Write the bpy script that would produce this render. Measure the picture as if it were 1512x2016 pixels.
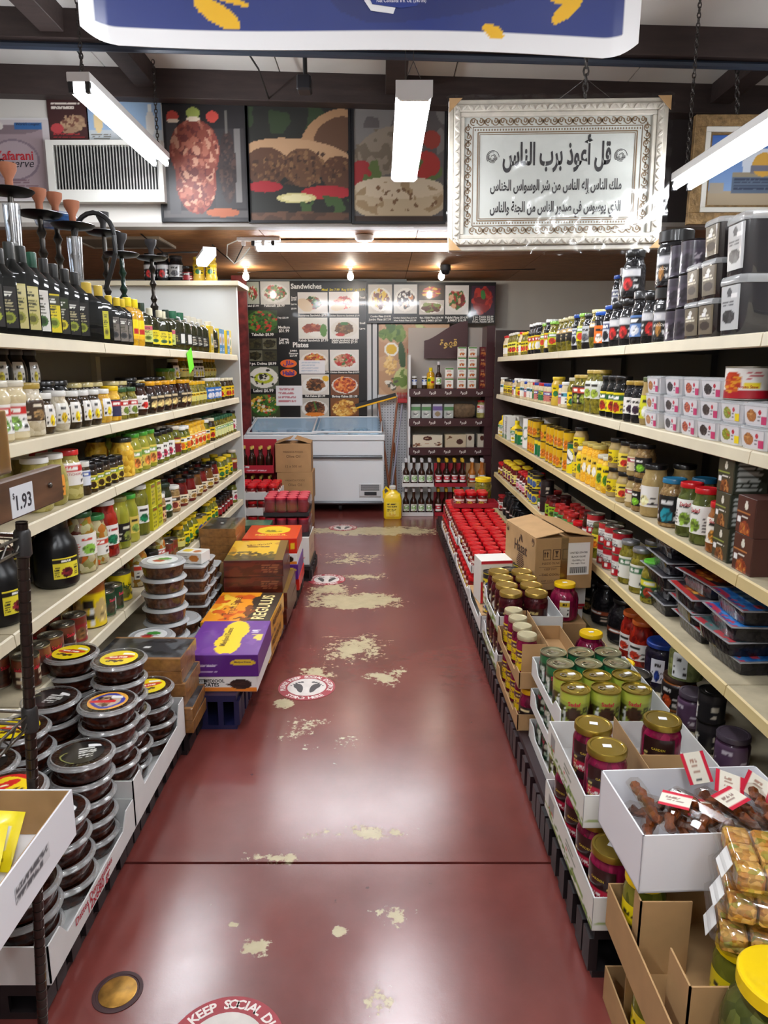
import bpy, bmesh, math, random
import numpy as np
from mathutils import Vector, Matrix

for _o in list(bpy.data.objects):
    bpy.data.objects.remove(_o)
S = bpy.context.scene
C = S.collection
PI = math.pi
rnd = random.Random(11)

# ---------------------------------------------------------------- camera, world, exposure
F, H = 1390.0, 1.62                       # focal length in px of the 1512x2016 frame, eye height
TH = math.atan(283 / F)                   # downward pitch
SN, CS = math.sin(TH), math.cos(TH)
cd = bpy.data.cameras.new('camera')
cam = bpy.data.objects.new('camera', cd)
C.objects.link(cam)
cam.location = (0, 0, H)
cam.rotation_euler = (PI / 2 - TH, 0, 0)
cd.sensor_fit = 'VERTICAL'
cd.sensor_height = 36.0
cd.lens = F / 2016 * 36
cd.shift_x = 5 / 2016
cd.clip_start = 0.02
S.camera = cam
w = bpy.data.worlds.new('world')
S.world = w
w.use_nodes = True
w.node_tree.nodes['Background'].inputs[0].default_value = (0.75, 0.85, 1.0, 1)
w.node_tree.nodes['Background'].inputs[1].default_value = 0.15
TUBE = 60.0                               # emission of the fluorescent tubes
S.view_settings.view_transform = 'Standard'
S.view_settings.look = 'None'
S.view_settings.exposure = 0.7
S.view_settings.gamma = 1.0
S.view_settings.use_curve_mapping = False
S.cycles.use_denoising = True
S.cycles.max_bounces = 8
S.cycles.transparent_max_bounces = 16
S.cycles.caustics_reflective = False
S.cycles.caustics_refractive = False
S.cycles.sample_clamp_indirect = 4.0


def ray(px, py):
    p = 1008 - py
    return px - 751, F * CS + p * SN, p * CS - F * SN


def atY(px, py, Y):
    x, y, z = ray(px, py)
    return Vector((x * Y / y, Y, H + z * Y / y))


def atZ(px, py, Z):
    x, y, z = ray(px, py)
    t = (Z - H) / z
    return Vector((x * t, y * t, Z))


def ofY(px, X, Z):
    return (F * X / (px - 751) + (Z - H) * SN) / CS


# ---------------------------------------------------------------- colours and materials
def lin(c):
    out = []
    for v in c[:3]:
        v = v / 255.0
        out.append(v / 12.92 if v <= 0.04045 else ((v + 0.055) / 1.055) ** 2.4)
    return tuple(out) + (1.0,)


MATS = {}


def node(nt, t, **k):
    n = nt.nodes.new(t)
    for a, v in k.items():
        setattr(n, a, v)
    return n


def M(name, c=(200, 200, 200), rough=0.5, metal=0.0, coat=0.0, var=0.0, vscale=8.0, bump=0.0, bscale=60.0, spec=0.5, emit=0.0, stretch=None, sheen=0.0):
    if name in MATS:
        return MATS[name]
    m = bpy.data.materials.new(name)
    m.use_nodes = True
    nt = m.node_tree
    b = nt.nodes['Principled BSDF']
    b.inputs['Base Color'].default_value = lin(c)
    b.inputs['Roughness'].default_value = rough
    b.inputs['Metallic'].default_value = metal
    b.inputs['Coat Weight'].default_value = coat
    b.inputs['Coat Roughness'].default_value = 0.04
    b.inputs['Specular IOR Level'].default_value = spec
    if emit:
        b.inputs['Emission Color'].default_value = lin(c)
        b.inputs['Emission Strength'].default_value = emit
    if var or bump:
        tc = node(nt, 'ShaderNodeTexCoord')
        src = tc.outputs['Object']
        if stretch:
            mp = node(nt, 'ShaderNodeMapping')
            mp.inputs['Scale'].default_value = stretch
            nt.links.new(src, mp.inputs[0])
            src = mp.outputs[0]
        if var:
            no = node(nt, 'ShaderNodeTexNoise')
            no.inputs['Scale'].default_value = vscale
            no.inputs['Detail'].default_value = 5
            nt.links.new(src, no.inputs['Vector'])
            cr = node(nt, 'ShaderNodeValToRGB')
            l = lin(c)
            cr.color_ramp.elements[0].position = 0.3
            cr.color_ramp.elements[1].position = 0.7
            cr.color_ramp.elements[0].color = tuple(v * (1 - var) for v in l[:3]) + (1,)
            cr.color_ramp.elements[1].color = tuple(min(1, v * (1 + var)) for v in l[:3]) + (1,)
            nt.links.new(no.outputs[0], cr.inputs[0])
            nt.links.new(cr.outputs[0], b.inputs['Base Color'])
        if bump:
            n2 = node(nt, 'ShaderNodeTexNoise')
            n2.inputs['Scale'].default_value = bscale
            nt.links.new(src, n2.inputs['Vector'])
            bp = node(nt, 'ShaderNodeBump')
            bp.inputs['Strength'].default_value = bump
            bp.inputs['Distance'].default_value = 0.01
            nt.links.new(n2.outputs[0], bp.inputs['Height'])
            nt.links.new(bp.outputs[0], b.inputs['Normal'])
    MATS[name] = m
    return m


def food(name, cols, scale=40.0, stretch=(1, 1, 1), rough=0.12, coat=1.0, bump=0.25):
    """packed food seen through jar glass: cell pattern in the food's own colours under a glossy clear coat"""
    if name in MATS:
        return MATS[name]
    m = bpy.data.materials.new(name)
    m.use_nodes = True
    nt = m.node_tree
    b = nt.nodes['Principled BSDF']
    b.inputs['Roughness'].default_value = 0.45
    b.inputs['Specular IOR Level'].default_value = 0.12
    b.inputs['Coat IOR'].default_value = 1.38
    b.inputs['Coat Weight'].default_value = coat
    b.inputs['Coat Roughness'].default_value = 0.03
    tc = node(nt, 'ShaderNodeTexCoord')
    oi = node(nt, 'ShaderNodeObjectInfo')
    ad = node(nt, 'ShaderNodeVectorMath', operation='MULTIPLY_ADD')
    cx = node(nt, 'ShaderNodeCombineXYZ')
    for i in range(3):
        nt.links.new(oi.outputs['Random'], cx.inputs[i])
    ad.inputs[1].default_value = (7, 9, 11)
    nt.links.new(cx.outputs[0], ad.inputs[0])
    nt.links.new(tc.outputs['Object'], ad.inputs[2])
    mp = node(nt, 'ShaderNodeMapping')
    mp.inputs['Scale'].default_value = tuple(scale * s for s in stretch)
    nt.links.new(ad.outputs[0], mp.inputs[0])
    vo = node(nt, 'ShaderNodeTexVoronoi')
    vo.inputs['Scale'].default_value = 1.0
    vo.inputs['Randomness'].default_value = 0.9
    nt.links.new(mp.outputs[0], vo.inputs['Vector'])
    sp = node(nt, 'ShaderNodeSeparateColor')
    nt.links.new(vo.outputs['Color'], sp.inputs[0])
    cr = node(nt, 'ShaderNodeValToRGB')
    e = cr.color_ramp.elements
    while len(e) < len(cols):
        e.new(0.5)
    for i, c in enumerate(cols):
        e[i].position = i / max(1, len(cols) - 1)
        e[i].color = lin(c)
    nt.links.new(sp.outputs[0], cr.inputs[0])
    nt.links.new(cr.outputs[0], b.inputs['Base Color'])
    bp = node(nt, 'ShaderNodeBump')
    bp.invert = True
    bp.inputs['Strength'].default_value = bump
    bp.inputs['Distance'].default_value = 0.02
    nt.links.new(vo.outputs['Distance'], bp.inputs['Height'])
    nt.links.new(bp.outputs[0], b.inputs['Normal'])
    MATS[name] = m
    return m


def clear(name, tint=(255, 255, 255), fac=0.12, rough=0.05, ior=1.45):
    """thin clear plastic or glass: transparent with a glossy share"""
    if name in MATS:
        return MATS[name]
    m = bpy.data.materials.new(name)
    m.use_nodes = True
    nt = m.node_tree
    nt.nodes.remove(nt.nodes['Principled BSDF'])
    tr = node(nt, 'ShaderNodeBsdfTransparent')
    tr.inputs[0].default_value = lin(tint)
    gl = node(nt, 'ShaderNodeBsdfGlossy')
    gl.inputs['Roughness'].default_value = rough
    mx = node(nt, 'ShaderNodeMixShader')
    lw = node(nt, 'ShaderNodeLayerWeight')             # glancing reflection of a thin sheet, the same from both sides
    lw.inputs[0].default_value = 0.5
    pw = node(nt, 'ShaderNodeMath', operation='POWER')
    pw.inputs[1].default_value = 4.0
    nt.links.new(lw.outputs['Facing'], pw.inputs[0])
    ma = node(nt, 'ShaderNodeMath', operation='MULTIPLY_ADD')
    ma.inputs[1].default_value = min(1.0, (ior - 1) * 1.4)
    ma.inputs[2].default_value = max(0.0, fac) + 0.04
    nt.links.new(pw.outputs[0], ma.inputs[0])
    nt.links.new(ma.outputs[0], mx.inputs[0])
    nt.links.new(tr.outputs[0], mx.inputs[1])
    nt.links.new(gl.outputs[0], mx.inputs[2])
    nt.links.new(mx.outputs[0], nt.nodes['Material Output'].inputs[0])
    MATS[name] = m
    return m


def milky(name, c, alpha):
    """cloudy translucent plastic"""
    if name in MATS:
        return MATS[name]
    m = M(name, c, 0.25, coat=0.6)
    m.node_tree.nodes['Principled BSDF'].inputs['Alpha'].default_value = alpha
    return m


def glow(name, c, strength):
    if name in MATS:
        return MATS[name]
    m = bpy.data.materials.new(name)
    m.use_nodes = True
    nt = m.node_tree
    nt.nodes.remove(nt.nodes['Principled BSDF'])
    em = node(nt, 'ShaderNodeEmission')
    em.inputs[0].default_value = lin(c)
    em.inputs[1].default_value = strength
    nt.links.new(em.outputs[0], nt.nodes['Material Output'].inputs[0])
    MATS[name] = m
    return m


def printmat(name, rough, coat):
    m = bpy.data.materials.new(name)
    m.use_nodes = True
    nt = m.node_tree
    b = nt.nodes['Principled BSDF']
    b.inputs['Roughness'].default_value = rough
    b.inputs['Coat Weight'].default_value = coat
    b.inputs['Coat Roughness'].default_value = 0.08
    a = node(nt, 'ShaderNodeVertexColor')
    a.layer_name = 'Col'
    nt.links.new(a.outputs[0], b.inputs['Base Color'])
    MATS[name] = m
    return m


PRINT = printmat('print_paper', 0.55, 0.0)
PRINTG = printmat('print_glossy', 0.3, 0.5)


def flat(c, rough=0.45, coat=0.0, metal=0.0):
    return M('paint_%d_%d_%d_%d_%d_%d' % (c[0], c[1], c[2], rough * 100, coat * 10, metal * 10), c, rough, metal, coat)


# ---------------------------------------------------------------- mesh building
class MB:
    def __init__(s):
        s.v, s.f = [], []

    def add(s, vs, fs, mat=None):
        n = len(s.v)
        if mat is not None:
            vs = [mat @ Vector(p) for p in vs]
        s.v += [tuple(p) for p in vs]
        s.f += [tuple(i + n for i in f) for f in fs]
        return s

    def box(s, x0, x1, y0, y1, z0, z1, mat=None, bev=0.0):
        if bev:
            bm = bmesh.new()
            bmesh.ops.create_cube(bm, size=1)
            for v in bm.verts:
                v.co = Vector((x0 + (v.co.x + .5) * (x1 - x0), y0 + (v.co.y + .5) * (y1 - y0), z0 + (v.co.z + .5) * (z1 - z0)))
            bmesh.ops.bevel(bm, geom=bm.edges[:], offset=bev, segments=1, affect='EDGES')
            bm.verts.index_update()
            s.add([v.co.copy() for v in bm.verts], [[v.index for v in f.verts] for f in bm.faces], mat)
            bm.free()
            return s
        return s.add([(x0, y0, z0), (x1, y0, z0), (x1, y1, z0), (x0, y1, z0), (x0, y0, z1), (x1, y0, z1), (x1, y1, z1), (x0, y1, z1)],
                     [(0, 3, 2, 1), (4, 5, 6, 7), (0, 1, 5, 4), (1, 2, 6, 5), (2, 3, 7, 6), (3, 0, 4, 7)], mat)

    def lathe(s, prof, seg=20, sq=0.0, mat=None, cap=True, phase=0.0, sy=1.0):
        vs, fs = [], []
        for q in prof:
            r, z = q[0], q[1]
            k = q[2] if len(q) > 2 else sq
            n = 2 + 8 * k
            for i in range(seg):
                a = 2 * PI * i / seg + phase
                c, d = math.cos(a), math.sin(a)
                m = r * (abs(c) ** n + abs(d) ** n) ** (-1 / n) if k else r
                vs.append((m * c, m * d * sy, z))
        for j in range(len(prof) - 1):
            for i in range(seg):
                a, b = j * seg + i, j * seg + (i + 1) % seg
                fs.append((a, b, b + seg, a + seg))
        if cap:
            fs.append(tuple(reversed(range(seg))))
            k = (len(prof) - 1) * seg
            fs.append(tuple(range(k, k + seg)))
        return s.add(vs, fs, mat)

    def tube(s, pts, r, seg=6, mat=None):
        pts = [Vector(p) for p in pts]
        vs, fs = [], []
        up = Vector((0.13, 0.21, 1)).normalized()
        for i, p in enumerate(pts):
            t = (pts[min(i + 1, len(pts) - 1)] - pts[max(i - 1, 0)])
            t = t.normalized() if t.length else Vector((0, 0, 1))
            a = t.cross(up)
            if a.length < 1e-3:
                a = t.cross(Vector((1, 0, 0)))
            a.normalize()
            b = t.cross(a)
            rr = r[i] if isinstance(r, (list, tuple)) else r
            for k in range(seg):
                an = 2 * PI * k / seg
                vs.append(p + a * (rr * math.cos(an)) + b * (rr * math.sin(an)))
        for i in range(len(pts) - 1):
            for k in range(seg):
                q, q2 = i * seg + k, i * seg + (k + 1) % seg
                fs.append((q, q2, q2 + seg, q + seg))
        fs.append(tuple(reversed(range(seg))))
        n = (len(pts) - 1) * seg
        fs.append(tuple(range(n, n + seg)))
        return s.add(vs, fs, mat)

    def prism(s, poly, t, mat=None):
        """polygon (x, z) in the XZ plane extruded along +Y by t"""
        n = len(poly)
        vs = [(x, 0, z) for x, z in poly] + [(x, t, z) for x, z in poly]
        fs = [tuple(range(n)), tuple(reversed(range(n, 2 * n)))]
        fs += [(i, i + n, (i + 1) % n + n, (i + 1) % n) for i in range(n)]
        return s.add(vs, fs, mat)

    def ring(s, r, t, n=14, arc=2 * PI, start=0.0, mat=None, z=0.0):
        vs, fs = [], []
        for i in range(n + 1):
            a = start + arc * i / n
            vs += [((r - t) * math.cos(a), (r - t) * math.sin(a), z), ((r + t) * math.cos(a), (r + t) * math.sin(a), z)]
        for i in range(n):
            fs.append((2 * i, 2 * i + 1, 2 * i + 3, 2 * i + 2))
        return s.add(vs, fs, mat)

    def disc(s, rx, ry, n=24, z=0.0, mat=None):
        return s.add([(rx * math.cos(2 * PI * i / n), ry * math.sin(2 * PI * i / n), z) for i in range(n)], [tuple(range(n))], mat)

    def mesh(s, name, mat, angle=35):
        me = bpy.data.meshes.new(name)
        me.from_pydata(s.v, [], s.f)
        me.validate()
        me.polygons.foreach_set('use_smooth', [True] * len(me.polygons))
        me.set_sharp_from_angle(angle=math.radians(angle))
        if mat:
            me.materials.append(mat)
        return me

    def build(s, name, mat, parent=None, loc=None, rot=None, angle=35):
        return ob(name, s.mesh(name, mat, angle), parent, loc, rot)


def ob(name, me, parent=None, loc=None, rot=None):
    o = bpy.data.objects.new(name, me)
    C.objects.link(o)
    if parent is not None:
        o.parent = parent
    if loc is not None:
        o.location = loc
    if rot is not None:
        o.rotation_euler = rot
    return o


def empty(name, loc=(0, 0, 0), rz=0.0):
    o = ob(name, None, None, loc, (0, 0, rz))
    o.empty_display_size = 0.05
    return o


def T(o, label, cat, group=None):
    o['label'] = label
    o['category'] = cat
    if group:
        o['group'] = group
    return o


def struct(o, label=None):
    o['kind'] = 'structure'
    if label:
        o['label'] = label
    return o


def RZ(a):
    return Matrix.Rotation(a, 4, 'Z')


def TR(x, y, z):
    return Matrix.Translation((x, y, z))


# ---------------------------------------------------------------- printed pictures (colour attribute on a fine grid)
def vnoise(u, v, sc, rs):
    g = rs.rand(66, 66)
    x, y = (u * sc) % 64, (v * sc) % 64
    i, j = x.astype(int), y.astype(int)
    fx, fy = x - i, y - j
    fx, fy = fx * fx * (3 - 2 * fx), fy * fy * (3 - 2 * fy)
    return (g[i, j] * (1 - fx) + g[i + 1, j] * fx) * (1 - fy) + (g[i, j + 1] * (1 - fx) + g[i + 1, j + 1] * fx) * fy


def paint(nx, ny, bg, shapes=(), seed=1):
    rs = np.random.RandomState(seed)
    u, v = np.meshgrid(np.linspace(0, 1, nx + 1), np.linspace(0, 1, ny + 1))
    img = np.empty(u.shape + (3,))
    img[:] = lin(bg)[:3]

    def put(mask, c):
        img[mask] = lin(c)[:3]

    def ell(cx, cy, rx, ry, rot=0.0):
        a, b = u - cx, v - cy
        c, s_ = math.cos(rot), math.sin(rot)
        return ((a * c + b * s_) / rx) ** 2 + ((-a * s_ + b * c) / ry) ** 2 < 1
    for q in shapes:
        k = q[0]
        if k == 'r':
            put((u >= q[1]) & (u <= q[3]) & (v >= q[2]) & (v <= q[4]), q[5])
        elif k == 'e':
            put(ell(*q[1:5], rot=(q[6] if len(q) > 6 else 0)), q[5])
        elif k == 'n':                      # ('n', colour, threshold, scale, (ellipse) or None)
            n = vnoise(u, v, q[3], rs) * .65 + vnoise(u, v, q[3] * 2.1, rs) * .35
            mk = n > q[2]
            if len(q) > 4 and q[4]:
                mk &= ell(*q[4])
            put(mk, q[1])
        elif k == 's':                      # ('s', colours, count, size, (cx, cy, rx, ry))
            cx, cy, rx, ry = q[4]
            for _ in range(q[2]):
                a, d = rs.rand() * 6.283, math.sqrt(rs.rand())
                z = q[3] * (.6 + .8 * rs.rand())
                put(ell(cx + rx * d * math.cos(a), cy + ry * d * math.sin(a), z, z * (.4 + .6 * rs.rand()), rs.rand() * 3.1), q[1][rs.randint(len(q[1]))])
        elif k == 'l':                      # lines of small print
            x0, y0, x1, y1, n, c = q[1:7]
            for i in range(n):
                yy = y0 + (i + .5) * (y1 - y0) / n
                e = x1 - (x1 - x0) * .35 * rs.rand()
                put((u >= x0) & (u <= e) & (abs(v - yy) < (y1 - y0) / n * .27) & (vnoise(u, v + i, 40, rs) > .25), c)
        elif k == 'g':                      # printed two-tone blend bottom to top
            a, b = np.array(lin(q[1])[:3]), np.array(lin(q[2])[:3])
            img[:] = a + (b - a) * v[..., None]
    return img


def pmesh(name, img, fn, mat=PRINT, smooth=True):
    """fn(u, v) -> position; img (ny+1, nx+1, 3)"""
    ny, nx = img.shape[0] - 1, img.shape[1] - 1
    vs = [fn(i / nx, j / ny) for j in range(ny + 1) for i in range(nx + 1)]
    fs = [(j * (nx + 1) + i, j * (nx + 1) + i + 1, (j + 1) * (nx + 1) + i + 1, (j + 1) * (nx + 1) + i) for j in range(ny) for i in range(nx)]
    me = bpy.data.meshes.new(name)
    me.from_pydata(vs, [], fs)
    at = me.color_attributes.new('Col', 'FLOAT_COLOR', 'POINT')
    d = np.ones(((nx + 1) * (ny + 1), 4), dtype=np.float32)
    d[:, :3] = img.reshape(-1, 3)
    at.data.foreach_set('color', d.ravel())
    if smooth:
        me.polygons.foreach_set('use_smooth', [True] * len(fs))
    me.materials.append(mat)
    return me


def quadfn(o, ux, vy):
    o, ux, vy = Vector(o), Vector(ux), Vector(vy)
    return lambda u, v: tuple(o + ux * u + vy * v)


# ---------------------------------------------------------------- lettering
AR = {}
for _ch, _iso, _n in (('ا', 0xFE8D, 2), ('أ', 0xFE83, 2), ('إ', 0xFE87, 2), ('ب', 0xFE8F, 4), ('ة', 0xFE93, 2), ('ت', 0xFE95, 4), ('ج', 0xFE9D, 4),
                      ('ح', 0xFEA1, 4), ('خ', 0xFEA5, 4), ('د', 0xFEA9, 2), ('ذ', 0xFEAB, 2), ('ر', 0xFEAD, 2), ('ز', 0xFEAF, 2), ('س', 0xFEB1, 4),
                      ('ش', 0xFEB5, 4), ('ص', 0xFEB9, 4), ('ع', 0xFEC9, 4), ('ف', 0xFED1, 4), ('ق', 0xFED5, 4), ('ك', 0xFED9, 4), ('ل', 0xFEDD, 4),
                      ('م', 0xFEE1, 4), ('ن', 0xFEE5, 4), ('ه', 0xFEE9, 4), ('و', 0xFEED, 2), ('ي', 0xFEF1, 4), ('ى', 0xFEEF, 2)):
    AR[_ch] = (_iso, _n)


def arabic(s):
    out = []
    for i, ch in enumerate(s):
        if ch not in AR:
            out.append(ch)
            continue
        iso, n = AR[ch]
        prev = i > 0 and s[i - 1] in AR and AR[s[i - 1]][1] == 4
        nxt = i + 1 < len(s) and s[i + 1] in AR and n == 4
        k = (3 if nxt else 1) if prev else (2 if nxt else 0)
        out.append(chr(iso + k))
    return ''.join(reversed(out))


_TX = {}


def text_geo(s, width=None, size=None, bold=0.0, italic=0.0, align=0.5):
    """outline letters as (verts, faces) centred in x, baseline at y = 0"""
    key = (s, bold, italic)
    if key not in _TX:
        cu = bpy.data.curves.new('lettering', 'FONT')
        cu.body = s
        cu.resolution_u = 2
        cu.offset = bold
        cu.shear = italic
        o = bpy.data.objects.new('lettering', cu)
        me = bpy.data.meshes.new_from_object(o)
        vs = [(v.co.x, v.co.y) for v in me.vertices]
        fs = [tuple(p.vertices) for p in me.polygons]
        bpy.data.objects.remove(o)
        bpy.data.meshes.remove(me)
        bpy.data.curves.remove(cu)
        _TX[key] = (vs, fs)
    vs, fs = _TX[key]
    if not vs:
        return [], []
    x0, x1 = min(v[0] for v in vs), max(v[0] for v in vs)
    k = size if size else width / (x1 - x0)
    if size and width and (x1 - x0) * k > width:
        k = width / (x1 - x0)
    cx = x0 + (x1 - x0) * align
    return [((x - cx) * k, y * k) for x, y in vs], fs


def text_on(mb, s, mat4, sy=1.0, **k):
    """add flat letters to a mesh builder; mat4 maps the XY text plane into place"""
    vs, fs = text_geo(s, **k)
    return mb.add([(x, y * sy, 0) for x, y in vs], fs, mat4)


def face_mat(loc, facing='-y', rz=0.0):
    """matrix that stands the XY text plane up on a face"""
    m = Matrix.Translation(Vector(loc)) @ RZ(rz)
    if facing == '-y':
        return m @ Matrix.Rotation(PI / 2, 4, 'X')
    if facing == '+x':
        return m @ RZ(PI / 2) @ Matrix.Rotation(PI / 2, 4, 'X')
    if facing == '-x':
        return m @ RZ(-PI / 2) @ Matrix.Rotation(PI / 2, 4, 'X')
    return m


def text_cyl(mb, s, rf, z, ang=0.0, **k):
    """letters wrapped on a jar whose radius at height z is rf(z); the front is -Y"""
    vs, fs = text_geo(s, **k)
    out = []
    for x, y in vs:
        r = rf(z + y) + 0.0016
        a = x / r + ang
        out.append((r * math.sin(a), -r * math.cos(a), z + y))
    return mb.add(out, fs)


# ---------------------------------------------------------------- products: shared meshes, individual objects
K = {}
PLACED = []
ORD = ['', 'first', 'second', 'third', 'fourth', 'fifth', 'sixth', 'seventh', 'eighth', 'ninth', 'tenth', 'eleventh', 'twelfth', 'thirteenth',
       'fourteenth', 'fifteenth', 'sixteenth', 'seventeenth', 'eighteenth', 'nineteenth']
TENS = {20: 'twenty', 30: 'thirty', 40: 'forty', 50: 'fifty', 60: 'sixty'}


def ordinal(n):
    if n < 20:
        return ORD[n]
    t, u = n // 10 * 10, n % 10
    return TENS[t] + '-' + ORD[u] if u else TENS[t][:-1] + 'ieth'


def prod(key, name, cat, desc, root, parts=(), r=0.04, h=0.1):
    K[key] = dict(name=name, cat=cat, desc=desc, root=root, parts=list(parts), r=r, h=h)


def put(key, loc, rz=0.0, zone='', axis='y', group=None, rot=None, desc=None):
    k = K[key]
    o = ob(k['name'], k['root'], None, loc, rot or (0, 0, rz))
    for p in k['parts']:
        c = ob(p[0], p[1], o)
        if len(p) > 2:
            for q in p[2]:
                ob(q[0], q[1], c)
    o['category'] = k['cat']
    PLACED.append((o, desc or k['desc'], zone, axis, group))
    return o


def finish_labels():
    by = {}
    for o, d, z, ax, g in PLACED:
        by.setdefault((d, z, ax), []).append((o, g))
    for (d, z, ax), l in by.items():
        if ax == 'z':
            l.sort(key=lambda t: (round(t[0].location.z, 3), t[0].location.y))
        elif ax == 'x':
            l.sort(key=lambda t: (t[0].location.x, t[0].location.y))
        else:
            l.sort(key=lambda t: (round(t[0].location.y, 3), t[0].location.z))
        base = (d + ' ' + z).strip()
        how = {'y': ' nearest', 'z': ' from bottom', 'x': ' from left'}[ax]
        for i, (o, g) in enumerate(l):
            if len(l) == 1:
                o['label'] = base
            else:
                o['label'] = base + ', ' + ('nearest' if ax == 'y' and i == 0 else ordinal(i + 1) + how)
                o['group'] = g or (d.split(' with ')[0] + 's ' + z)


def profile_r(prof):
    def rf(z):
        for (r0, z0), (r1, z1) in zip([p[:2] for p in prof], [p[:2] for p in prof][1:]):
            if z0 <= z <= z1 and z1 > z0:
                return r0 + (r1 - r0) * (z - z0) / (z1 - z0)
        return max(p[0] for p in prof)
    return rf


def wrap_label(name, img, rf, z0, z1, arc, mat=PRINTG, off=0.0007, ang=0.0):
    def fn(u, v):
        z = z0 + (z1 - z0) * v
        r = rf(z) + off
        a = (u - .5) * arc + ang
        return (r * math.sin(a), -r * math.cos(a), z)
    return pmesh(name, img, fn, mat)


def lab(bg, acc=None, pic=None, txt=(40, 35, 30), seed=1, n=(22, 14), band=(.62, .86), lines=True):
    sh = []
    if acc:
        sh.append(('r', 0, band[0], 1, band[1], acc))
    if pic:
        sh += [('e', .5, .3, .2, .24, pic), ('s', [pic, tuple(int(c * .6) for c in pic), tuple(min(255, int(c * 1.3)) for c in pic)], 10, .07, (.5, .28, .17, .2))]
    if lines:
        sh += [('l', .05, .08, .24, .58, 5, txt), ('l', .77, .08, .96, .58, 5, txt), ('l', .3, band[0] + .05, .74, band[1] - .03, 1, (250, 250, 245) if sum(acc or (255, 255, 255)) < 420 else txt)]
    return paint(n[0], n[1], bg, sh, seed)


SHAPES = {
    'std': [(0.86, 0), (0.98, .03), (1, .06), (1, .70), (.93, .80), (.80, .87), (.78, .93), (.78, 1)],
    'straight': [(0.9, 0), (1, .03), (1, .84), (.92, .91), (.88, .94), (.88, 1)],
    'round': [(0.72, 0), (.84, .04), (.96, .22), (1, .42), (.97, .6), (.85, .8), (.72, .88), (.72, 1)],
    'squat': [(0.8, 0), (.95, .05), (1, .14), (1, .62), (.9, .78), (.7, .88), (.68, 1)],
    'slope': [(0.75, 0), (.86, .03), (1, .2), (1, .42), (.78, .8), (.7, .88), (.7, 1)],
    'waist': [(0.9, 0), (1, .04), (1, .24), (.9, .32), (.9, .66), (1, .74), (.97, .84), (.8, .91), (.8, 1)],
    'tall': [(0.88, 0), (1, .02), (1, .8), (.9, .88), (.82, .91), (.82, 1)],
}


def jar(key, desc, h, r, lidc, cont, lb=None, shape='std', zl=(.14, .62), arc=2.3, name='pickle_jar', cat='jar', lidh=0.017, lidmetal=0.0, sticker=None, texts=(), seg=20, lid_r=None):
    if name == 'pickle_jar':
        ws = desc.split(' with ')[0].split()
        name = ws[ws.index('jar') - 1] + '_jar' if 'jar' in ws else 'food_bottle'
    prof = [(a * r, b * (h - lidh)) for a, b in SHAPES[shape]]
    root = MB().lathe(prof, seg).mesh(name, cont)
    top = lid_r or prof[-1][0] * 1.1
    lm = flat(lidc, 0.3, 0.3, lidmetal)
    z0 = h - lidh
    L = MB().lathe([(top * .97, z0 - .004), (top, z0 - .002), (top, h - .004), (top * .96, h), (top * .84, h), (top * .8, h - .0018), (top * .02, h - .0012)], seg).mesh('lid', lm)
    parts = [['lid', L]]
    if lb is not None:
        rf = profile_r(prof)
        me = wrap_label('product_label', lb, rf, zl[0] * h, zl[1] * h, arc)
        sub = []
        for (s, wd, zz, col, bold) in texts:
            mb = MB()
            text_cyl(mb, s, rf, zz * h, width=wd * r, bold=bold)
            sub.append(('lettering', mb.mesh('lettering', flat(col, .5))))
        parts.append(['product_label', me, sub])
    if sticker:
        parts.append(['price_sticker', MB().box(-.012, .012, -.008, .008, h - .0006, h + .0004, RZ(sticker)).mesh('price_sticker', flat((245, 245, 245), .6))])
    prod(key, name, cat, desc, root, parts, r, h)


def can(key, desc, h, r, img, lidc=(190, 185, 170), pull=True, texts=(), name='food_can', seg=24, sticker=None):
    lm = flat(lidc, 0.28, 0.0, 0.9)
    root = MB().lathe([(r * .97, 0), (r * 1.01, .001), (r * 1.01, .004), (r * .985, .006), (r * .985, h - .006), (r * 1.01, h - .004), (r * 1.01, h), (r * .96, h), (r * .95, h - .004), (r * .8, h - .0035), (r * .78, h - .0045), (r * .55, h - .0045), (r * .53, h - .0035), (r * .02, h - .0035)], seg).mesh(name, lm)
    rf = lambda z: r
    me = wrap_label('paper_label', img, rf, .006, h - .006, 2 * PI, off=0.0)
    sub = []
    for (s, wd, zz, col, bold, an) in texts:
        mb = MB()
        text_cyl(mb, s, rf, zz * h, ang=an, width=wd * r, bold=bold)
        sub.append(('lettering', mb.mesh('lettering', flat(col, .5))))
    parts = [['paper_label', me, sub]]
    if pull:
        mb = MB()
        q = TR(-.3 * r, 0, h - .002)
        mb.ring(.2 * r, .055 * r, 12, mat=q)
        mb.ring(.2 * r, .055 * r, 12, mat=q @ TR(0, 0, .0012))
        mb.box(-.22 * r, .4 * r, -.1 * r, .1 * r, h - .003, h - .0012, TR(0, 0, 0))
        parts.append(['ring_pull', mb.mesh('ring_pull', flat((200, 196, 185), .25, 0, .9))])
    if sticker:
        parts.append(['price_sticker', MB().box(-.013, .013, -.008, .008, h - .0036, h - .0026, TR(.3 * r, .35 * r, 0) @ RZ(sticker)).mesh('price_sticker', flat((245, 245, 245), .6))])
    prod(key, name, 'can', desc, root, parts, r, h)
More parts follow.
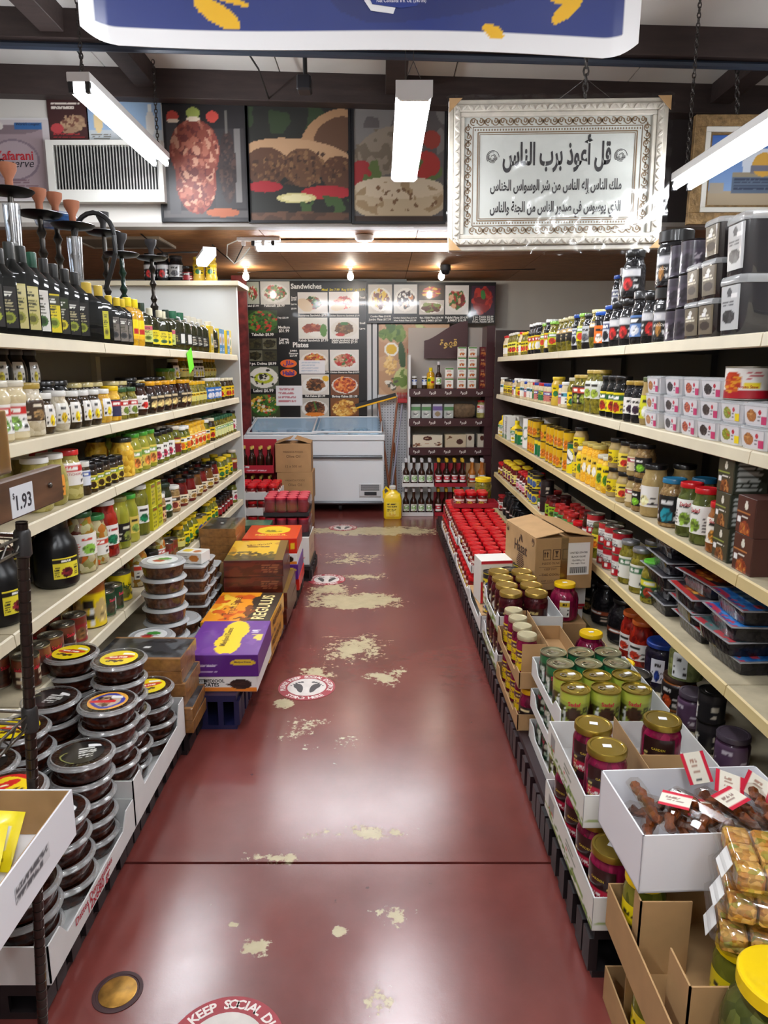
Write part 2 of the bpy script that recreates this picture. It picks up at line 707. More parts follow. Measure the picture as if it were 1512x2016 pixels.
# ================================================================ the room
def floor_material():
    m = bpy.data.materials.new('painted_concrete')
    m.use_nodes = True
    nt = m.node_tree
    L = nt.links.new
    b = nt.nodes['Principled BSDF']
    tc = node(nt, 'ShaderNodeTexCoord')
    P = tc.outputs['Object']

    def noise(sc, det=6, rough=.6):
        n = node(nt, 'ShaderNodeTexNoise')
        n.inputs['Scale'].default_value = sc
        n.inputs['Detail'].default_value = det
        n.inputs['Roughness'].default_value = rough
        L(P, n.inputs['Vector'])
        return n.outputs[0]

    def math_(op, a, c):
        n = node(nt, 'ShaderNodeMath', operation=op)
        for i, q in enumerate((a, c)):
            if isinstance(q, (int, float)):
                n.inputs[i].default_value = q
            else:
                L(q, n.inputs[i])
        return n.outputs[0]
    # worn patches where the paint has come off: px centre and half-size in the photograph's floor, turned into metres
    spots = [(700, 1183, 95, 16, 1.0), (650, 1160, 60, 12, .7), (715, 1135, 70, 10, .55), (690, 1100, 70, 14, .55), (740, 1045, 130, 9, 1.0), (700, 1275, 80, 30, .62),
             (625, 1320, 50, 20, .62), (760, 1330, 60, 26, .5), (560, 1385, 22, 10, .9), (600, 1435, 60, 40, .45), (700, 1470, 60, 30, .42), (545, 1690, 70, 16, .7),
             (700, 1640, 120, 20, .45), (500, 1865, 36, 22, .8), (672, 1830, 24, 16, .75), (770, 1800, 60, 30, .5), (460, 1820, 16, 8, .7), (745, 1960, 50, 50, .45)]
    acc = None
    for px, py, rx, ry, a in spots:
        c = atZ(px, py, 0)
        ex = atZ(px + rx, py, 0).x - c.x
        ey = abs(atZ(px, py - ry, 0).y - c.y)
        mp = node(nt, 'ShaderNodeMapping', vector_type='TEXTURE')
        mp.inputs['Location'].default_value = (c.x, c.y, 0)
        mp.inputs['Scale'].default_value = (ex * 1.5, ey * 1.5, 1)
        L(P, mp.inputs[0])
        g = node(nt, 'ShaderNodeTexGradient', gradient_type='SPHERICAL')
        L(mp.outputs[0], g.inputs[0])
        q = math_('MULTIPLY', g.outputs['Fac'], a)
        acc = q if acc is None else math_('MAXIMUM', acc, q)
    n1 = math_('ADD', math_('MULTIPLY', noise(7, 9, .7), .6), math_('MULTIPLY', noise(34, 6, .7), .4))
    sx = node(nt, 'ShaderNodeMapping')
    sx.inputs['Scale'].default_value = (1, .45, 1)
    L(P, sx.inputs[0])
    v = math_('ADD', math_('MULTIPLY', acc, .42), n1)
    cr = node(nt, 'ShaderNodeValToRGB')
    cr.color_ramp.elements[0].position = .66
    cr.color_ramp.elements[1].position = .69
    cr.color_ramp.elements[0].color = (0, 0, 0, 1)
    cr.color_ramp.elements[1].color = (1, 1, 1, 1)
    L(v, cr.inputs[0])
    base = node(nt, 'ShaderNodeValToRGB')
    base.color_ramp.elements[0].position = .3
    base.color_ramp.elements[1].position = .72
    base.color_ramp.elements[0].color = lin((96, 44, 40))
    base.color_ramp.elements[1].color = lin((120, 58, 52))
    L(noise(2.2, 8, .6), base.inputs[0])
    chip = node(nt, 'ShaderNodeValToRGB')
    chip.color_ramp.elements[0].color = lin((150, 134, 96))
    chip.color_ramp.elements[1].color = lin((196, 184, 146))
    L(noise(14), chip.inputs[0])
    mx = node(nt, 'ShaderNodeMix', data_type='RGBA')
    L(cr.outputs[0], mx.inputs['Factor'])
    L(base.outputs[0], mx.inputs['A'])
    L(chip.outputs[0], mx.inputs['B'])
    # small dark scuffs
    sc = node(nt, 'ShaderNodeValToRGB')
    sc.color_ramp.elements[0].position = .735
    sc.color_ramp.elements[1].position = .76
    sc.color_ramp.elements[0].color = (0, 0, 0, 1)
    sc.color_ramp.elements[1].color = (.75, .75, .75, 1)
    L(noise(16, 3, .5), sc.inputs[0])
    m2 = node(nt, 'ShaderNodeMix', data_type='RGBA')
    L(sc.outputs[0], m2.inputs['Factor'])
    L(mx.outputs['Result'], m2.inputs['A'])
    m2.inputs['B'].default_value = lin((66, 30, 30))
    L(m2.outputs['Result'], b.inputs['Base Color'])
    rr = node(nt, 'ShaderNodeMapRange')
    rr.inputs['To Min'].default_value = .14
    rr.inputs['To Max'].default_value = .3
    L(noise(5, 6, .7), rr.inputs['Value'])
    ra = math_('ADD', rr.outputs[0], math_('MULTIPLY', cr.outputs[0], .2))
    L(ra, b.inputs['Roughness'])
    b.inputs['Specular IOR Level'].default_value = .6
    b.inputs['Coat Weight'].default_value = .3
    b.inputs['Coat Roughness'].default_value = .22
    bp = node(nt, 'ShaderNodeBump')
    bp.inputs['Strength'].default_value = .12
    bp.inputs['Distance'].default_value = .004
    L(math_('SUBTRACT', noise(22, 8, .7), math_('MULTIPLY', cr.outputs[0], .5)), bp.inputs['Height'])
    L(bp.outputs[0], b.inputs['Normal'])
    return m


FLOOR = floor_material()
JY = atZ(660, 1699, 0).y                          # the expansion joint across the aisle
XL, XR, YB, YF = -4.6, 4.6, 8.95, -3.0
f0 = MB().box(XL, XR, YF, JY - .006, -.1, 0).build('floor', FLOOR)
struct(f0)
f1 = MB().box(XL, XR, JY + .006, YB + .1, -.1, 0).build('floor', FLOOR)
struct(f1)
struct(MB().box(XL, XR, JY - .006, JY + .006, -.1, -.014).build('floor_joint', flat((26, 16, 16), .8)))
WALLW = M('wall_paint', (206, 202, 192), .7, var=.05, vscale=1.5)
struct(MB().box(XL - .1, XL, YF, YB, 0, 4.2).build('wall_left', WALLW))
struct(MB().box(XR, XR + .1, YF, YB, 0, 4.2).build('wall_right', WALLW))
struct(MB().box(XL, XR, YB, YB + .1, 0, 4.2).build('wall_back', WALLW))
struct(MB().box(XL, XR, YF - .1, YF, 0, 4.2).build('wall_front', WALLW))

BEAM = M('dark_brown_timber', (50, 38, 36), .6, var=.25, vscale=5, bump=.1, stretch=(1, 6, 6))
ZC = 3.605
TILT = 0.026                                       # the roof falls towards the right wall
PANELW = M('ceiling_panel_white', (206, 204, 200), .8, var=.04, vscale=3)
ceil = MB().box(XL, XR, YF, 5.6, .012, .08).build('ceiling', flat((60, 56, 54), .8), None, (0, 0, ZC), (0, TILT, 0))
struct(ceil)
for j, (ya, yb) in enumerate(((YF, -1.0), (-1.0, 1.0), (1.0, 3.0), (3.0, 4.75), (4.75, 5.6))):
    x = XL + .3 * (j % 3)
    while x < XR - .1:
        MB().box(x + .004, min(x + 1.2, XR) - .004, ya + .004, yb - .004, -.004, .012).build('ceiling_panel', PANELW, ceil)
        x += 1.2


def beam(name, x0, x1, y0, y1, z0, z1, rot=0.0):
    o = MB().box(x0, x1, y0, y1, z0, z1, bev=.004).build(name, BEAM, None, (0, 0, ZC), (0, TILT, 0))
    struct(o)
    return o


beam('beam_cross', XL, XR, 5.36, 5.5, -.19, 0)
beam('beam_cross', XL, XR, 4.55, 4.65, -.16, 0)
beam('beam_cross', XL, XR, 1.9, 2.03, -.23, 0)
for xx, yy0, yy1 in ((-1.62, 4.68, 5.36), (2.35, 4.68, 5.36), (.1, 4.68, 5.36), (-1.9, 2.03, 4.55), (2.6, 2.03, 4.55)):
    o = MB().box(-.07, .07, yy0, yy1, -.13, 0, bev=.004).build('beam_rafter', BEAM, None, (xx, 0, ZC - xx * TILT), (0, TILT, 0))
    struct(o)
# dropped fascia and the timber soffit behind it
FY = 5.5
DARKF = flat((40, 32, 32), .6)
struct(MB().box(XL, XR, FY, FY + .08, 2.66, 3.6).build('wall_fascia', DARKF))
struct(MB().box(XL, XR, FY - .02, FY + .1, 2.635, 2.665).build('trim_fascia', flat((150, 144, 138), .5)))
WOOD = M('soffit_wood', (150, 104, 62), .6, var=.4, vscale=14, bump=.25, bscale=30, stretch=(.6, 7, 1))
sof = MB().box(XL, XR, FY + .08, YB, 2.672, 2.72).build('ceiling_soffit', flat((40, 26, 16), .8))
struct(sof)
x = XL
while x < XR - .05:
    y = FY + .08
    while y < YB - .05:
        MB().box(x + .003, min(x + 1.22, XR) - .003, y + .002, min(y + .114, YB) - .002, 2.66, 2.672).build('ceiling_board', WOOD, sof)
        y += .114
    x += 1.22

# ================================================================ the gondola shelving on both sides
CREAMS = M('cream_steel', (214, 204, 178), .45, var=.06, vscale=6)
SHELFTOP = M('worn_shelf_top', (186, 174, 146), .55, var=.2, vscale=9)
PLANK = M('yellowed_shelf_edge', (206, 184, 132), .5, var=.14, vscale=7, stretch=(1, .15, 1))
BACKL = M('back_panel_grey', (150, 148, 144), .6)
BACKR = M('back_panel_dark', (44, 44, 46), .6)
XLF, XRF, DEP = -1.2, 1.185, .44
ZL = [1.728, 1.379, 1.098, .767, .51]
ZR = [1.73, 1.36, .948, .553, .186]
SECL = [1.21, 2.18, 3.14, 4.10, 5.06, 6.02]
SECR = [1.0, 2.26, 3.52, 4.83, 6.1, 7.36]


def gondola(side, y0, y1, zs, label):
    xf = XLF if side < 0 else XRF
    xb = xf + side * DEP
    g = empty('shelving_unit', (xb, y0, 0))
    T(g, label, 'shelving', 'gondola shelving sections')
    sg = -side                                     # towards the aisle
    ln = y1 - y0
    back = MB()
    top = zs[0] + (.02 if side < 0 else .02)
    bx0, bx1 = sorted((-sg * .03, 0))
    back.box(bx0, bx1, 0, ln, 0, top)
    back.build('back_panel', BACKL if side < 0 else BACKR, g)
    for yy in (.0, ln - .03):
        a, c = sorted((0, sg * .03))
        MB().box(a, c, yy, yy + .03, 0, top).build('upright', CREAMS if side < 0 else BACKR, g)
    for i, z in enumerate(zs):
        a, c = sorted((sg * .001, sg * (DEP - .006)))
        sh = MB().box(a, c, .003, ln - .003, z - .022, z).build('shelf', SHELFTOP, g)
        a, c = sorted((sg * (DEP - .006), sg * DEP))
        mb = MB()
        t = .004
        poly = [(sg * (DEP - .006), z + .001), (sg * DEP, z - .004), (sg * (DEP + .004), z - .042), (sg * (DEP - .004), z - .046)]
        if sg < 0:
            poly = poly[::-1]
        mb.prism(poly, ln - .006, TR(0, .003, 0))
        mb.build('price_rail', CREAMS if (side < 0 or i < 2) else PLANK, sh)
        if i < len(zs) - 1:
            for yy in (.05, ln - .056):
                q = [(sg * .03, z - .022), (sg * (DEP - .05), z - .022), (sg * (DEP - .05), z - .032), (sg * .03, z - .045)]
                if sg < 0:
                    q = q[::-1]
                MB().prism(q, .004, TR(0, yy, 0)).build('bracket', CREAMS if side < 0 else BACKR, sh)
    a, c = sorted((sg * .001, sg * (DEP - .02)))
    if side < 0:
        a, c = sorted((sg * .001, sg * (DEP - .08)))
        MB().box(a, c, .003, ln - .003, .13, .15).build('base_deck', SHELFTOP, g)
    MB().box(a, c, .003, ln - .003, 0, .129 if side < 0 else zs[-1] - .023).build('kick_plate', flat((60, 56, 52), .6), g)
    return g


for i in range(5):
    gondola(-1, SECL[i], SECL[i + 1], ZL, ordinal(i + 1).replace('first', 'nearest') + ' cream steel shelving section along the left of the aisle')
for i in range(5):
    gondola(1, SECR[i], SECR[i + 1], ZR, ordinal(i + 1).replace('first', 'nearest') + ' cream edged shelving section along the right of the aisle')
# white end cabinet closing the left run
ec = empty('end_panel', (-1.74, 6.03, 0))
T(ec, 'tall white end panel closing the far end of left shelves', 'panel')
MB().box(-.95, .55, 0, .05, 0, 2.28).build('panel_sheet', M('white_laminate', (206, 208, 206), .4), ec)
MB().box(-.98, .58, -.06, .4, 2.28, 2.315).build('top_shelf', CREAMS, ec)
ec2 = empty('end_panel', (1.4, 7.42, 0))
T(ec2, 'dark brown end post closing the far end of right shelves', 'panel')
MB().box(-.23, .25, 0, .04, 0, 2.0).build('panel_sheet', flat((50, 34, 32), .5), ec2)
# ================================================================ product kinds
OLIVE = food('green_olives', [(92, 88, 22), (140, 128, 40), (70, 66, 18)], 55)
OLIVED = food('dark_olives', [(40, 28, 16), (70, 52, 26), (24, 18, 14)], 55)
BLACKO = food('black_olives', [(10, 10, 12), (26, 24, 28), (6, 6, 8)], 60)
PICK = food('pickled_cucumbers', [(78, 84, 22), (120, 118, 38), (58, 66, 18)], 42, (1, 1, .28))
PEPG = food('green_peppers', [(138, 140, 40), (165, 160, 60), (110, 118, 30)], 36, (1, 1, .3))
PEPY = food('yellow_peppers', [(222, 170, 40), (236, 196, 74), (196, 140, 24)], 45)
REDP = food('red_peppers', [(120, 20, 14), (170, 40, 22), (90, 12, 10)], 45, (1, 1, .5))
BEET = food('pink_turnips', [(96, 10, 40), (140, 20, 66), (70, 6, 28)], 50, (1, 1, .3))
JAMR = food('red_jam', [(82, 8, 10), (112, 16, 14)], 30, bump=.05)
HONEY = food('dark_honey', [(30, 12, 6), (56, 24, 8)], 26, bump=.03)
CREAM = food('pale_spread', [(206, 190, 150), (216, 202, 166)], 20, bump=.03)
GARLIC = food('garlic_cloves', [(208, 198, 172), (186, 172, 142), (222, 214, 194)], 48)
HUMM = food('hummus', [(160, 136, 86), (176, 152, 100)], 40, bump=.05)
CORN = food('corn', [(226, 160, 30), (240, 190, 60)], 90)
MIXED = food('mixed_pickles', [(196, 90, 30), (120, 120, 40), (200, 190, 150), (90, 30, 20)], 38)
BEAN = food('bean_paste', [(150, 120, 76), (120, 92, 54), (176, 146, 96)], 70)
ARTI = food('artichokes', [(176, 164, 90), (150, 140, 70), (196, 186, 120)], 30)
OILG = food('green_oil', [(34, 36, 10), (46, 48, 14)], 10, bump=0)
OILY = food('golden_oil', [(206, 150, 20), (222, 170, 34)], 8, bump=0)
BLKG = food('black_glass', [(8, 9, 8), (12, 13, 11)], 8, bump=0)
DATES = food('dates', [(44, 16, 8), (72, 30, 14), (28, 10, 6)], 48, bump=.4)
DATESL = food('light_dates', [(74, 46, 30), (98, 64, 42), (54, 32, 22)], 46, bump=.4)
CLEARP = clear('clear_plastic', fac=0.09, rough=0.1, ior=1.3)
GLASS = clear('clear_glass', fac=0.05, rough=0.02)
MILKY = milky('cloudy_plastic', (225, 228, 230), 0.42)
GOLD, WHT, BLK, YEL, RED, GRN = (176, 150, 70), (232, 232, 226), (22, 22, 24), (240, 200, 20), (190, 24, 30), (70, 150, 50)

jar('garlic', 'pale garlic clove jar with white lid', .155, .052, WHT, GARLIC, lab((235, 232, 220), None, (220, 180, 40), seed=2), 'round', zl=(.2, .7), arc=1.2)
jar('garlicb', 'garlic jar with brown label', .19, .05, GOLD, GARLIC, lab((60, 42, 30), None, (150, 120, 80), (230, 220, 200), 3), 'std', zl=(.3, .68))
jar('darkoval', 'dark jar with oval label and white lid', .15, .046, WHT, OLIVED, lab((236, 232, 224), None, (226, 190, 40), seed=4), 'round', zl=(.18, .72), arc=1.2)
jar('yeloval', 'yellow pepper jar with white lid', .15, .05, WHT, PEPY, lab((236, 232, 224), None, (226, 190, 40), seed=5), 'round', zl=(.2, .72), arc=1.2)
jar('creamjar', 'cream vegetable jar with white label', .2, .052, (214, 208, 190), CREAM, lab((240, 238, 232), (200, 40, 40), (120, 160, 70), seed=6), 'waist')
jar('yelnavy', 'yellow pickle jar with navy and red label', .16, .046, YEL, PEPY, lab((52, 52, 84), (186, 30, 36), None, (230, 230, 230), 7), 'std')
jar('grnred', 'green olive jar with red and white label', .15, .04, (50, 90, 50), OLIVE, lab((236, 230, 220), (190, 40, 36), (110, 130, 50), seed=8), 'std')
jar('jamwhite', 'dark jam jar with white and red label', .165, .05, BLK, HONEY, lab((238, 232, 224), None, (196, 40, 40), seed=9), 'round', zl=(.2, .62))
jar('honeyyel', 'dark honey jar with yellow lid', .17, .05, (222, 160, 30), HONEY, lab((36, 26, 20), None, (212, 182, 120), (210, 190, 150), 10), 'round', zl=(.16, .62))
jar('olvyel', 'green olive jar with yellow lid', .155, .046, (226, 176, 30), OLIVE, lab((220, 210, 120), (226, 186, 30), None, seed=11), 'round', zl=(.18, .55))
jar('bluelab', 'olive jar with blue label and white lid', .17, .042, WHT, OLIVE, lab((40, 110, 190), None, (230, 230, 240), (240, 240, 250), 12), 'std')
jar('yellab', 'olive jar with bright yellow label', .165, .04, (232, 226, 196), OLIVED, lab((238, 204, 20), None, (170, 30, 30), seed=13), 'std')
jar('smallyel', 'small dark jar with yellow label', .12, .034, BLK, OLIVED, lab((226, 206, 70), (120, 150, 40), (60, 40, 20), seed=14), 'straight')
jar('blkyel', 'black preserve jar with yellow label', .175, .056, (196, 180, 120), OLIVED, lab((232, 214, 70), None, (230, 226, 210), seed=15), 'straight', zl=(.2, .55), arc=1.6)
jar('blkwhite', 'black preserve jar with white oval label', .155, .05, (44, 40, 38), BLKG, lab((232, 228, 220), None, (210, 190, 60), seed=16), 'round', zl=(.2, .7), arc=.9)
jar('bigdark', 'big dark syrup jar with black lid', .19, .06, BLK, BLKG, lab((30, 28, 26), None, (150, 120, 70), (190, 180, 160), 17), 'straight')
jar('artired', 'artichoke jar with red lid and white label', .2, .056, (200, 30, 30), ARTI, lab((240, 236, 230), (200, 40, 40), None, seed=18), 'std', zl=(.3, .75), texts=[('ARTICHOKE', 1.4, .5, (180, 40, 40), .0)])
jar('artiwhite', 'artichoke jar with white lid', .2, .062, WHT, ARTI, lab((228, 150, 60), None, (120, 140, 60), seed=19), 'round', zl=(.2, .6), arc=1.4)
jar('smallblue', 'small spice jar with white lid', .14, .03, WHT, OLIVED, lab((225, 230, 240), (60, 90, 170), None, seed=20), 'straight', zl=(.3, .75))
jar('pepyblk', 'big yellow pepper jar with black lid', .19, .056, (34, 40, 30), PEPY, None, 'std')
jar('grnlid', 'pickled pepper jar with bright green lid', .2, .05, GRN, PEPG, lab((226, 200, 90), (120, 160, 70), (200, 120, 60), seed=21), 'std', zl=(.12, .6))
jar('pickwhite', 'cucumber pickle jar with white label', .175, .044, BLK, PICK, lab((240, 238, 232), None, (190, 60, 90), seed=22), 'std')
jar('pickred', 'gherkin jar with dark red label', .18, .046, (212, 206, 190), PICK, lab((120, 30, 40), (232, 190, 60), None, (235, 225, 210), 23), 'std')
jar('pickyel', 'gherkin jar with yellow and white label', .165, .042, WHT, PICK, lab((236, 206, 40), (240, 240, 236), (230, 110, 40), seed=24), 'std')
jar('pepgold', 'yellow pickle jar with gold lid', .17, .046, (220, 170, 40), PEPY, lab((240, 226, 150), (230, 120, 30), (190, 60, 30), seed=25), 'std')
jar('grnsmall', 'green olive jar with dark green lid', .16, .04, (30, 90, 60), OLIVE, lab((226, 230, 160), (70, 150, 60), None, seed=26), 'std')
jar('mixbig', 'big mixed pickle jar with green lid', .26, .068, (38, 90, 50), MIXED, lab((238, 236, 228), None, (140, 190, 70), (200, 60, 40), 27, n=(26, 18)), 'std', zl=(.3, .66))
jar('redbig', 'big red pepper jar with white lid', .26, .062, (224, 224, 220), REDP, lab((236, 236, 230), None, (20, 110, 76), (160, 30, 30), 28, n=(26, 18)), 'std', zl=(.22, .58))
jar('redmid', 'eggplant pickle jar with green lid', .22, .056, (40, 120, 60), MIXED, lab((230, 230, 222), (200, 60, 40), None, seed=29), 'std', zl=(.2, .55))
jar('pepbig', 'big stacked green pepper jar with black label', .25, .058, (120, 124, 60), PEPG, lab((26, 26, 26), None, (120, 130, 60), (220, 220, 200), 30), 'std', zl=(.15, .5))
jar('pepgrn', 'long green pepper jar with green lid', .24, .052, (70, 160, 60), PEPG, lab((216, 190, 90), None, (120, 150, 70), seed=31), 'std', zl=(.2, .55))
jar('cucbig', 'tall cucumber jar with white and green label', .26, .056, (216, 216, 210), PICK, lab((236, 236, 230), (240, 240, 236), (20, 110, 70), seed=32), 'tall', zl=(.25, .6))
jar('darkmid', 'dark grape leaf jar with white label', .2, .05, (30, 50, 40), food('grape_leaves', [(28, 34, 16), (44, 50, 22)], 40), lab((238, 236, 230), None, (40, 110, 60), seed=33), 'std', zl=(.2, .6))
jar('fava', 'bean jar with white lid', .16, .046, (230, 228, 220), BEAN, lab((228, 190, 140), (60, 50, 40), (130, 50, 40), seed=34), 'straight')
jar('redslope', 'red sauce jar with sloping sides', .17, .052, BLK, JAMR, lab((226, 216, 190), None, (160, 120, 60), seed=35), 'slope', zl=(.12, .45))
jar('brnslope', 'amber honey jar with sloping sides', .17, .052, BLK, food('amber_honey', [(86, 50, 20), (120, 76, 32)], 14, bump=.02), lab((226, 216, 190), None, (180, 150, 60), seed=36), 'slope', zl=(.12, .45))
jar('yelcap', 'gherkin jar with bright yellow lid and label', .165, .046, (238, 206, 40), PICK, lab((240, 214, 20), None, (40, 110, 60), seed=37), 'squat')
jar('drum', 'big black plastic olive drum with yellow label', .275, .086, (16, 16, 18), M('black_plastic', (16, 16, 19), .3, spec=.4), lab((236, 222, 60), (16, 16, 16), (110, 30, 40), seed=38, n=(36, 22), band=(.74, .93)), 'squat', zl=(.16, .46), arc=1.25, name='olive_drum', lidh=.04, seg=32, lid_r=.056)
jar('mixsm', 'carrot pickle jar with dark lid', .16, .05, (60, 56, 50), MIXED, lab((232, 230, 224), None, None, seed=39), 'std', zl=(.15, .4))
jar('darksm', 'dark red jam jar with black lid', .13, .046, BLK, HONEY, lab((150, 30, 36), (30, 26, 24), None, (240, 230, 220), 40), 'straight')
jar('redlid', 'red paste jar with red lid', .125, .047, (200, 20, 30), JAMR, lab((150, 20, 24), (236, 226, 214), (220, 190, 60), (250, 240, 230), 41), 'straight', zl=(.12, .6), lidh=.022)
jar('redhot', 'red pepper paste jar with white label', .15, .042, (170, 30, 34), JAMR, lab((238, 232, 226), None, (190, 40, 40), seed=42), 'std')
jar('redbigR', 'wide red jam jar with red lid', .17, .058, (196, 34, 40), JAMR, lab((236, 226, 222), None, (226, 130, 150), seed=43), 'squat')
jar('jamyel', 'dark jam jar with yellow lid', .17, .046, (236, 200, 40), JAMR, lab((240, 226, 130), None, (120, 40, 90), seed=44), 'std')
jar('winebot', 'dark molasses jar with dark lid', .22, .046, (60, 20, 20), HONEY, lab((120, 24, 40), (232, 228, 220), None, (240, 230, 220), 45), 'tall')
jar('yelpick', 'pickle jar with yellow wrap label', .2, .046, (90, 90, 60), PICK, lab((230, 210, 60), None, (230, 120, 40), seed=46), 'tall', zl=(.3, .7))
jar('olvgrnlab', 'olive jar with green label and red lid', .14, .046, (180, 40, 40), REDP, lab((70, 140, 70), None, (240, 240, 230), seed=47), 'round')
jar('limelab', 'tapenade jar with lime label', .15, .046, (60, 20, 20), JAMR, lab((150, 190, 40), None, (60, 90, 30), seed=48), 'std')
jar('olvpale', 'olive jar with pale label and silver lid', .22, .052, (170, 172, 176), OLIVE, lab((238, 236, 226), (40, 110, 60), None, seed=49), 'std', zl=(.15, .65), lidmetal=.6)
jar('olvgreenl', 'stuffed olive jar with lime green lid', .2, .05, (100, 190, 60), OLIVE, lab((30, 90, 50), (230, 220, 60), (170, 60, 40), (240, 240, 230), 50), 'std', zl=(.15, .6))
jar('humjar', 'hummus jar with black lid', .155, .046, BLK, HUMM, lab((238, 214, 30), None, (120, 90, 30), seed=51), 'std', zl=(.18, .62))
jar('humpink', 'bean dip jar with black lid and pink label', .155, .046, BLK, HUMM, lab((226, 210, 170), (170, 40, 80), None, seed=52), 'std', zl=(.18, .62))
jar('humblue', 'chickpea dip jar with blue striped label', .155, .046, BLK, HUMM, lab((240, 216, 80), None, (200, 50, 40), seed=53), 'std', zl=(.18, .62))
jar('humdark', 'eggplant dip jar with black label', .16, .048, BLK, BEAN, lab((26, 24, 26), None, (120, 180, 50), (230, 230, 225), 54), 'std', zl=(.18, .62))
jar('humbig', 'big tahini jar with purple label', .26, .07, BLK, HUMM, lab((70, 50, 96), None, (196, 180, 210), (220, 210, 230), 55), 'std', zl=(.18, .62))
jar('garlbig', 'big garlic paste jar with white oval label', .24, .06, BLK, HUMM, lab((240, 238, 232), (90, 70, 120), (236, 226, 160), seed=56, band=(.1, .2)), 'std', zl=(.2, .6))
jar('bluelid', 'black bean jar with blue lid', .21, .058, (30, 110, 150), BEAN, lab((24, 24, 28), None, (30, 150, 170), (230, 230, 230), 57), 'std', zl=(.1, .66))
jar('sadred', 'red lidded green olive jar', .22, .052, (200, 24, 34), food('green_olives_big', [(66, 78, 30), (96, 104, 44), (52, 62, 24)], 36), lab((240, 240, 234), None, (130, 160, 60), seed=58, n=(26, 18)), 'std', zl=(.2, .7), texts=[('Sadaf', .9, .58, (190, 30, 50), .01)])
jar('rootbr', 'amber olive jar with red lid', .19, .046, (200, 24, 34), food('brown_olives', [(110, 60, 24), (150, 90, 40)], 40), lab((238, 232, 220), None, (190, 130, 50), seed=59), 'std', zl=(.2, .7), texts=[('Sadaf', .9, .6, (190, 30, 50), .01)])
jar('cornjar', 'sweet corn jar with gold lid', .24, .048, (190, 170, 90), CORN, lab((240, 200, 60), None, (240, 240, 230), seed=60), 'tall', zl=(.25, .7), arc=1.4)
jar('yeltube', 'tall yellow label pepper jar', .2, .044, (214, 210, 190), PEPY, lab((238, 214, 20), None, (70, 120, 40), seed=61), 'tall', zl=(.2, .75))
jar('tahini', 'white lidded tahini jar', .17, .042, WHT, CREAM, lab((236, 232, 222), (80, 160, 180), None, seed=62), 'straight')
jar('tahyel', 'tahini jar with yellow label', .16, .04, WHT, HUMM, lab((238, 210, 40), None, (190, 60, 40), seed=63), 'straight')
jar('spreadb', 'nut spread jar with blue lid', .15, .04, (40, 70, 160), CREAM, lab((200, 120, 110), (50, 80, 160), None, seed=64), 'straight')
jar('spreadg', 'herb spread jar with green label', .15, .038, (190, 40, 46), CREAM, lab((50, 120, 70), (200, 190, 60), None, seed=65), 'straight')
jar('mustard', 'yellow mustard jar with yellow lid', .2, .05, (236, 206, 60), food('mustard', [(206, 170, 60), (214, 180, 74)], 10, bump=.02), lab((238, 208, 20), None, (40, 110, 60), seed=66), 'waist', zl=(.3, .7))
jar('olvyellab', 'green olive jar with yellow diamond label', .2, .052, (200, 196, 170), OLIVE, lab((236, 206, 30), None, (40, 100, 60), seed=67), 'std', zl=(.12, .55))
jar('olvdklab', 'green olive jar with black label', .22, .056, GOLD, OLIVE, lab((34, 30, 26), (190, 60, 40), (130, 140, 50), (230, 220, 200), 68), 'std', zl=(.2, .7))
jar('olvhuge', 'large cracked olive jar with pale label', .25, .062, GOLD, OLIVE, lab((214, 216, 206), None, (150, 170, 60), seed=69), 'std', zl=(.35, .75))
jar('blkyelb', 'black olive jar with yellow lettered label', .22, .05, BLK, BLKG, lab((232, 214, 30), (30, 90, 50), (150, 40, 30), seed=70), 'std')
jar('dkwhite', 'black olive jar with white round label', .2, .048, (170, 140, 60), BLACKO, lab((236, 232, 226), None, (60, 40, 60), seed=71), 'std', zl=(.2, .6))
jar('yelgrn', 'tall garlic bottle with yellow green label', .22, .042, (90, 100, 70), HUMM, lab((206, 206, 40), None, (236, 236, 220), seed=72), 'slope')
jar('capersy', 'green caper jar with yellow lid', .19, .046, (238, 206, 30), OLIVE, lab((226, 208, 40), None, (200, 60, 50), seed=73), 'std', zl=(.15, .6))
jar('capersr', 'green olive jar with white screw cap', .21, .05, (226, 222, 212), OLIVE, lab((238, 232, 80), None, (190, 40, 40), seed=74), 'std', zl=(.15, .6))
jar('mayo', 'pale dressing jar with yellow label', .2, .05, (230, 230, 226), CREAM, lab((238, 214, 30), (238, 236, 230), None, seed=75), 'std')
jar('mayor', 'pale dressing jar with red lid', .2, .05, (206, 30, 34), CREAM, lab((240, 238, 232), (238, 214, 30), None, seed=76), 'std')
jar('dkwhitelid', 'black olive jar with white lid and red label', .24, .056, (232, 232, 228), BLACKO, lab((238, 210, 30), (190, 40, 40), (240, 236, 230), seed=77), 'std', zl=(.15, .6))
jar('grnyel', 'round green olive jar with lime lid', .22, .062, (130, 190, 50), OLIVE, lab((214, 214, 30), (60, 130, 40), (200, 60, 40), seed=78), 'round', zl=(.25, .65))
jar('beige', 'green olive jar with gold black label', .22, .06, (196, 186, 130), OLIVE, lab((34, 28, 24), (190, 150, 60), None, (230, 210, 160), 79), 'round', zl=(.3, .7))
jar('blkgrey', 'black olive jar with grey white label', .21, .06, (30, 30, 32), BLACKO, lab((196, 198, 200), None, (90, 90, 96), seed=80), 'std', zl=(.2, .65), arc=2.6)
jar('blkorange', 'black olive jar with orange label', .2, .045, (30, 80, 170), BLACKO, lab((236, 110, 20), None, (240, 226, 210), seed=81), 'straight')
jar('blkblue', 'black olive bottle with blue lid', .22, .045, (40, 80, 170), BLACKO, lab((220, 222, 230), (50, 60, 110), (30, 30, 40), seed=82), 'std')
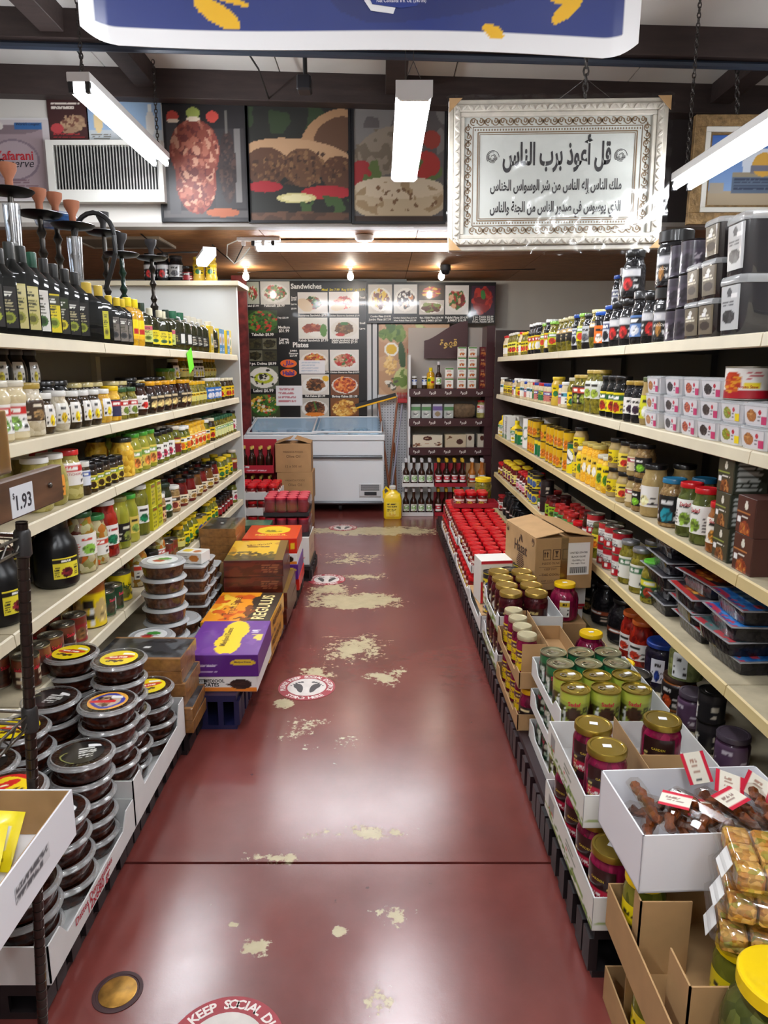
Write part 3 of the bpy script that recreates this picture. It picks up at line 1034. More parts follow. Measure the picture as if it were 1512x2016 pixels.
jar('blkbig', 'large black olive jar with ribbed black lid', .235, .075, (20, 20, 22), BLACKO, lab((30, 30, 34), (200, 200, 205), (170, 120, 60), (220, 220, 220), 83), 'straight', zl=(.1, .6), arc=1.0, lidh=.045, seg=28, texts=[('GOLD', .6, .3, (220, 210, 190), .01)])
jar('blktall', 'tall black olive jar with bluish label', .25, .06, (20, 20, 22), BLACKO, lab((90, 130, 190), (30, 30, 40), (210, 214, 224), seed=84), 'std', zl=(.15, .55), lidh=.035)
jar('blkmid', 'black olive jar with red white label', .23, .055, (22, 22, 24), BLACKO, lab((26, 26, 28), (206, 206, 210), (190, 40, 40), (220, 220, 220), 85), 'std', zl=(.15, .65), lidh=.03)
jar('bigturnip', 'big pink turnip jar with yellow lid', .2, .075, (240, 196, 20), BEET, lab((236, 234, 228), (226, 190, 50), None, seed=86), 'squat', zl=(.15, .6), arc=.7, sticker=.4, seg=28)
jar('turnip', 'magenta turnip jar with gold lid', .2, .058, (168, 142, 56), BEET, lab((40, 20, 20), (186, 30, 60), None, (210, 190, 110), 87, n=(30, 20), band=(.25, .45)), 'straight', zl=(.2, .78), arc=1.7, lidmetal=.85, sticker=.3, seg=28, texts=[('Turnip Pickles', 1.5, .36, (245, 235, 225), .01), ('GARDEN', .7, .6, (215, 190, 60), .0)])
jar('turnyel', 'magenta turnip jar with yellow label', .17, .044, (214, 206, 170), BEET, lab((238, 206, 30), (70, 20, 60), None, (70, 20, 60), 88, n=(26, 18), band=(.66, .9)), 'straight', zl=(.1, .62), arc=1.9, lidmetal=.5, texts=[('AL-FAST', 1.1, .47, (240, 210, 60), .01), ('Turnip', 1.2, .28, (120, 20, 80), .02)])
jar('turnycap', 'dark beet jar with bright yellow lid', .16, .044, (244, 190, 10), BEET, lab((30, 22, 26), None, None, (230, 210, 160), 89), 'std', zl=(.15, .55))
jar('beetoval', 'dark beet jar with oval outline label', .19, .058, (190, 160, 80), food('dark_beets', [(48, 6, 14), (76, 10, 22)], 40), lab((48, 12, 16), None, (206, 200, 190), (190, 170, 110), 90), 'straight', lidmetal=.8)
jar('olvtall', 'pickle jar with yellow lid and label', .2, .05, (242, 206, 14), PICK, lab((240, 216, 30), None, (40, 40, 30), seed=91, n=(26, 18)), 'straight', zl=(.12, .66))
jar('olvmid', 'wide green olive jar with yellow lid', .22, .076, (244, 208, 20), OLIVE, lab((40, 130, 60), None, (236, 206, 40), seed=99), 'straight', zl=(.1, .5), arc=1.2, lidh=.03)
jar('olvgal', 'huge green pickle jar with yellow lid', .27, .1, (244, 208, 20), food('deep_green_pickle', [(66, 72, 30), (92, 96, 42), (50, 58, 24)], 34), lab((236, 200, 150), (190, 60, 50), (120, 130, 60), seed=92, n=(30, 20)), 'squat', zl=(.08, .5), arc=1.6, seg=36, lidh=.03, lid_r=.08)
jar('bigblk', 'big shiny black olive jar with black lid', .24, .085, (24, 24, 26), BLACKO, lab((30, 28, 30), (150, 70, 40), None, (210, 190, 170), 93), 'squat', zl=(.1, .4), seg=28)
jar('blublk', 'dark fruit jar with wide blue lid', .22, .075, (30, 60, 140), food('dark_figs', [(18, 16, 30), (34, 28, 48)], 40), lab((220, 222, 230), None, (40, 60, 130), seed=94), 'straight', zl=(.2, .7), arc=.8, seg=28)
jar('redtall', 'red pepper spread jar with white label', .24, .06, (190, 90, 40), REDP, lab((236, 232, 226), None, (190, 60, 40), seed=95), 'std', zl=(.2, .55))
jar('palegreen', 'squat pickle jar with white nutrition label', .15, .07, (190, 192, 190), food('pale_pickles', [(90, 100, 60), (130, 134, 80)], 50), lab((236, 238, 236), None, None, seed=96), 'straight', zl=(.1, .8), arc=.9, lidmetal=.6)
jar('orange', 'orange carrot jar with black label', .15, .07, (60, 40, 30), food('carrots', [(120, 60, 20), (150, 84, 30)], 50), lab((30, 26, 26), None, (196, 80, 40), (230, 225, 220), 97), 'straight', zl=(.1, .8), arc=1.6)
jar('grapejar', 'dark purple jam jar', .15, .06, (70, 60, 70), food('grape_jam', [(38, 20, 36), (54, 30, 50)], 20), lab((84, 60, 84), None, None, (200, 190, 200), 98), 'straight', zl=(.1, .8), arc=2.2)

def canlab(bg, acc, pic, seed, txt=(40, 36, 30), n=(48, 16), band=(.7, .95)):
    sh = [('r', 0, band[0], 1, band[1], acc)]
    for cx in (.25, .5, .75):
        if pic:
            sh += [('e', cx, .33, .09, .26, pic), ('s', [tuple(int(c * .55) for c in pic), pic, tuple(min(255, int(c * 1.35)) for c in pic)], 14, .03, (cx, .32, .08, .24))]
    sh += [('r', .36, .05, .4, .6, (236, 236, 232)), ('l', .3, .06, .42, .62, 7, txt), ('l', .6, .06, .68, .62, 7, txt)]
    return paint(n[0], n[1], bg, sh, seed)


can('eggcan', 'lime green eggplant can with gold lid', .122, .05, canlab((150, 160, 60), (176, 186, 70), (62, 34, 20), 1, (60, 60, 20)), (176, 156, 70), sticker=.3, texts=[('Sadaf', .85, .62, (196, 30, 60), .02, 0.0), ('PICKLED CUCUMBERS', 1.1, .47, (40, 50, 20), .01, 0.0), ('Sadaf', .85, .62, (196, 30, 60), .02, -2.1)])
can('cuccan', 'dark green cucumber can with silver lid', .122, .05, canlab((30, 70, 46), (34, 110, 66), (60, 36, 26), 2, (190, 200, 180)), (176, 176, 150), texts=[('Sadaf', .9, .55, (196, 40, 70), .02, 0.0), ('Sadaf', .9, .55, (196, 40, 70), .02, -1.6)])
can('browncan', 'brown bean can with red lettering', .115, .046, canlab((84, 42, 28), (120, 60, 36), (56, 30, 18), 3, (220, 200, 170)), (170, 165, 150), texts=[('Sadaf', .9, .6, (214, 40, 60), .02, .3), ('Sadaf', .9, .6, (214, 40, 60), .02, -.9)])
can('greencan', 'green bean can with pink lettering', .115, .046, canlab((34, 74, 44), (26, 60, 36), (70, 60, 40), 4, (220, 220, 200)), (170, 165, 150), texts=[('Sadaf', .95, .6, (220, 60, 90), .02, .2)])
can('redcan', 'dark red bean can with brown picture', .115, .046, canlab((140, 26, 34), (110, 50, 30), (120, 84, 50), 5, (240, 220, 200)), (170, 165, 150))
can('bigyel', 'tall yellow cucumber can with brown band', .22, .068, canlab((236, 206, 20), (150, 84, 30), (196, 170, 110), 6), (120, 100, 60), pull=False)
can('arabyel', 'bright yellow can with arabic writing', .14, .058, canlab((240, 214, 20), (238, 214, 30), (110, 110, 40), 7), (170, 165, 150), texts=[(arabic('خيار'), 1.1, .5, (20, 60, 30), .02, 0.1)])
can('sauce', 'red and white organic tomato sauce can', .118, .05, paint(48, 16, (176, 24, 40), [('r', 0, .34, 1, .74, (238, 236, 232)), ('e', .3, .2, .1, .18, (206, 60, 40)), ('e', .7, .2, .1, .18, (206, 60, 40)), ('r', .44, .1, .5, .3, (238, 236, 232))], 8), (180, 178, 170), texts=[('ORGANIC', .8, .58, (60, 60, 60), .0, -.2), ('TOMATO', .7, .48, (60, 60, 60), .0, -.2), ('SAUCE', 1.2, .36, (20, 20, 20), .02, -.2)])
can('olivecan', 'olive and yellow can with orange picture', .13, .045, canlab((216, 178, 20), (214, 170, 20), (200, 110, 30), 9, (110, 90, 20), band=(.55, .95)), (150, 130, 70))
can('blackyelcan', 'black and yellow can', .12, .045, canlab((230, 210, 40), (40, 40, 44), (60, 90, 140), 10), (90, 90, 92))
can('darkcan', 'dark printed fruit can', .12, .05, canlab((30, 28, 30), (44, 40, 42), None, 11, (200, 190, 170)), (70, 68, 66), pull=False)
can('zero', 'green can with white band', .13, .05, canlab((16, 110, 60), (236, 206, 30), None, 12, (230, 230, 220)), (170, 170, 165))
can('whitebucket', 'tall white pail with green emblem', .26, .075, paint(40, 16, (232, 232, 226), [('e', .45, .5, .09, .2, (40, 110, 60)), ('e', .45, .5, .07, .16, (236, 236, 230)), ('l', .6, .2, .75, .8, 6, (90, 90, 90))], 13), (220, 220, 215), pull=False)
can('falcon', 'big yellow can with round white emblem', .2, .075, paint(60, 30, (240, 214, 20), [('r', 0, .84, 1, 1, (20, 100, 60)), ('e', .44, .56, .11, .28, (20, 100, 60)), ('e', .44, .56, .1, .25, (238, 238, 230)), ('e', .43, .56, .03, .15, (40, 20, 20), .5), ('l', .62, .3, .8, .7, 6, (60, 60, 40))], 14), (210, 205, 190), pull=False)
can('purplecan', 'grey purple fruit can', .13, .052, canlab((74, 66, 80), (60, 54, 66), (40, 34, 44), 15, (190, 180, 190)), (50, 48, 52), pull=False)
can('stew', 'red and white potato stew can', .115, .075, paint(60, 20, (236, 232, 226), [('r', 0, 0, 1, .3, (170, 24, 40)), ('e', .45, .55, .08, .35, (190, 60, 30)), ('s', [(200, 90, 30), (160, 30, 20), (220, 150, 40)], 30, .025, (.45, .5, .08, .3)), ('r', .54, .32, .66, .5, (240, 214, 40)), ('l', .56, .6, .68, .9, 3, (190, 30, 50))], 16), (196, 192, 184), texts=[('Potato Stew', .9, .36, (180, 30, 40), .01, .45)])
can('bluecan', 'blue and yellow pictured can', .115, .042, canlab((236, 206, 40), (230, 190, 30), (60, 80, 170), 17), (180, 176, 165))


def bottle(key, desc, h, r, glass, capc, img, sq=.8, capn='cap', name='oil_bottle', zl=(.08, .56), wl=1.5, fill=None, capz=.9, neck=.3, shoulder=.64, handle=False):
    if key[:3] in ('oil', 'jug'):
        h, r, neck, shoulder = h * .81, r * .84, max(neck, .38), max(shoulder, .66)
    body = [(r * .9, 0, sq), (r, .012, sq), (r, shoulder * h, sq), (r * .93, (shoulder + .05) * h, sq * .7), (r * (neck + .18), (shoulder + .13) * h, 0), (r * neck, (shoulder + .18) * h, 0), (r * neck, capz * h, 0)]
    if fill:
        k = [(p[0] * .97, p[1] + .001, p[2]) for p in body[:4]] + [(r * (neck + .12), (shoulder + .12) * h, 0)]
        root = MB().lathe(body, 24, cap=True).mesh(name, GLASS)
        parts = [['oil', MB().lathe(k, 24).mesh('oil', fill)]]
    else:
        root = MB().lathe(body, 24).mesh(name, glass)
        parts = []
    rc = r * neck * 1.15
    parts.append([capn, MB().lathe([(rc, (capz - .09) * h), (rc * 1.03, (capz - .08) * h), (rc * 1.03, .995 * h), (rc * .9, h), (rc * .1, h)], 16).mesh('cap', flat(capc, .35, .2))])
    if img is not None:
        if sq:
            me = pmesh('product_label', img, quadfn((-wl * r / 2, -r - .0008, zl[0] * h), (wl * r, 0, 0), (0, 0, (zl[1] - zl[0]) * h)), PRINTG)
        else:
            me = wrap_label('product_label', img, lambda z: r, zl[0] * h, zl[1] * h, 2.2)
        parts.append(['product_label', me])
    if handle:
        parts.append(['handle', MB().tube([(r * .4, 0, .86 * h), (r * .85, 0, .84 * h), (r * 1.0, 0, .74 * h), (r * .95, 0, .62 * h)], r * .1, 8).mesh('handle', glass)])
    prod(key, name, 'bottle', desc, root, parts, r, h)


def blab(bg, acc, pic, seed, txt=(60, 60, 40)):
    return paint(16, 36, bg, [('r', 0, .7, 1, .95, acc), ('e', .5, .25, .38, .14, pic), ('e', .5, .25, .2, .08, tuple(int(c * .6) for c in pic)), ('l', .12, .42, .88, .68, 6, txt), ('l', .2, .76, .8, .9, 2, (250, 250, 240) if sum(acc) < 380 else txt)], seed)


bottle('oilcream', 'tall dark oil bottle with cream label', .38, .045, BLKG, (20, 24, 22), blab((206, 196, 130), (216, 206, 150), (150, 150, 60), 1))
bottle('oilwhite', 'tall dark oil bottle with white avocado label', .37, .045, BLKG, (14, 70, 50), blab((232, 230, 222), (226, 222, 214), (60, 100, 40), 2))
bottle('oilyel', 'tall dark oil bottle with yellow label', .36, .045, BLKG, (26, 26, 26), blab((226, 206, 40), (60, 60, 40), (150, 170, 50), 3))
bottle('oilavo', 'dark oil bottle with yellow avocado picture', .35, .045, BLKG, (26, 26, 26), blab((40, 40, 34), (46, 60, 30), (222, 206, 50), 4, (210, 210, 190)))
bottle('oilblack', 'dark oil bottle with black label', .34, .045, BLKG, (20, 20, 20), blab((24, 22, 22), (30, 26, 24), (150, 160, 50), 5, (190, 180, 140)))
bottle('oilgold', 'dark square oil bottle with gold cap', .31, .055, BLKG, (200, 170, 60), None)
bottle('oilgoldl', 'dark oil bottle with yellow strip', .31, .05, BLKG, (200, 170, 60), blab((200, 196, 40), (196, 190, 50), (160, 150, 40), 6), wl=.7)
bottle('oilsmall', 'dark oil bottle with grey label', .27, .042, BLKG, (220, 190, 40), blab((120, 112, 104), (90, 84, 80), (60, 60, 60), 7))
bottle('oilplastic', 'golden oil bottle with yellow cap', .29, .055, None, (240, 216, 20), paint(20, 14, (240, 216, 20), [('r', 0, 0, 1, .2, (236, 180, 30)), ('r', .1, .5, .4, .85, (40, 120, 50)), ('r', .5, .25, .9, .5, (190, 40, 40)), ('l', .1, .25, .45, .45, 2, (60, 60, 30))], 8), sq=0, zl=(.15, .55), fill=OILY, shoulder=.68)
bottle('oilpink', 'clear bottle of dark oil with lime label', .28, .05, None, (40, 60, 46), blab((200, 206, 110), (196, 90, 110), (110, 130, 50), 9), fill=OILG, sq=.5, zl=(.12, .5))
bottle('oilylab', 'oil bottle with pale cap and yellow label', .26, .045, None, (226, 220, 190), blab((236, 216, 30), (226, 206, 40), (70, 110, 60), 10), fill=OILG, sq=.5, zl=(.1, .45))
bottle('jugblack', 'big dark oil jug with green cap', .29, .075, None, (50, 110, 80), paint(20, 14, (26, 26, 22), [('r', .05, .05, .6, .95, (40, 40, 34)), ('r', .62, .1, .95, .9, (226, 226, 220)), ('l', .1, .2, .5, .8, 4, (190, 180, 110))], 11), fill=OILG, sq=.3, zl=(.15, .45), handle=True, shoulder=.6)
bottle('jugwhite', 'dark oil jug with white cap', .28, .068, None, (226, 220, 200), blab((30, 30, 28), (60, 60, 54), (200, 200, 190), 12, (210, 200, 180)), fill=OILG, sq=.3, zl=(.15, .45), handle=True, shoulder=.6)
bottle('syrup', 'dark red syrup bottle with silver cap', .3, .037, HONEY, (206, 206, 210), paint(16, 12, (238, 236, 230), [('e', .5, .5, .36, .42, (110, 180, 60)), ('l', .2, .2, .8, .8, 3, (250, 250, 250))], 13), sq=0, zl=(.16, .42), name='syrup_bottle', shoulder=.46, neck=.4, capz=.97)
bottle('syrupg', 'dark red syrup bottle with gold cap', .3, .037, HONEY, (206, 170, 50), paint(16, 12, (238, 230, 226), [('r', 0, .3, 1, .75, (200, 30, 50)), ('l', .2, .4, .8, .7, 1, (250, 250, 250))], 14), sq=0, zl=(.16, .42), name='syrup_bottle', shoulder=.46, neck=.4, capz=.97)
bottle('syrupa', 'amber syrup bottle with white cap', .3, .037, food('amber_syrup', [(150, 84, 20), (180, 110, 40)], 10, bump=0), (232, 232, 232), paint(16, 12, (238, 234, 226), [('r', 0, .2, 1, .5, (190, 60, 40))], 15), sq=0, zl=(.16, .42), name='syrup_bottle', shoulder=.46, neck=.4, capz=.97)
bottle('cola', 'small dark soda bottle with gold cap', .24, .03, HONEY, (206, 180, 90), None, sq=0, name='soda_bottle', shoulder=.5, neck=.4, capz=.97)
bottle('yelbottle', 'yellow squeeze bottle with white label', .2, .045, flat((238, 206, 20), .4, .3), (238, 214, 30), blab((240, 238, 228), (40, 120, 60), (240, 214, 30), 16), sq=.2, name='squeeze_bottle', neck=.4)
bottle('greybot', 'clear glass vinegar bottle', .24, .045, GLASS, (60, 70, 66), None, sq=0, name='glass_bottle')


def boxprod(key, name, desc, w_, d_, h_, mat, front=None, top=None, side=None, texts=(), bev=.0015, cat='box'):
    """carton centred on its base; local front is -Y; front/top/side are painted images"""
    root = MB().box(-w_ / 2, w_ / 2, -d_ / 2, d_ / 2, 0, h_, bev=bev).mesh(name, mat)
    e = .0009
    parts = []
    if front is not None:
        parts.append(['front_print', pmesh('front_print', front, quadfn((-w_ / 2 + .002, -d_ / 2 - e, .002), (w_ - .004, 0, 0), (0, 0, h_ - .004)), PRINTG)])
    if top is not None:
        parts.append(['top_print', pmesh('top_print', top, quadfn((-w_ / 2 + .002, -d_ / 2 + .002, h_ + e), (w_ - .004, 0, 0), (0, d_ - .004, 0)), PRINTG)])
    if side is not None:
        parts.append(['side_print', pmesh('side_print', side, quadfn((w_ / 2 + e, -d_ / 2 + .002, .002), (0, d_ - .004, 0), (0, 0, h_ - .004)), PRINTG)])
    for t in texts:                          # (string, width, (x, y, z) , facing, colour, bold[, rz])
        mb = MB()
        text_on(mb, t[0], face_mat(t[2], t[3], t[6] if len(t) > 6 else 0.0), width=t[1], bold=t[5])
        parts.append(['lettering', mb.mesh('lettering', flat(t[4], .5))])
    prod(key, name, cat, desc, root, parts, max(w_, d_) / 2, h_)
    K[key]['hw'], K[key]['hd'] = w_ / 2, d_ / 2


boxprod('tinyel', 'oil_tin', 'square yellow oil tin', .09, .075, .19, flat((226, 190, 40), .35, .3, .3), paint(18, 30, (232, 200, 30), [('r', .15, .3, .85, .7, (240, 236, 220)), ('e', .5, .5, .25, .14, (60, 120, 60)), ('l', .2, .1, .8, .25, 2, (60, 60, 40))], 1), cat='tin')
boxprod('tinblue', 'oil_tin', 'square blue oil tin', .085, .075, .185, flat((226, 200, 60), .35, .3, .3), paint(18, 30, (70, 150, 200), [('r', .1, .35, .9, .8, (226, 226, 236)), ('e', .5, .55, .25, .14, (200, 150, 60)), ('l', .2, .1, .8, .25, 2, (250, 250, 240))], 2), cat='tin')
boxprod('yelbox', 'bean_carton', 'yellow carton with green print', .075, .075, .125, flat((206, 200, 40), .5), paint(20, 20, (206, 202, 44), [('l', .1, .1, .9, .75, 9, (60, 80, 30)), ('r', 0, .82, 1, 1, (120, 140, 40))], 3), texts=[('Dolma', .05, (0, -.039, .105), '-y', (190, 40, 30), .02)])
boxprod('dkgreen', 'date_carton', 'dark green food carton with fruit picture', .11, .12, .122, flat((58, 60, 44), .5), paint(26, 26, (62, 62, 44), [('e', .5, .1, .3, .26, (120, 70, 30)), ('s', [(150, 90, 40), (90, 46, 20), (190, 130, 70)], 20, .06, (.5, .12, .26, .2)), ('r', 0, .56, .75, .59, (150, 160, 70)), ('l', .3, .42, .8, .52, 1, (236, 232, 220)), ('e', .5, .78, .09, .12, (226, 222, 206)), ('r', .06, .3, .26, .44, (240, 240, 238))], 4), side=paint(16, 16, (52, 56, 46), [('l', .1, .1, .9, .9, 8, (200, 205, 200))], 5))
boxprod('dkbrown', 'date_carton', 'brown food carton with white emblem', .12, .12, .128, flat((70, 38, 30), .5), paint(26, 26, (76, 40, 32), [('e', .5, .1, .3, .26, (150, 60, 30)), ('s', [(170, 90, 40), (110, 46, 20), (200, 130, 60)], 20, .06, (.5, .12, .26, .2)), ('r', 0, .56, .75, .59, (190, 120, 60)), ('l', .3, .42, .8, .52, 1, (236, 232, 220)), ('e', .5, .78, .09, .12, (226, 222, 206)), ('r', .06, .3, .26, .44, (240, 240, 238))], 6))
boxprod('milkcart', 'white_carton', 'tall white drink carton', .08, .08, .22, flat((232, 232, 226), .5), paint(16, 24, (232, 232, 226), [('r', 0, 0, 1, .2, (60, 130, 70)), ('l', .1, .3, .8, .8, 6, (120, 110, 90))], 7))


CLID = clear('tub_lid_plastic', (245, 245, 245), fac=0.08, rough=0.16, ior=1.25)


# round clear-lidded tubs of dates
def tub(key, desc, r, h, cont, rim, sticker, name='date_tub', rib=True):
    root = MB().lathe([(r * .8, 0), (r * .84, .004), (r * .95, h * .8), (r * .95, h * .86)], 32).mesh(name, cont)
    lid = MB().lathe([(r * .94, h * .8), (r * 1.02, h * .8), (r * 1.03, h * .84), (r * 1.0, h * .9), (r * .96, h * .94), (r * .93, h * 1.0), (r * .88, h * 1.0), (r * .86, h * .97), (r * .02, h * .97)], 36, cap=False)
    if rib:
        for i in range(40):
            a = 2 * PI * i / 40
            lid.box(r * .7, r * .84, -.0016, .0016, h * .972, h * .985, RZ(a))
    parts = [['lid', lid.mesh('lid', rim, 30)]]
    if rim is CLID:
        parts.append(['rim', MB().lathe([(r * .955, h * .79), (r * 1.02, h * .79), (r * 1.035, h * .84), (r * 1.005, h * .905), (r * .955, h * .945), (r * .94, h * 1.0), (r * .9, h * 1.004), (r * .9, h * .99)], 36, cap=False).mesh('rim', milky('tub_rim', (206, 206, 206), .38), 30)])
    if sticker is not None:
        n = 40
        def fn(u, v):
            a, b = 2 * u - 1, 2 * v - 1       # square to disc
            return (a * math.sqrt(1 - b * b / 2) * r * .68, b * math.sqrt(1 - a * a / 2) * r * .68, h * .985)
        parts.append(['lid_sticker', pmesh('lid_sticker', sticker, fn, PRINTG)])
    prod(key, name, 'tub', desc, root, parts, r, h)


ST_Y = paint(36, 36, (240, 214, 20), [('e', .5, .55, .42, .13, (206, 60, 30), .15), ('l', .2, .5, .8, .62, 1, (250, 240, 220)), ('s', [(60, 30, 16), (90, 50, 24)], 14, .05, (.5, .28, .3, .08)), ('r', .55, .74, .9, .86, (245, 245, 240))], 1)
ST_R = paint(36, 36, (196, 30, 30), [('e', .5, .5, .43, .43, (240, 206, 30)), ('e', .45, .62, .34, .12, (206, 40, 36), .4), ('s', [(60, 30, 16), (110, 60, 24)], 16, .05, (.55, .35, .25, .12)), ('l', .2, .56, .7, .68, 1, (250, 240, 200))], 2)
ST_B = paint(36, 36, (222, 160, 60), [('e', .5, .5, .44, .44, (60, 60, 150)), ('e', .5, .5, .33, .33, (190, 170, 150)), ('s', [(90, 60, 40), (150, 120, 90), (60, 40, 30)], 20, .06, (.5, .5, .28, .26)), ('r', .05, .4, .7, .55, (206, 40, 46)), ('r', .55, .66, .85, .8, (240, 240, 240))], 3)
ST_K = paint(36, 36, (28, 26, 26), [('e', .2, .3, .2, .3, (150, 150, 80)), ('e', .24, .32, .2, .28, (28, 26, 26)), ('l', .42, .2, .95, .7, 5, (220, 220, 214)), ('r', .65, .72, .95, .84, (240, 240, 240))], 4)
tub('tuby', 'round date tub with yellow lid sticker', .097, .066, DATES, CLID, ST_Y)
tub('tubr', 'round date tub with red rimmed sticker', .097, .066, DATES, CLID, ST_R)
tub('tubb', 'round date tub with blue ringed sticker', .097, .066, DATES, CLID, ST_B)
tub('tubk', 'round date tub with black sticker', .097, .066, DATES, CLID, ST_K)
tub('tubp', 'round clear date tub', .097, .066, DATES, CLID, None, rib=False)
tub('tubm', 'round cloudy tub of pale dates', .108, .075, DATESL, milky('cloudy_lid', (226, 230, 232), .55), None, rib=False)
tub('tubmt', 'round cloudy tub with printed lid', .108, .075, DATESL, milky('cloudy_lid', (226, 230, 232), .55), paint(24, 24, (226, 228, 228), [('e', .5, .5, .4, .4, (236, 238, 236)), ('e', .4, .4, .2, .14, (190, 40, 40)), ('e', .55, .66, .24, .14, (70, 150, 60)), ('l', .25, .4, .8, .6, 2, (60, 60, 60))], 5), rib=False)


def sqtub(key, desc, w_, d_, h_, body, lid, front=None, name='food_tub', sticker=None, taper=.88):
    p = [(.5 * taper, 0, .75), (.5 * taper + .01, .03, .75), (.5, .88, .75), (.5, .9, .75)]
    mt = Matrix.Diagonal((w_, d_, h_, 1))
    root = MB().lathe(p, 28, mat=mt).mesh(name, body)
    L = MB().lathe([(.49, .86, .75), (.525, .86, .75), (.53, .9, .75), (.52, .97, .75), (.5, 1.0, .75), (.46, 1.0, .75), (.45, .98, .75), (.02, .98, .75)], 28, mat=mt).mesh('lid', lid, 30)
    parts = [['lid', L]]
    if front is not None:
        def fn(u, v):
            z = .1 + .74 * v
            k = .5 * taper + (.5 - .5 * taper) * (z / .88) + .006
            x = (u - .5) * .86 * 2
            n = 8.0
            y = (1 - min(.999, abs(x)) ** n) ** (1 / n)
            return (x * k * w_, -y * k * d_ - .0008, z * h_)
        parts.append(['product_label', pmesh('product_label', front, fn, PRINTG)])
    if sticker:
        parts.append(['price_sticker', MB().box(-.014, .014, -.009, .009, h_, h_ + .0006, RZ(.2)).mesh('price_sticker', flat((245, 245, 245), .6))])
    prod(key, name, 'tub', desc, root, parts, max(w_, d_) / 2, h_)
    K[key]['hw'], K[key]['hd'] = w_ / 2, d_ / 2


def tubpic(cols, seed, bg=(216, 214, 218), stripe=(196, 60, 110)):
    return paint(36, 14, bg, [('r', .8, 0, 1, .45, stripe), ('e', .35, .45, .22, .36, cols[0]), ('s', cols, 34, .045, (.35, .45, .2, .32)), ('e', .72, .68, .06, .16, (190, 40, 60)), ('l', .62, .15, .78, .5, 3, (90, 80, 90))], seed)


sqtub('wnut', 'clear white tub with walnut picture', .16, .11, .075, flat((214, 214, 218), .3, .5), MILKY, tubpic([(170, 110, 60), (200, 150, 90), (120, 70, 40)], 1))
sqtub('wfig', 'clear white tub with dried fig picture', .16, .11, .075, flat((214, 214, 218), .3, .5), MILKY, tubpic([(50, 44, 46), (90, 84, 84), (24, 22, 26)], 2))
sqtub('wred', 'clear white tub with red dip picture', .16, .11, .075, flat((214, 214, 218), .3, .5), MILKY, tubpic([(170, 60, 40), (206, 110, 60), (110, 40, 30)], 3))
sqtub('wgrn', 'clear white tub with green olive picture', .16, .11, .075, flat((214, 214, 218), .3, .5), MILKY, tubpic([(130, 140, 40), (170, 180, 60), (200, 60, 40)], 4, stripe=(240, 214, 30)))
sqtub('fruitbig', 'tall tub of black figs', .15, .2, .2, flat((36, 36, 42), .2, 1.0), MILKY, paint(26, 30, (190, 192, 194), [('e', .5, .3, .34, .16, (40, 40, 44)), ('s', [(30, 30, 34), (70, 70, 74)], 24, .06, (.5, .3, .3, .13)), ('l', .15, .52, .85, .68, 2, (60, 60, 66)), ('e', .5, .84, .12, .1, (60, 60, 66)), ('r', .6, .72, .9, .82, (240, 240, 240))], 6), taper=.92)
sqtub('fruitgold', 'tub of prunes with brown label', .13, .17, .14, flat((40, 34, 34), .2, 1.0), MILKY, paint(26, 30, (110, 100, 84), [('e', .5, .3, .34, .16, (60, 50, 44)), ('l', .15, .5, .85, .7, 2, (226, 220, 200)), ('e', .5, .82, .12, .1, (226, 226, 220)), ('r', .3, .62, .55, .74, (240, 240, 240))], 7), taper=.92)
sqtub('sqdate', 'square cloudy tub of dates', .17, .13, .075, DATESL, milky('cloudy_lid', (226, 230, 232), .55), None, name='date_tub', sticker=True)


# sealed black trays of olives with film lids
def olivetray(key, desc, img):
    w_, d_, h_ = .2, .27, .062
    mt = Matrix.Diagonal((w_, d_, h_, 1))
    root = MB().lathe([(.4, 0, .75), (.42, .04, .75), (.46, .9, .75), (.5, .92, .75), (.51, .97, .75), (.5, 1, .75), (.46, 1, .75), (.02, .98, .75)], 32, mat=mt).mesh('olive_tray', food('tray_olives', [(10, 10, 14), (34, 30, 38), (18, 16, 22)], 46, bump=.5))
    k = .485
    film = pmesh('film_lid', img, quadfn((-w_ * k, -d_ * k, h_ + .001), (2 * k * w_, 0, 0), (0, 2 * k * d_, 0)), PRINTG)
    rim = MB()
    for (x0, x1, y0, y1) in ((-.52, .52, -.52, -.48), (-.52, .52, .48, .52), (-.52, -.48, -.52, .52), (.48, .52, -.52, .52)):
        rim.box(x0 * w_, x1 * w_, y0 * d_, y1 * d_, h_ - .003, h_ + .0005)
    prod(key, 'olive_tray', 'tray', desc, root, [['film_lid', film], ['rim', rim.mesh('rim', milky('cloudy_rim', (200, 200, 205), .6))]], .15, h_)


olivetray('trayblue', 'black olive tray with blue film lid', paint(26, 30, (36, 110, 190), [('r', 0, 0, .14, 1, (200, 60, 90)), ('n', (60, 140, 214), .55, 7, None), ('n', (20, 80, 160), .62, 10, None), ('r', .3, .1, .45, .2, (190, 60, 70)), ('l', .3, .3, .5, .9, 3, (150, 200, 240))], 1))
olivetray('trayred', 'black olive tray with orange film lid', paint(26, 30, (40, 36, 40), [('r', 0, 0, .12, 1, (190, 50, 50)), ('e', .5, .5, .36, .4, (150, 70, 30)), ('s', [(200, 120, 40), (120, 40, 20), (220, 160, 60)], 40, .06, (.5, .5, .32, .36))], 2))
olivetray('traygreen', 'black olive tray with green film lid', paint(26, 30, (60, 92, 96), [('r', 0, 0, .12, 1, (190, 60, 70)), ('n', (90, 120, 120), .55, 8, None), ('l', .3, .2, .9, .8, 5, (110, 150, 150))], 3))
olivetray('traydark', 'black olive tray with dark film', paint(20, 24, (44, 44, 50), [('n', (70, 70, 78), .6, 8, None), ('n', (24, 24, 30), .6, 12, None)], 4))
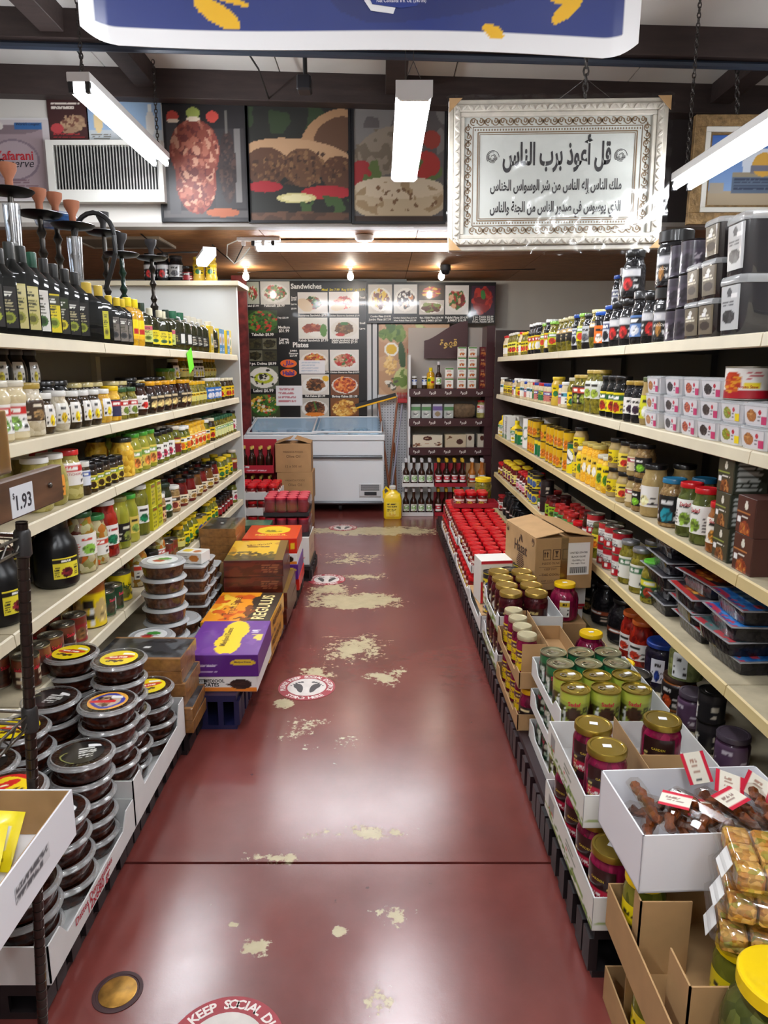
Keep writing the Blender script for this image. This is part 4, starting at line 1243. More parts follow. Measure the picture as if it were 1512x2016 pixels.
# ================================================================ goods on the shelves
def shelf_row(side, Z, items, zone, ymax, depth=0.0, back=None, fill=True, xoff=0.02, jit=.35, face=None):
    xf = XLF if side < 0 else XRF
    row = []
    above = min([z for z in (ZL if side < 0 else ZR) if z > Z + .01], default=9)
    for it in items:
        px, key = it[0], it[1]
        st = it[2] if len(it) > 2 else 1
        k = K[key]
        dx = k.get('hd', k['r'])
        x = xf + side * (xoff + dx + depth)
        st = max(1, min(st, int((above - .03 - Z) / (k['h'] + .001))))
        row.append([ofY(px, x, Z + k['h'] * .5), key, st])
    row.sort(key=lambda t: t[0])
    ry = lambda key: K[key].get('hw', K[key]['r']) + .0025
    for _ in range(120):
        mv = False
        for a, b in zip(row, row[1:]):
            need = ry(a[1]) + ry(b[1]) - (b[0] - a[0])
            if need > 1e-5:
                mv = True
                a[0] -= need * .5
                b[0] += need * .5
        if not mv:
            break
    row = [r_ for r_ in row if r_[0] + ry(r_[1]) < ymax]
    for a, b in zip(row, row[1:]):                 # anything still overlapping is pushed back
        if b[0] - a[0] < ry(a[1]) + ry(b[1]):
            b[0] = a[0] + ry(a[1]) + ry(b[1])
    row = [r_ for r_ in row if r_[0] + ry(r_[1]) < ymax]
    full = []
    for i, a in enumerate(row):
        full.append(a)
        nxt = row[i + 1][0] - ry(row[i + 1][1]) if i + 1 < len(row) else ymax
        if fill:
            cur = a[0] + ry(a[1])
            last = a
            while a[1] != 'drum':
                near = [a] * 3 + row[max(0, i - 2):i + 3]
                c = last if rnd.random() < .5 else rnd.choice(near)
                if cur + 2 * ry(c[1]) > nxt:
                    break
                full.append([cur + ry(c[1]), c[1], c[2]])
                last = c
                cur += 2 * ry(c[1])
    for Y, key, st in full:
        k = K[key]
        dx = k.get('hd', k['r'])
        x = xf + side * (xoff + dx + depth)
        box = 'hw' in k
        for s in range(st):
            if face is not None:
                rz = face
            else:
                rz = (PI / 2 if box else .95) * -side
                rz += rnd.uniform(-.04, .04) if box else rnd.uniform(-jit, jit)
            put(key, (x + (rnd.uniform(-.004, .004) if s == 0 else 0), Y, Z + s * (k['h'] + .0004) + .0005), rz, ('on ' if not depth else 'at back of ') + zone)
        if back and rnd.random() < back and xoff + depth + 4 * dx + .012 < DEP - .04:
            put(key, (x + side * (2 * dx + .012), Y + rnd.uniform(-.006, .006), Z + .0005), rnd.uniform(-1, 1) - side, 'at back of ' + zone)
    return full


LZ = ['left top shelf', 'left second shelf', 'left third shelf', 'left fourth shelf', 'left bottom shelf']
RZN = ['right top shelf', 'right second shelf', 'right third shelf', 'right fourth shelf', 'right bottom shelf']

# ---- left, top shelf: oil bottles and tins
shelf_row(-1, ZL[0], [(-14, 'oilblack'), (4, 'oilblack'), (20, 'oilcream'), (44, 'oilcream'), (67, 'oilwhite'), (92, 'oilyel'), (112, 'oilavo'), (130, 'oilblack'), (150, 'oilblack'), (174, 'oilgold'), (196, 'oilgoldl'),
                      (216, 'oilsmall'), (231, 'oilsmall'), (251, 'oilplastic'), (279, 'oilpink'), (297, 'oilylab'), (313, 'oilylab'), (341, 'jugblack'), (370, 'jugwhite'), (392, 'jugwhite'), (408, 'tinyel'), (425, 'tinblue'), (440, 'tinblue'), (457, 'tinyel')], LZ[0], 6.0, fill=True, jit=.12)
# ---- left, second shelf
shelf_row(-1, ZL[1], [(4, 'creamjar'), (28, 'creamjar'), (50, 'garlicb'), (78, 'darkoval'), (110, 'garlic'), (138, 'darkoval'), (160, 'darkoval'), (178, 'darkoval'), (197, 'yeloval'), (216, 'yelnavy'), (236, 'grnred'), (253, 'grnred'), (272, 'jamwhite'),
                      (290, 'honeyyel'), (306, 'honeyyel'), (322, 'honeyyel'), (335, 'honeyyel'), (352, 'honeyyel'), (372, 'olvyel'), (388, 'olvyel'), (406, 'bluelab'), (420, 'bluelab'), (433, 'yellab'), (442, 'yellab'), (453, 'darksm')], LZ[1], 6.0)
shelf_row(-1, ZL[1], [(10, 'blkwhite', 2), (34, 'blkwhite', 2), (58, 'blkwhite', 2), (84, 'bigdark', 1), (104, 'bigdark', 2), (140, 'blkyel', 2), (182, 'blkyel', 2), (214, 'blkyel', 2), (250, 'bigdark', 2), (282, 'bigdark', 2), (322, 'pepgrn'), (356, 'olvyel', 2), (380, 'darkoval', 2), (420, 'olvyel', 1)], LZ[1], 5.95, depth=.13)
# ---- left, third shelf
shelf_row(-1, ZL[2], [(84, 'artiwhite'), (108, 'artiwhite'), (134, 'artired'), (155, 'smallblue'), (171, 'smallyel'), (187, 'smallyel'), (203, 'smallyel'), (218, 'smallyel'), (240, 'pepyblk'), (258, 'grnlid'), (274, 'grnlid'), (289, 'grnlid'), (306, 'pickwhite'),
                      (318, 'pickwhite'), (330, 'pickwhite'), (341, 'pickred'), (354, 'pickyel'), (369, 'pepgold'), (385, 'pepgold'), (401, 'pickyel'), (413, 'yellab'), (425, 'grnsmall'), (440, 'grnsmall'), (454, 'pickwhite')], LZ[2], 6.0, back=1.0)
# ---- left, fourth shelf
shelf_row(-1, ZL[3], [(-6, 'drum'), (106, 'drum'), (160, 'mixbig'), (183, 'redmid'), (205, 'redbig'), (230, 'pepbig'), (251, 'pepgrn'), (272, 'cucbig'), (289, 'yelbox', 2), (303, 'yelbox', 2), (322, 'darkmid'), (340, 'fava'), (355, 'redslope'), (370, 'redslope'),
                      (384, 'brnslope'), (395, 'redslope'), (406, 'brnslope'), (418, 'redslope'), (432, 'yelcap'), (446, 'yelcap'), (456, 'pickred')], LZ[3], 6.0, back=.9)
# ---- left, bottom shelf
shelf_row(-1, ZL[4], [(52, 'browncan', 2), (76, 'browncan', 2), (100, 'browncan', 2), (127, 'browncan', 2), (150, 'redcan', 2), (174, 'bigyel'), (207, 'greencan', 1), (236, 'arabyel', 2), (268, 'redmid'), (298, 'darksm', 2), (325, 'redcan', 2), (350, 'olvyel'), (368, 'yelcap'),
                      (388, 'bluecan', 2), (405, 'yelcap', 1), (425, 'darksm'), (442, 'darksm'), (456, 'pickwhite')], LZ[4], 6.0, back=.6)

# ---- right, top shelf
shelf_row(1, ZR[0], [(986, 'mayo'), (1004, 'mayor'), (1022, 'capersr'), (1045, 'capersy'), (1066, 'dkwhitelid'), (1096, 'grnyel'), (1131, 'beige'), (1166, 'blkgrey'), (1187, 'blkorange'), (1205, 'blkblue'), (1222, 'blkmid'), (1242, 'blkmid', 2), (1268, 'blktall'), (1290, 'blkmid'),
                     (1318, 'blkbig', 2), (1362, 'purplecan', 3), (1392, 'fruitgold', 2), (1430, 'fruitgold', 3), (1492, 'fruitbig', 2)], RZN[0], 7.3)
shelf_row(1, ZR[0], [(1000, 'greybot'), (1030, 'greybot'), (1062, 'greybot'), (1215, 'blkblue', 2), (1238, 'blkbig', 2)], RZN[0], 7.2, depth=.2, fill=False)
# ---- right, second shelf
shelf_row(1, ZR[1], [(984, 'tahini'), (994, 'tahini'), (1008, 'humjar'), (1028, 'tahyel'), (1046, 'tahini'), (1062, 'spreadb'), (1074, 'spreadg'), (1086, 'spreadb'), (1099, 'mustard'), (1117, 'tahini'), (1134, 'olvyellab'), (1156, 'olvdklab'), (1184, 'olvhuge'), (1211, 'blkyelb'),
                     (1228, 'blkyelb'), (1248, 'dkwhite'), (1262, 'dkwhite'), (1279, 'yelgrn'), (1302, 'wnut', 3), (1342, 'wfig', 3), (1385, 'wred', 3), (1425, 'wfig', 3), (1462, 'wgrn', 2), (1500, 'wnut', 2)], RZN[1], 7.3)
p = ofY(1475, 1.3, 1.52)
put('stew', (1.29, p, ZR[1] + .1512), -.9, 'standing on white tubs')
# ---- right, third shelf
shelf_row(1, ZR[2], [(985, 'yelbottle'), (995, 'yelbottle'), (1006, 'milkcart'), (1018, 'yelbottle'), (1028, 'zero', 1), (1046, 'whitebucket'), (1075, 'olivecan', 2), (1092, 'olivecan', 2), (1108, 'olivecan', 2), (1140, 'falcon', 1), (1180, 'cornjar'), (1200, 'yeltube'), (1212, 'humjar', 2), (1232, 'humblue', 2),
                     (1250, 'humpink', 2), (1266, 'humdark', 2), (1290, 'garlbig'), (1326, 'bluelid'), (1358, 'sadred'), (1388, 'sadred'), (1416, 'rootbr'), (1448, 'dkgreen', 3), (1496, 'dkbrown', 3)], RZN[2], 7.3, back=.8)
# ---- right, fourth shelf
shelf_row(1, ZR[3], [(982, 'redhot'), (994, 'redlid'), (1008, 'jamyel'), (1018, 'jamyel'), (1040, 'redbigR'), (1058, 'blackyelcan', 2), (1076, 'darkcan', 2), (1092, 'limelab'), (1110, 'olvgrnlab'), (1128, 'olvgrnlab'), (1142, 'redlid'), (1160, 'winebot'), (1180, 'yelpick'), (1206, 'sauce', 2), (1222, 'sauce', 2),
                     (1240, 'olvpale'), (1262, 'olvpale'), (1284, 'olvgreenl')], RZN[3], 7.3, back=.8, fill=True)
for i, (px, n, seq) in enumerate(((1330, 5, ('traydark', 'trayred', 'traydark')), (1392, 4, ('trayred', 'traygreen', 'trayred')), (1462, 4, ('trayblue', 'traygreen', 'trayblue')))):
    yy = ofY(px, 1.32, .7)
    for s in range(n):
        put(seq[s % 3], (1.325 + .02 * math.sin(s * 2.1 + i), yy + .02 * math.sin(s * 1.7), ZR[3] + .0005 + s * .0635), rnd.uniform(-.08, .08), 'in ' + ('farthest', 'middle', 'nearest')[i] + ' olive tray stack', 'z')
# ---- right, bottom shelf
shelf_row(1, ZR[4], [(978, 'redhot'), (990, 'redhot'), (1150, 'darkcan', 2), (1168, 'bigdark'), (1195, 'bigblk'), (1228, 'bigblk'), (1262, 'redtall'), (1302, 'blublk'), (1335, 'orange'), (1362, 'grapejar', 1), (1395, 'darkcan', 2), (1440, 'grapejar')], RZN[4], 7.3, back=.3)
put('palegreen', (1.29, ofY(1352, 1.29, .42), ZR[4] + .1515), -.8, 'stacked on jar at right bottom shelf')

# lime price card clipped to the left top shelf
cdk = empty('price_card', (XLF + .006, ofY(371, XLF, 1.7), 1.7))
T(cdk, 'bright lime green price card hanging from left top shelf edge', 'card')
MB().box(0, .002, -.06, .06, -.1, .03).build('card', flat((120, 236, 40), .5), cdk, rot=(.35, 0, 0))
# ================================================================ lights
TUBEM = glow('tube_light', (246, 250, 255), TUBE)
WRAPM = glow('diffuser_light', (248, 250, 255), TUBE * .62)
BULBM = glow('bulb_light', (255, 244, 226), 95)
WHM = M('white_enamel', (220, 220, 220), .35)
CHAIN = M('dull_chain', (70, 66, 64), .45, .8)
WIRE = flat((30, 28, 28), .6)


def chain(mb, a, b, link=.03, r=.0035):
    a, b = Vector(a), Vector(b)
    n = max(2, int((b - a).length / (link * .8)))
    for i in range(n):
        p = a.lerp(b, (i + .5) / n)
        pts = []
        for j in range(9):
            t = 2 * PI * j / 8
            c = math.cos(t) * link * .3
            pts.append(p + Vector((c if i % 2 else 0, 0 if i % 2 else c, math.sin(t) * link * .55)))
        mb.tube(pts, r, 4)


def ceil_z(x):
    return ZC - .006 - x * TILT


def twin_tube(loc, ln, label, rz=0.0, hang=True):
    o = empty('fluorescent_light', loc, rz)
    T(o, label, 'light', 'hanging fluorescent lights')
    h = ln / 2
    MB().box(-.06, .06, -h, h, .03, .075, bev=.004).build('housing', WHM, o)
    for s in (-1, 1):
        MB().lathe([(.0165, -h + .03), (.0175, -h + .04), (.0175, h - .04), (.0165, h - .03)], 12, mat=TR(s * .042, 0, 0) @ Matrix.Rotation(-PI / 2, 4, 'X')).build('tube', TUBEM, o)
        for e in (-1, 1):
            MB().box(s * .042 - .012, s * .042 + .012, e * (h - .015) - .012, e * (h - .015) + .012, -.02, .035).build('lamp_holder', flat((30, 30, 32), .5), o)
    if hang:
        for e in (-1, 1):
            mb = MB()
            mb.box(-.05, .05, e * (h - .06) - .01, e * (h - .06) + .01, .075, .08)
            chain(mb, (0, e * (h - .06), .08), (0, e * (h - .06), ceil_z(loc[0]) - loc[2] - .01))
            mb.build('hanging_chain', CHAIN, o)
    return o


def wrap_light(loc, ln, label, rz=0.0, hang=None, w_=.15, glowm=None):
    o = empty('wrap_light', loc, rz)
    T(o, label, 'light', 'wraparound lights')
    h = ln / 2
    MB().box(-w_ / 2, w_ / 2, -h, h, .035, .06, bev=.003).build('housing', WHM, o)
    a = w_ / 2 * .97
    poly = [(-a, .035), (-a, .008), (-a * .8, -.012), (a * .8, -.012), (a, .008), (a, .035)]
    MB().prism(poly, 2 * h - .03, TR(0, -h + .015, 0)).build('diffuser', glowm or WRAPM, o)
    for e in (-1, 1):
        MB().prism([(-a - .004, .06), (-a - .004, .0), (-a * .8, -.016), (a * .8, -.016), (a + .004, .0), (a + .004, .06)], .014, TR(0, e * h - .007, 0)).build('end_cap', WHM, o)
    if hang is not None:
        mb = MB()
        for e in (-1, 1):
            for s in (-1, 1):
                mb.tube([(s * .05, e * (h - .1), .06), (0, e * (h - .1), .17)], .002, 4)
            mb.tube([(0, e * (h - .1), .17), (0, e * (h - .1), hang)], .002, 4)
        mb.build('hanging_wire', CHAIN, o)
    return o


twin_tube((-1.52, 4.58, 3.0), 1.36, 'hanging twin tube light with chains above left shelves')
wrap_light((.135, 3.85, 2.72), 1.3, 'white wraparound light hanging lengthwise over the aisle', hang=.98)
twin_tube((1.69, 3.62, 2.62), 1.3, 'twin tube light hanging beside the calligraphy picture at right')
wrap_light((-.22, 6.15, 2.585), 1.62, 'long white tube light fixed crosswise under the timber soffit', rz=PI / 2, w_=.11)
wrap_light((-1.36, 5.75, 2.44), .5, 'short bright light above the tall white end panel', rz=.35, w_=.09, glowm=glow('dim_diffuser', (248, 250, 255), TUBE * .16))
for i, (x, y, z) in enumerate(((-1.44, 1.2, 3.0), (.135, .3, 2.85), (1.69, 1.0, 2.9), (-1.44, -1.6, 3.0), (.6, -1.5, 2.9))):  # unseen fixtures added above and behind the camera to light the near aisle
    twin_tube((x, y, z), 1.24, ('added twin tube light over the near left shelves', 'added twin tube light overhead near the aisle entrance', 'added twin tube light over the near right shelves', 'added twin tube light behind the viewpoint on left', 'added twin tube light behind the viewpoint at centre')[i])
for i, px in enumerate((690, 869, 484)):
    p = atY(px, 543, 7.75)
    o = empty('light_bulb', (p.x, p.y, p.z))
    T(o, ('bare glowing bulb above the menu board centre', 'bare glowing bulb beside the dome camera', 'bare glowing bulb by the white end panel')[i], 'light bulb', 'bare ceiling bulbs')
    MB().lathe([(.004, -.045), (.02, -.04), (.031, -.022), (.033, -.005), (.026, .018), (.015, .034), (.013, .045)], 16).build('glass_bulb', BULBM, o)
    MB().lathe([(.016, .04), (.018, .045), (.018, .08), (.03, .085), (.03, 2.66 - p.z)], 14).build('socket', flat((226, 224, 216), .5), o)

# ================================================================ banner overhead
BY = 2.5
b0, b1 = atY(150, 0, BY), atY(1268, 0, BY)
BW, BZ = b1.x - b0.x, 2.5
ban = empty('hanging_banner', ((b0.x + b1.x) / 2, BY, 0))
T(ban, 'blue vinyl banner with white border and yellow splashes hanging overhead', 'banner')
zb = atY(700, 100, BY).z                            # lower edge at mid-width
zh = .75


def bshape(u, v):
    """u, v over the whole banner; the lower corners curl up"""
    x = (u - .5) * BW
    e = abs(u - .5) * 2
    lift = .1 * max(0, e - .86) ** 2 / .0196 * .55 + .045 * (.5 - u)
    y = .05 * math.sin(u * 7) * (1 - v) * .4 + .14 * max(0, e - .9) * (1 - v)
    return (x, y, zb + lift * (1 - v) ** 2 + v * zh)


SPL = (238, 186, 30)
img = paint(300, 130, (238, 238, 240), [('r', .03, .07, .97, 1, (30, 50, 120)), ('n', (26, 42, 104), .5, 3, (.5, .6, .47, .5)), ('r', 0, 0, 1, .068, (238, 238, 240)), ('r', 0, 0, .03, 1, (238, 238, 240)), ('r', .97, 0, 1, 1, (238, 238, 240)),
                                     ('e', .245, .14, .026, .07, SPL, .5), ('e', .262, .2, .012, .05, SPL, .9), ('e', .735, .075, .016, .03, SPL, .4), ('e', .865, .17, .016, .06, SPL, -.4), ('e', .85, .22, .02, .03, SPL), ('r', 0, 0, 1, .052, (238, 238, 240))], 3)
ob('banner_sheet', pmesh('banner_sheet', img, bshape, PRINTG), ban)
bk = MB()
N = 30
vs = [bshape(i / N, j / 8) for j in range(9) for i in range(N + 1)]
bk.add([(x, y + .004, z) for x, y, z in vs], [(j * (N + 1) + i, (j + 1) * (N + 1) + i, (j + 1) * (N + 1) + i + 1, j * (N + 1) + i + 1) for j in range(8) for i in range(N)])
bk.build('banner_back', flat((226, 226, 230), .5), ban)
pot = atY(790, 0, BY) - Vector((ban.location.x, 0, 0))
pw = atY(862, 20, BY).x - atY(720, 20, BY).x
z0 = atY(790, 33, BY).z
mb = MB().prism([(-pw / 2, .22), (-pw / 2 * 1.02, .04), (-pw * .42, .012), (0, 0), (pw * .42, .012), (pw / 2 * 1.02, .04), (pw / 2, .22)], .002, TR(pot.x, -.012, z0))
pj = mb.build('printed_cup', flat((236, 236, 240), .45), ban)
MB().prism([(-pw * .46, .2), (-pw * .46, .055), (-pw * .4, .03), (0, .018), (pw * .4, .03), (pw * .46, .055), (pw * .46, .2)], .002, TR(pot.x, -.0145, z0)).build('cup_label', flat((34, 54, 130), .45), ban)
mb = MB()
text_on(mb, 'Net Contents: 8 fl. Oz. (240 ml)', face_mat((pot.x, -.0155, z0 + .034)), width=pw * .68, bold=.01)
text_on(mb, 'Shake', face_mat((pot.x - pw * .36, -.0155, z0 + .062)), width=pw * .14)
text_on(mb, 'Drink', face_mat((pot.x + pw * .34, -.0155, z0 + .062)), width=pw * .14)
mb.build('lettering', flat((235, 235, 245), .5), ban)
mb = MB()
for s in (-1, 1):
    mb.disc(.012, .034, 14, mat=TR(pot.x + s * pw * .43, -.0157, z0 + .075) @ Matrix.Rotation(PI / 2, 4, 'X') @ Matrix.Rotation(.25 * s, 4, 'Z'))
mb.build('printed_flames', flat((226, 110, 60), .5), ban)
mb = MB()
for s in (-.4, .4):
    mb.tube([(s * BW, 0, zb + zh), (s * BW, 0, 3.6)], .003, 5)
mb.build('hanging_cord', WIRE, ban)
# horizontal pipe carrying the banner
o = MB().tube([(XL, 4.6, 3.42 + 4.6 * TILT), (XR, 4.6, 3.42 - 4.6 * TILT)], .022, 8).build('conduit_pipe', flat((44, 52, 66), .4))
T(o, 'dark blue grey conduit pipe running below the ceiling beam', 'pipe')

# ================================================================ posters on the fascia
PY = FY - .03


def poster(x0, y0, x1, y1, img, label, frame=(20, 20, 24), Y=PY, fw=.018, cat='poster', name='wall_poster', gloss=PRINT, th=.025):
    a, b = atY(x0, y1, Y), atY(x1, y0, Y)
    w_, h_ = b.x - a.x, b.z - a.z
    o = empty(name, (a.x + w_ / 2, Y, a.z))
    T(o, label, cat)
    MB().box(-w_ / 2, w_ / 2, 0, th, 0, h_).build('backing', flat(frame, .5), o)
    ob('picture', pmesh('picture', img, quadfn((-w_ / 2 + fw, -.001, fw), (w_ - 2 * fw, 0, 0), (0, 0, h_ - 2 * fw)), gloss), o)
    if fw > .012:
        for q in ((-w_ / 2, w_ / 2, 0, fw), (-w_ / 2, w_ / 2, h_ - fw, h_), (-w_ / 2, -w_ / 2 + fw, fw, h_ - fw), (w_ / 2 - fw, w_ / 2, fw, h_ - fw)):
            MB().box(q[0], q[1], -.008, 0, q[2], q[3]).build('frame_bar', flat(frame, .35), o)
    return o, w_, h_


MEAT = [(112, 48, 38), (150, 88, 70), (88, 32, 28), (176, 128, 106), (120, 58, 44)]
poster(319, 201, 486, 437, paint(70, 96, (30, 26, 28), [
    ('r', .0, .0, 1, .08, (70, 66, 66)), ('r', .08, .05, .2, .9, (60, 58, 60)), ('r', .62, .1, .98, .8, (44, 40, 42)), ('r', .86, .15, .93, .8, (110, 106, 104)),
    ('e', .4, .6, .29, .28, (120, 50, 40)), ('e', .4, .35, .24, .3, (120, 50, 40)), ('s', MEAT, 260, .035, (.4, .58, .26, .28)), ('s', MEAT, 160, .035, (.4, .3, .2, .22)),
    ('e', .78, .46, .1, .32, (48, 34, 32)), ('s', [(70, 48, 42), (36, 26, 26)], 80, .02, (.78, .46, .09, .3)), ('r', .76, .76, .79, .95, (100, 96, 92)),
    ('e', .16, .9, .07, .05, (190, 70, 60)), ('e', .4, .93, .08, .05, (150, 160, 80)), ('e', .62, .9, .07, .05, (190, 70, 60)), ('e', .4, .88, .08, .02, (226, 210, 190)), ('e', .16, .865, .07, .018, (226, 210, 190)),
    ('e', .7, .06, .2, .04, (150, 80, 50)), ('r', 0, 0, 1, .02, (20, 20, 24))], 4), 'dark framed poster of a doner meat cone on a spit')
poster(490, 204, 690, 439, paint(80, 92, (30, 30, 26), [
    ('n', (44, 58, 34), .5, 6, (.3, .88, .5, .2)), ('e', .8, .78, .3, .16, (164, 126, 92), .5), ('e', .88, .74, .24, .16, (90, 62, 44), .4), ('e', .5, .56, .56, .16, (176, 140, 106), -.1),
    ('e', .17, .48, .22, .17, (84, 56, 40)), ('e', .54, .47, .2, .17, (96, 66, 46)), ('e', .9, .42, .18, .15, (84, 54, 38)), ('s', [(110, 78, 52), (66, 44, 32), (124, 92, 62)], 150, .018, (.5, .46, .5, .15)),
    ('e', .15, .3, .18, .05, (150, 30, 40)), ('e', .78, .25, .26, .06, (160, 34, 44)), ('e', .47, .2, .2, .045, (196, 186, 130)), ('e', .47, .2, .15, .03, (214, 206, 160)), ('n', (60, 84, 44), .55, 9, (.72, .14, .36, .08)),
    ('r', 0, 0, 1, .07, (70, 48, 36)), ('n', (90, 62, 46), .55, 10, (.5, .03, .6, .05))], 5), 'framed poster of a falafel pita sandwich on a board')
poster(693, 205, 881, 441, paint(80, 92, (96, 92, 92), [
    ('e', .5, .8, .6, .3, (120, 116, 114)), ('n', (90, 84, 84), .52, 6, (.5, .75, .6, .3)), ('e', .35, .62, .36, .2, (136, 124, 110), .3), ('n', (110, 98, 84), .5, 8, (.35, .62, .34, .2)), ('e', .08, .42, .14, .12, (160, 50, 54)), ('e', .8, .5, .16, .12, (170, 54, 50)), ('e', .86, .72, .1, .08, (150, 60, 50)),
    ('n', (92, 110, 62), .55, 8, (.5, .44, .5, .12)), ('e', .5, .2, .56, .2, (190, 172, 144)), ('e', .5, .3, .5, .1, (206, 190, 166)), ('n', (160, 136, 104), .6, 9, (.5, .2, .5, .16)), ('s', [(120, 90, 64)], 20, .02, (.5, .2, .45, .12)), ('r', 0, 0, 1, .05, (60, 44, 36))], 6), 'framed poster of a filled flatbread next to the falafel poster')
poster(98, 194, 172, 279, paint(40, 46, (60, 30, 30), [('e', .6, .4, .34, .2, (150, 120, 96), .4), ('s', [(170, 140, 110), (110, 70, 56)], 30, .05, (.6, .42, .3, .2)), ('e', .2, .3, .16, .12, (170, 60, 64)), ('l', .1, .75, .9, .95, 2, (220, 210, 200)), ('l', .1, .05, .9, .2, 2, (150, 40, 46))], 7), 'small dark red snack poster above the air conditioner', (60, 40, 40), Y=PY - .01, fw=.006)
pp, w_, h_ = poster(173, 196, 317, 281, paint(60, 40, (150, 176, 206), [('r', 0, 0, 1, .3, (190, 196, 200)), ('e', .5, .5, .05, .3, (206, 170, 120)), ('r', .46, .3, .54, .55, (206, 170, 120)), ('e', .85, .45, .06, .32, (214, 210, 206)), ('e', .15, .5, .06, .3, (226, 200, 150)), ('r', .82, .75, .88, .9, (230, 230, 226)), ('l', .05, .05, .4, .2, 3, (90, 80, 60))], 8), 'pale blue poster of bottles beside the tube light', (190, 190, 190), Y=PY - .01, fw=.006)
# poster of a rice sack
pz, w_, h_ = poster(-40, 232, 98, 396, paint(60, 70, (190, 182, 184), [('r', 0, 0, 1, .12, (196, 190, 192)), ('r', .2, .1, .9, .88, (150, 132, 138)), ('e', .5, .88, .36, .06, (120, 104, 110)), ('e', .5, .5, .34, .26, (120, 104, 116)), ('e', .5, .5, .31, .235, (160, 144, 150)), ('l', .35, .16, .8, .26, 3, (110, 80, 90)), ('r', .55, .88, .9, .97, (50, 96, 150)), ('e', .3, .92, .1, .05, (206, 200, 196))], 9), 'poster of a rice sack with laurel wreath emblem at far left', (206, 204, 204), Y=PY - .01, fw=.012)
mb = MB()
text_on(mb, 'Zafarani', face_mat((w_ * .0, -.004, h_ * .5)), width=w_ * .5, bold=.02)
mb.build('lettering', flat((170, 40, 50), .5), pz)
mb = MB()
text_on(mb, 'Reserve', face_mat((w_ * .02, -.004, h_ * .41)), width=w_ * .46, italic=.3)
text_on(mb, "World's Longest", face_mat((w_ * .22, -.004, h_ * .91)), width=w_ * .3, italic=.3)
mb.build('lettering', flat((40, 36, 44), .5), pz)
# window air conditioner in the fascia
a, b = atY(100, 398, PY - .06), atY(318, 276, PY - .06)
ac = empty('air_conditioner', (a.x, PY - .07, a.z))
T(ac, 'white wall air conditioner with vertical dark louvres below posters', 'air conditioner')
aw, ah = b.x - a.x, b.z - a.z
ACM = M('off_white_plastic', (206, 204, 198), .5)
for q in ((0, aw, 0, ah * .2), (0, aw, ah * .92, ah), (0, .05, ah * .2, ah * .92), (aw - .03, aw, ah * .2, ah * .92)):
    MB().box(q[0], q[1], 0, .08, q[2], q[3]).build('housing_bar', ACM, ac)
MB().box(.05, aw - .03, .05, .07, ah * .2, ah * .92).build('grille_back', flat((30, 30, 32), .6), ac)
n = 34
for i in range(n):
    x = .055 + (aw - .09) * i / (n - 1)
    MB().box(-.004, .004, .008, .05, ah * .2, ah * .92, TR(x, 0, 0) @ RZ(.3)).build('louvre', flat((140, 138, 134), .5), ac)
# white panels left of the posters
a, b = atY(-60, 440, FY), atY(326, 396, FY)
struct(MB().box(a.x, b.x, FY - .012, FY, 2.665, b.z).build('trim_lower_band', M('off_white_board', (200, 196, 190), .6)))
a, b = atY(-60, 236, FY), atY(97, 193, FY)
struct(MB().box(a.x, b.x, FY - .03, FY, a.z, b.z).build('trim_upper_panel', M('off_white_board', (200, 196, 190), .6)))

# ================================================================ calligraphy picture in plastic wrap
CY = 4.15
a, b = atY(882, 492, CY), atY(1322, 194, CY)
fw_, fh_ = b.x - a.x, b.z - a.z
fr = empty('calligraphy_picture', (a.x + fw_ / 2, CY, a.z))
fr.rotation_euler = (.0, -.012, 0)
T(fr, 'large white carved frame with arabic calligraphy wrapped in clear plastic', 'picture')
FW = M('carved_white_frame', (186, 180, 168), .4, var=.1, vscale=20)
steps = [(0, .028, .0), (.028, .062, -.018), (.062, .085, -.008)]
for (d0, d1, yo), nm in zip(steps, ('outer_moulding', 'carved_moulding', 'inner_moulding')):
    x0, x1, z0, z1 = -fw_ / 2 + d0, fw_ / 2 - d0, d0, fh_ - d0
    t = d1 - d0
    for q in ((x0, x1, z0, z0 + t), (x0, x1, z1 - t, z1), (x0, x0 + t, z0 + t, z1 - t), (x1 - t, x1, z0 + t, z1 - t)):
        MB().box(q[0], q[1], yo, .035, q[2], q[3], bev=.004).build(nm, FW, fr)
mb = MB()
leaf = [(.004, -.012), (.011, -.004), (.011, .004), (.004, .012)]
n = 34
for i in range(n):
    x = -fw_ / 2 + .05 + (fw_ - .1) * i / (n - 1)
    for z in (.045, fh_ - .045):
        mb.lathe([(.003, -.016), (.009, -.006), (.009, .006), (.003, .016)], 6, mat=TR(x, -.02, z) @ Matrix.Rotation(.8 if i % 2 else -.8, 4, 'Y'))
n = 22
for i in range(n):
    z = .06 + (fh_ - .12) * i / (n - 1)
    for x in (-fw_ / 2 + .045, fw_ / 2 - .045):
        mb.lathe([(.003, -.016), (.009, -.006), (.009, .006), (.003, .016)], 6, mat=TR(x, -.02, z) @ Matrix.Rotation(.8 if i % 2 else -.8, 4, 'Y'))
mb.build('leaf_carving', FW, fr)
MB().box(-fw_ / 2 + .08, fw_ / 2 - .08, .012, .03, .08, fh_ - .08).build('picture_sheet', M('pale_linen_print', (176, 178, 172), .6, var=.03), fr)
ORN = flat((110, 88, 62), .6)
mb = MB()
ix, iz0, iz1 = fw_ / 2 - .085, .085, fh_ - .085
bw_ = .052


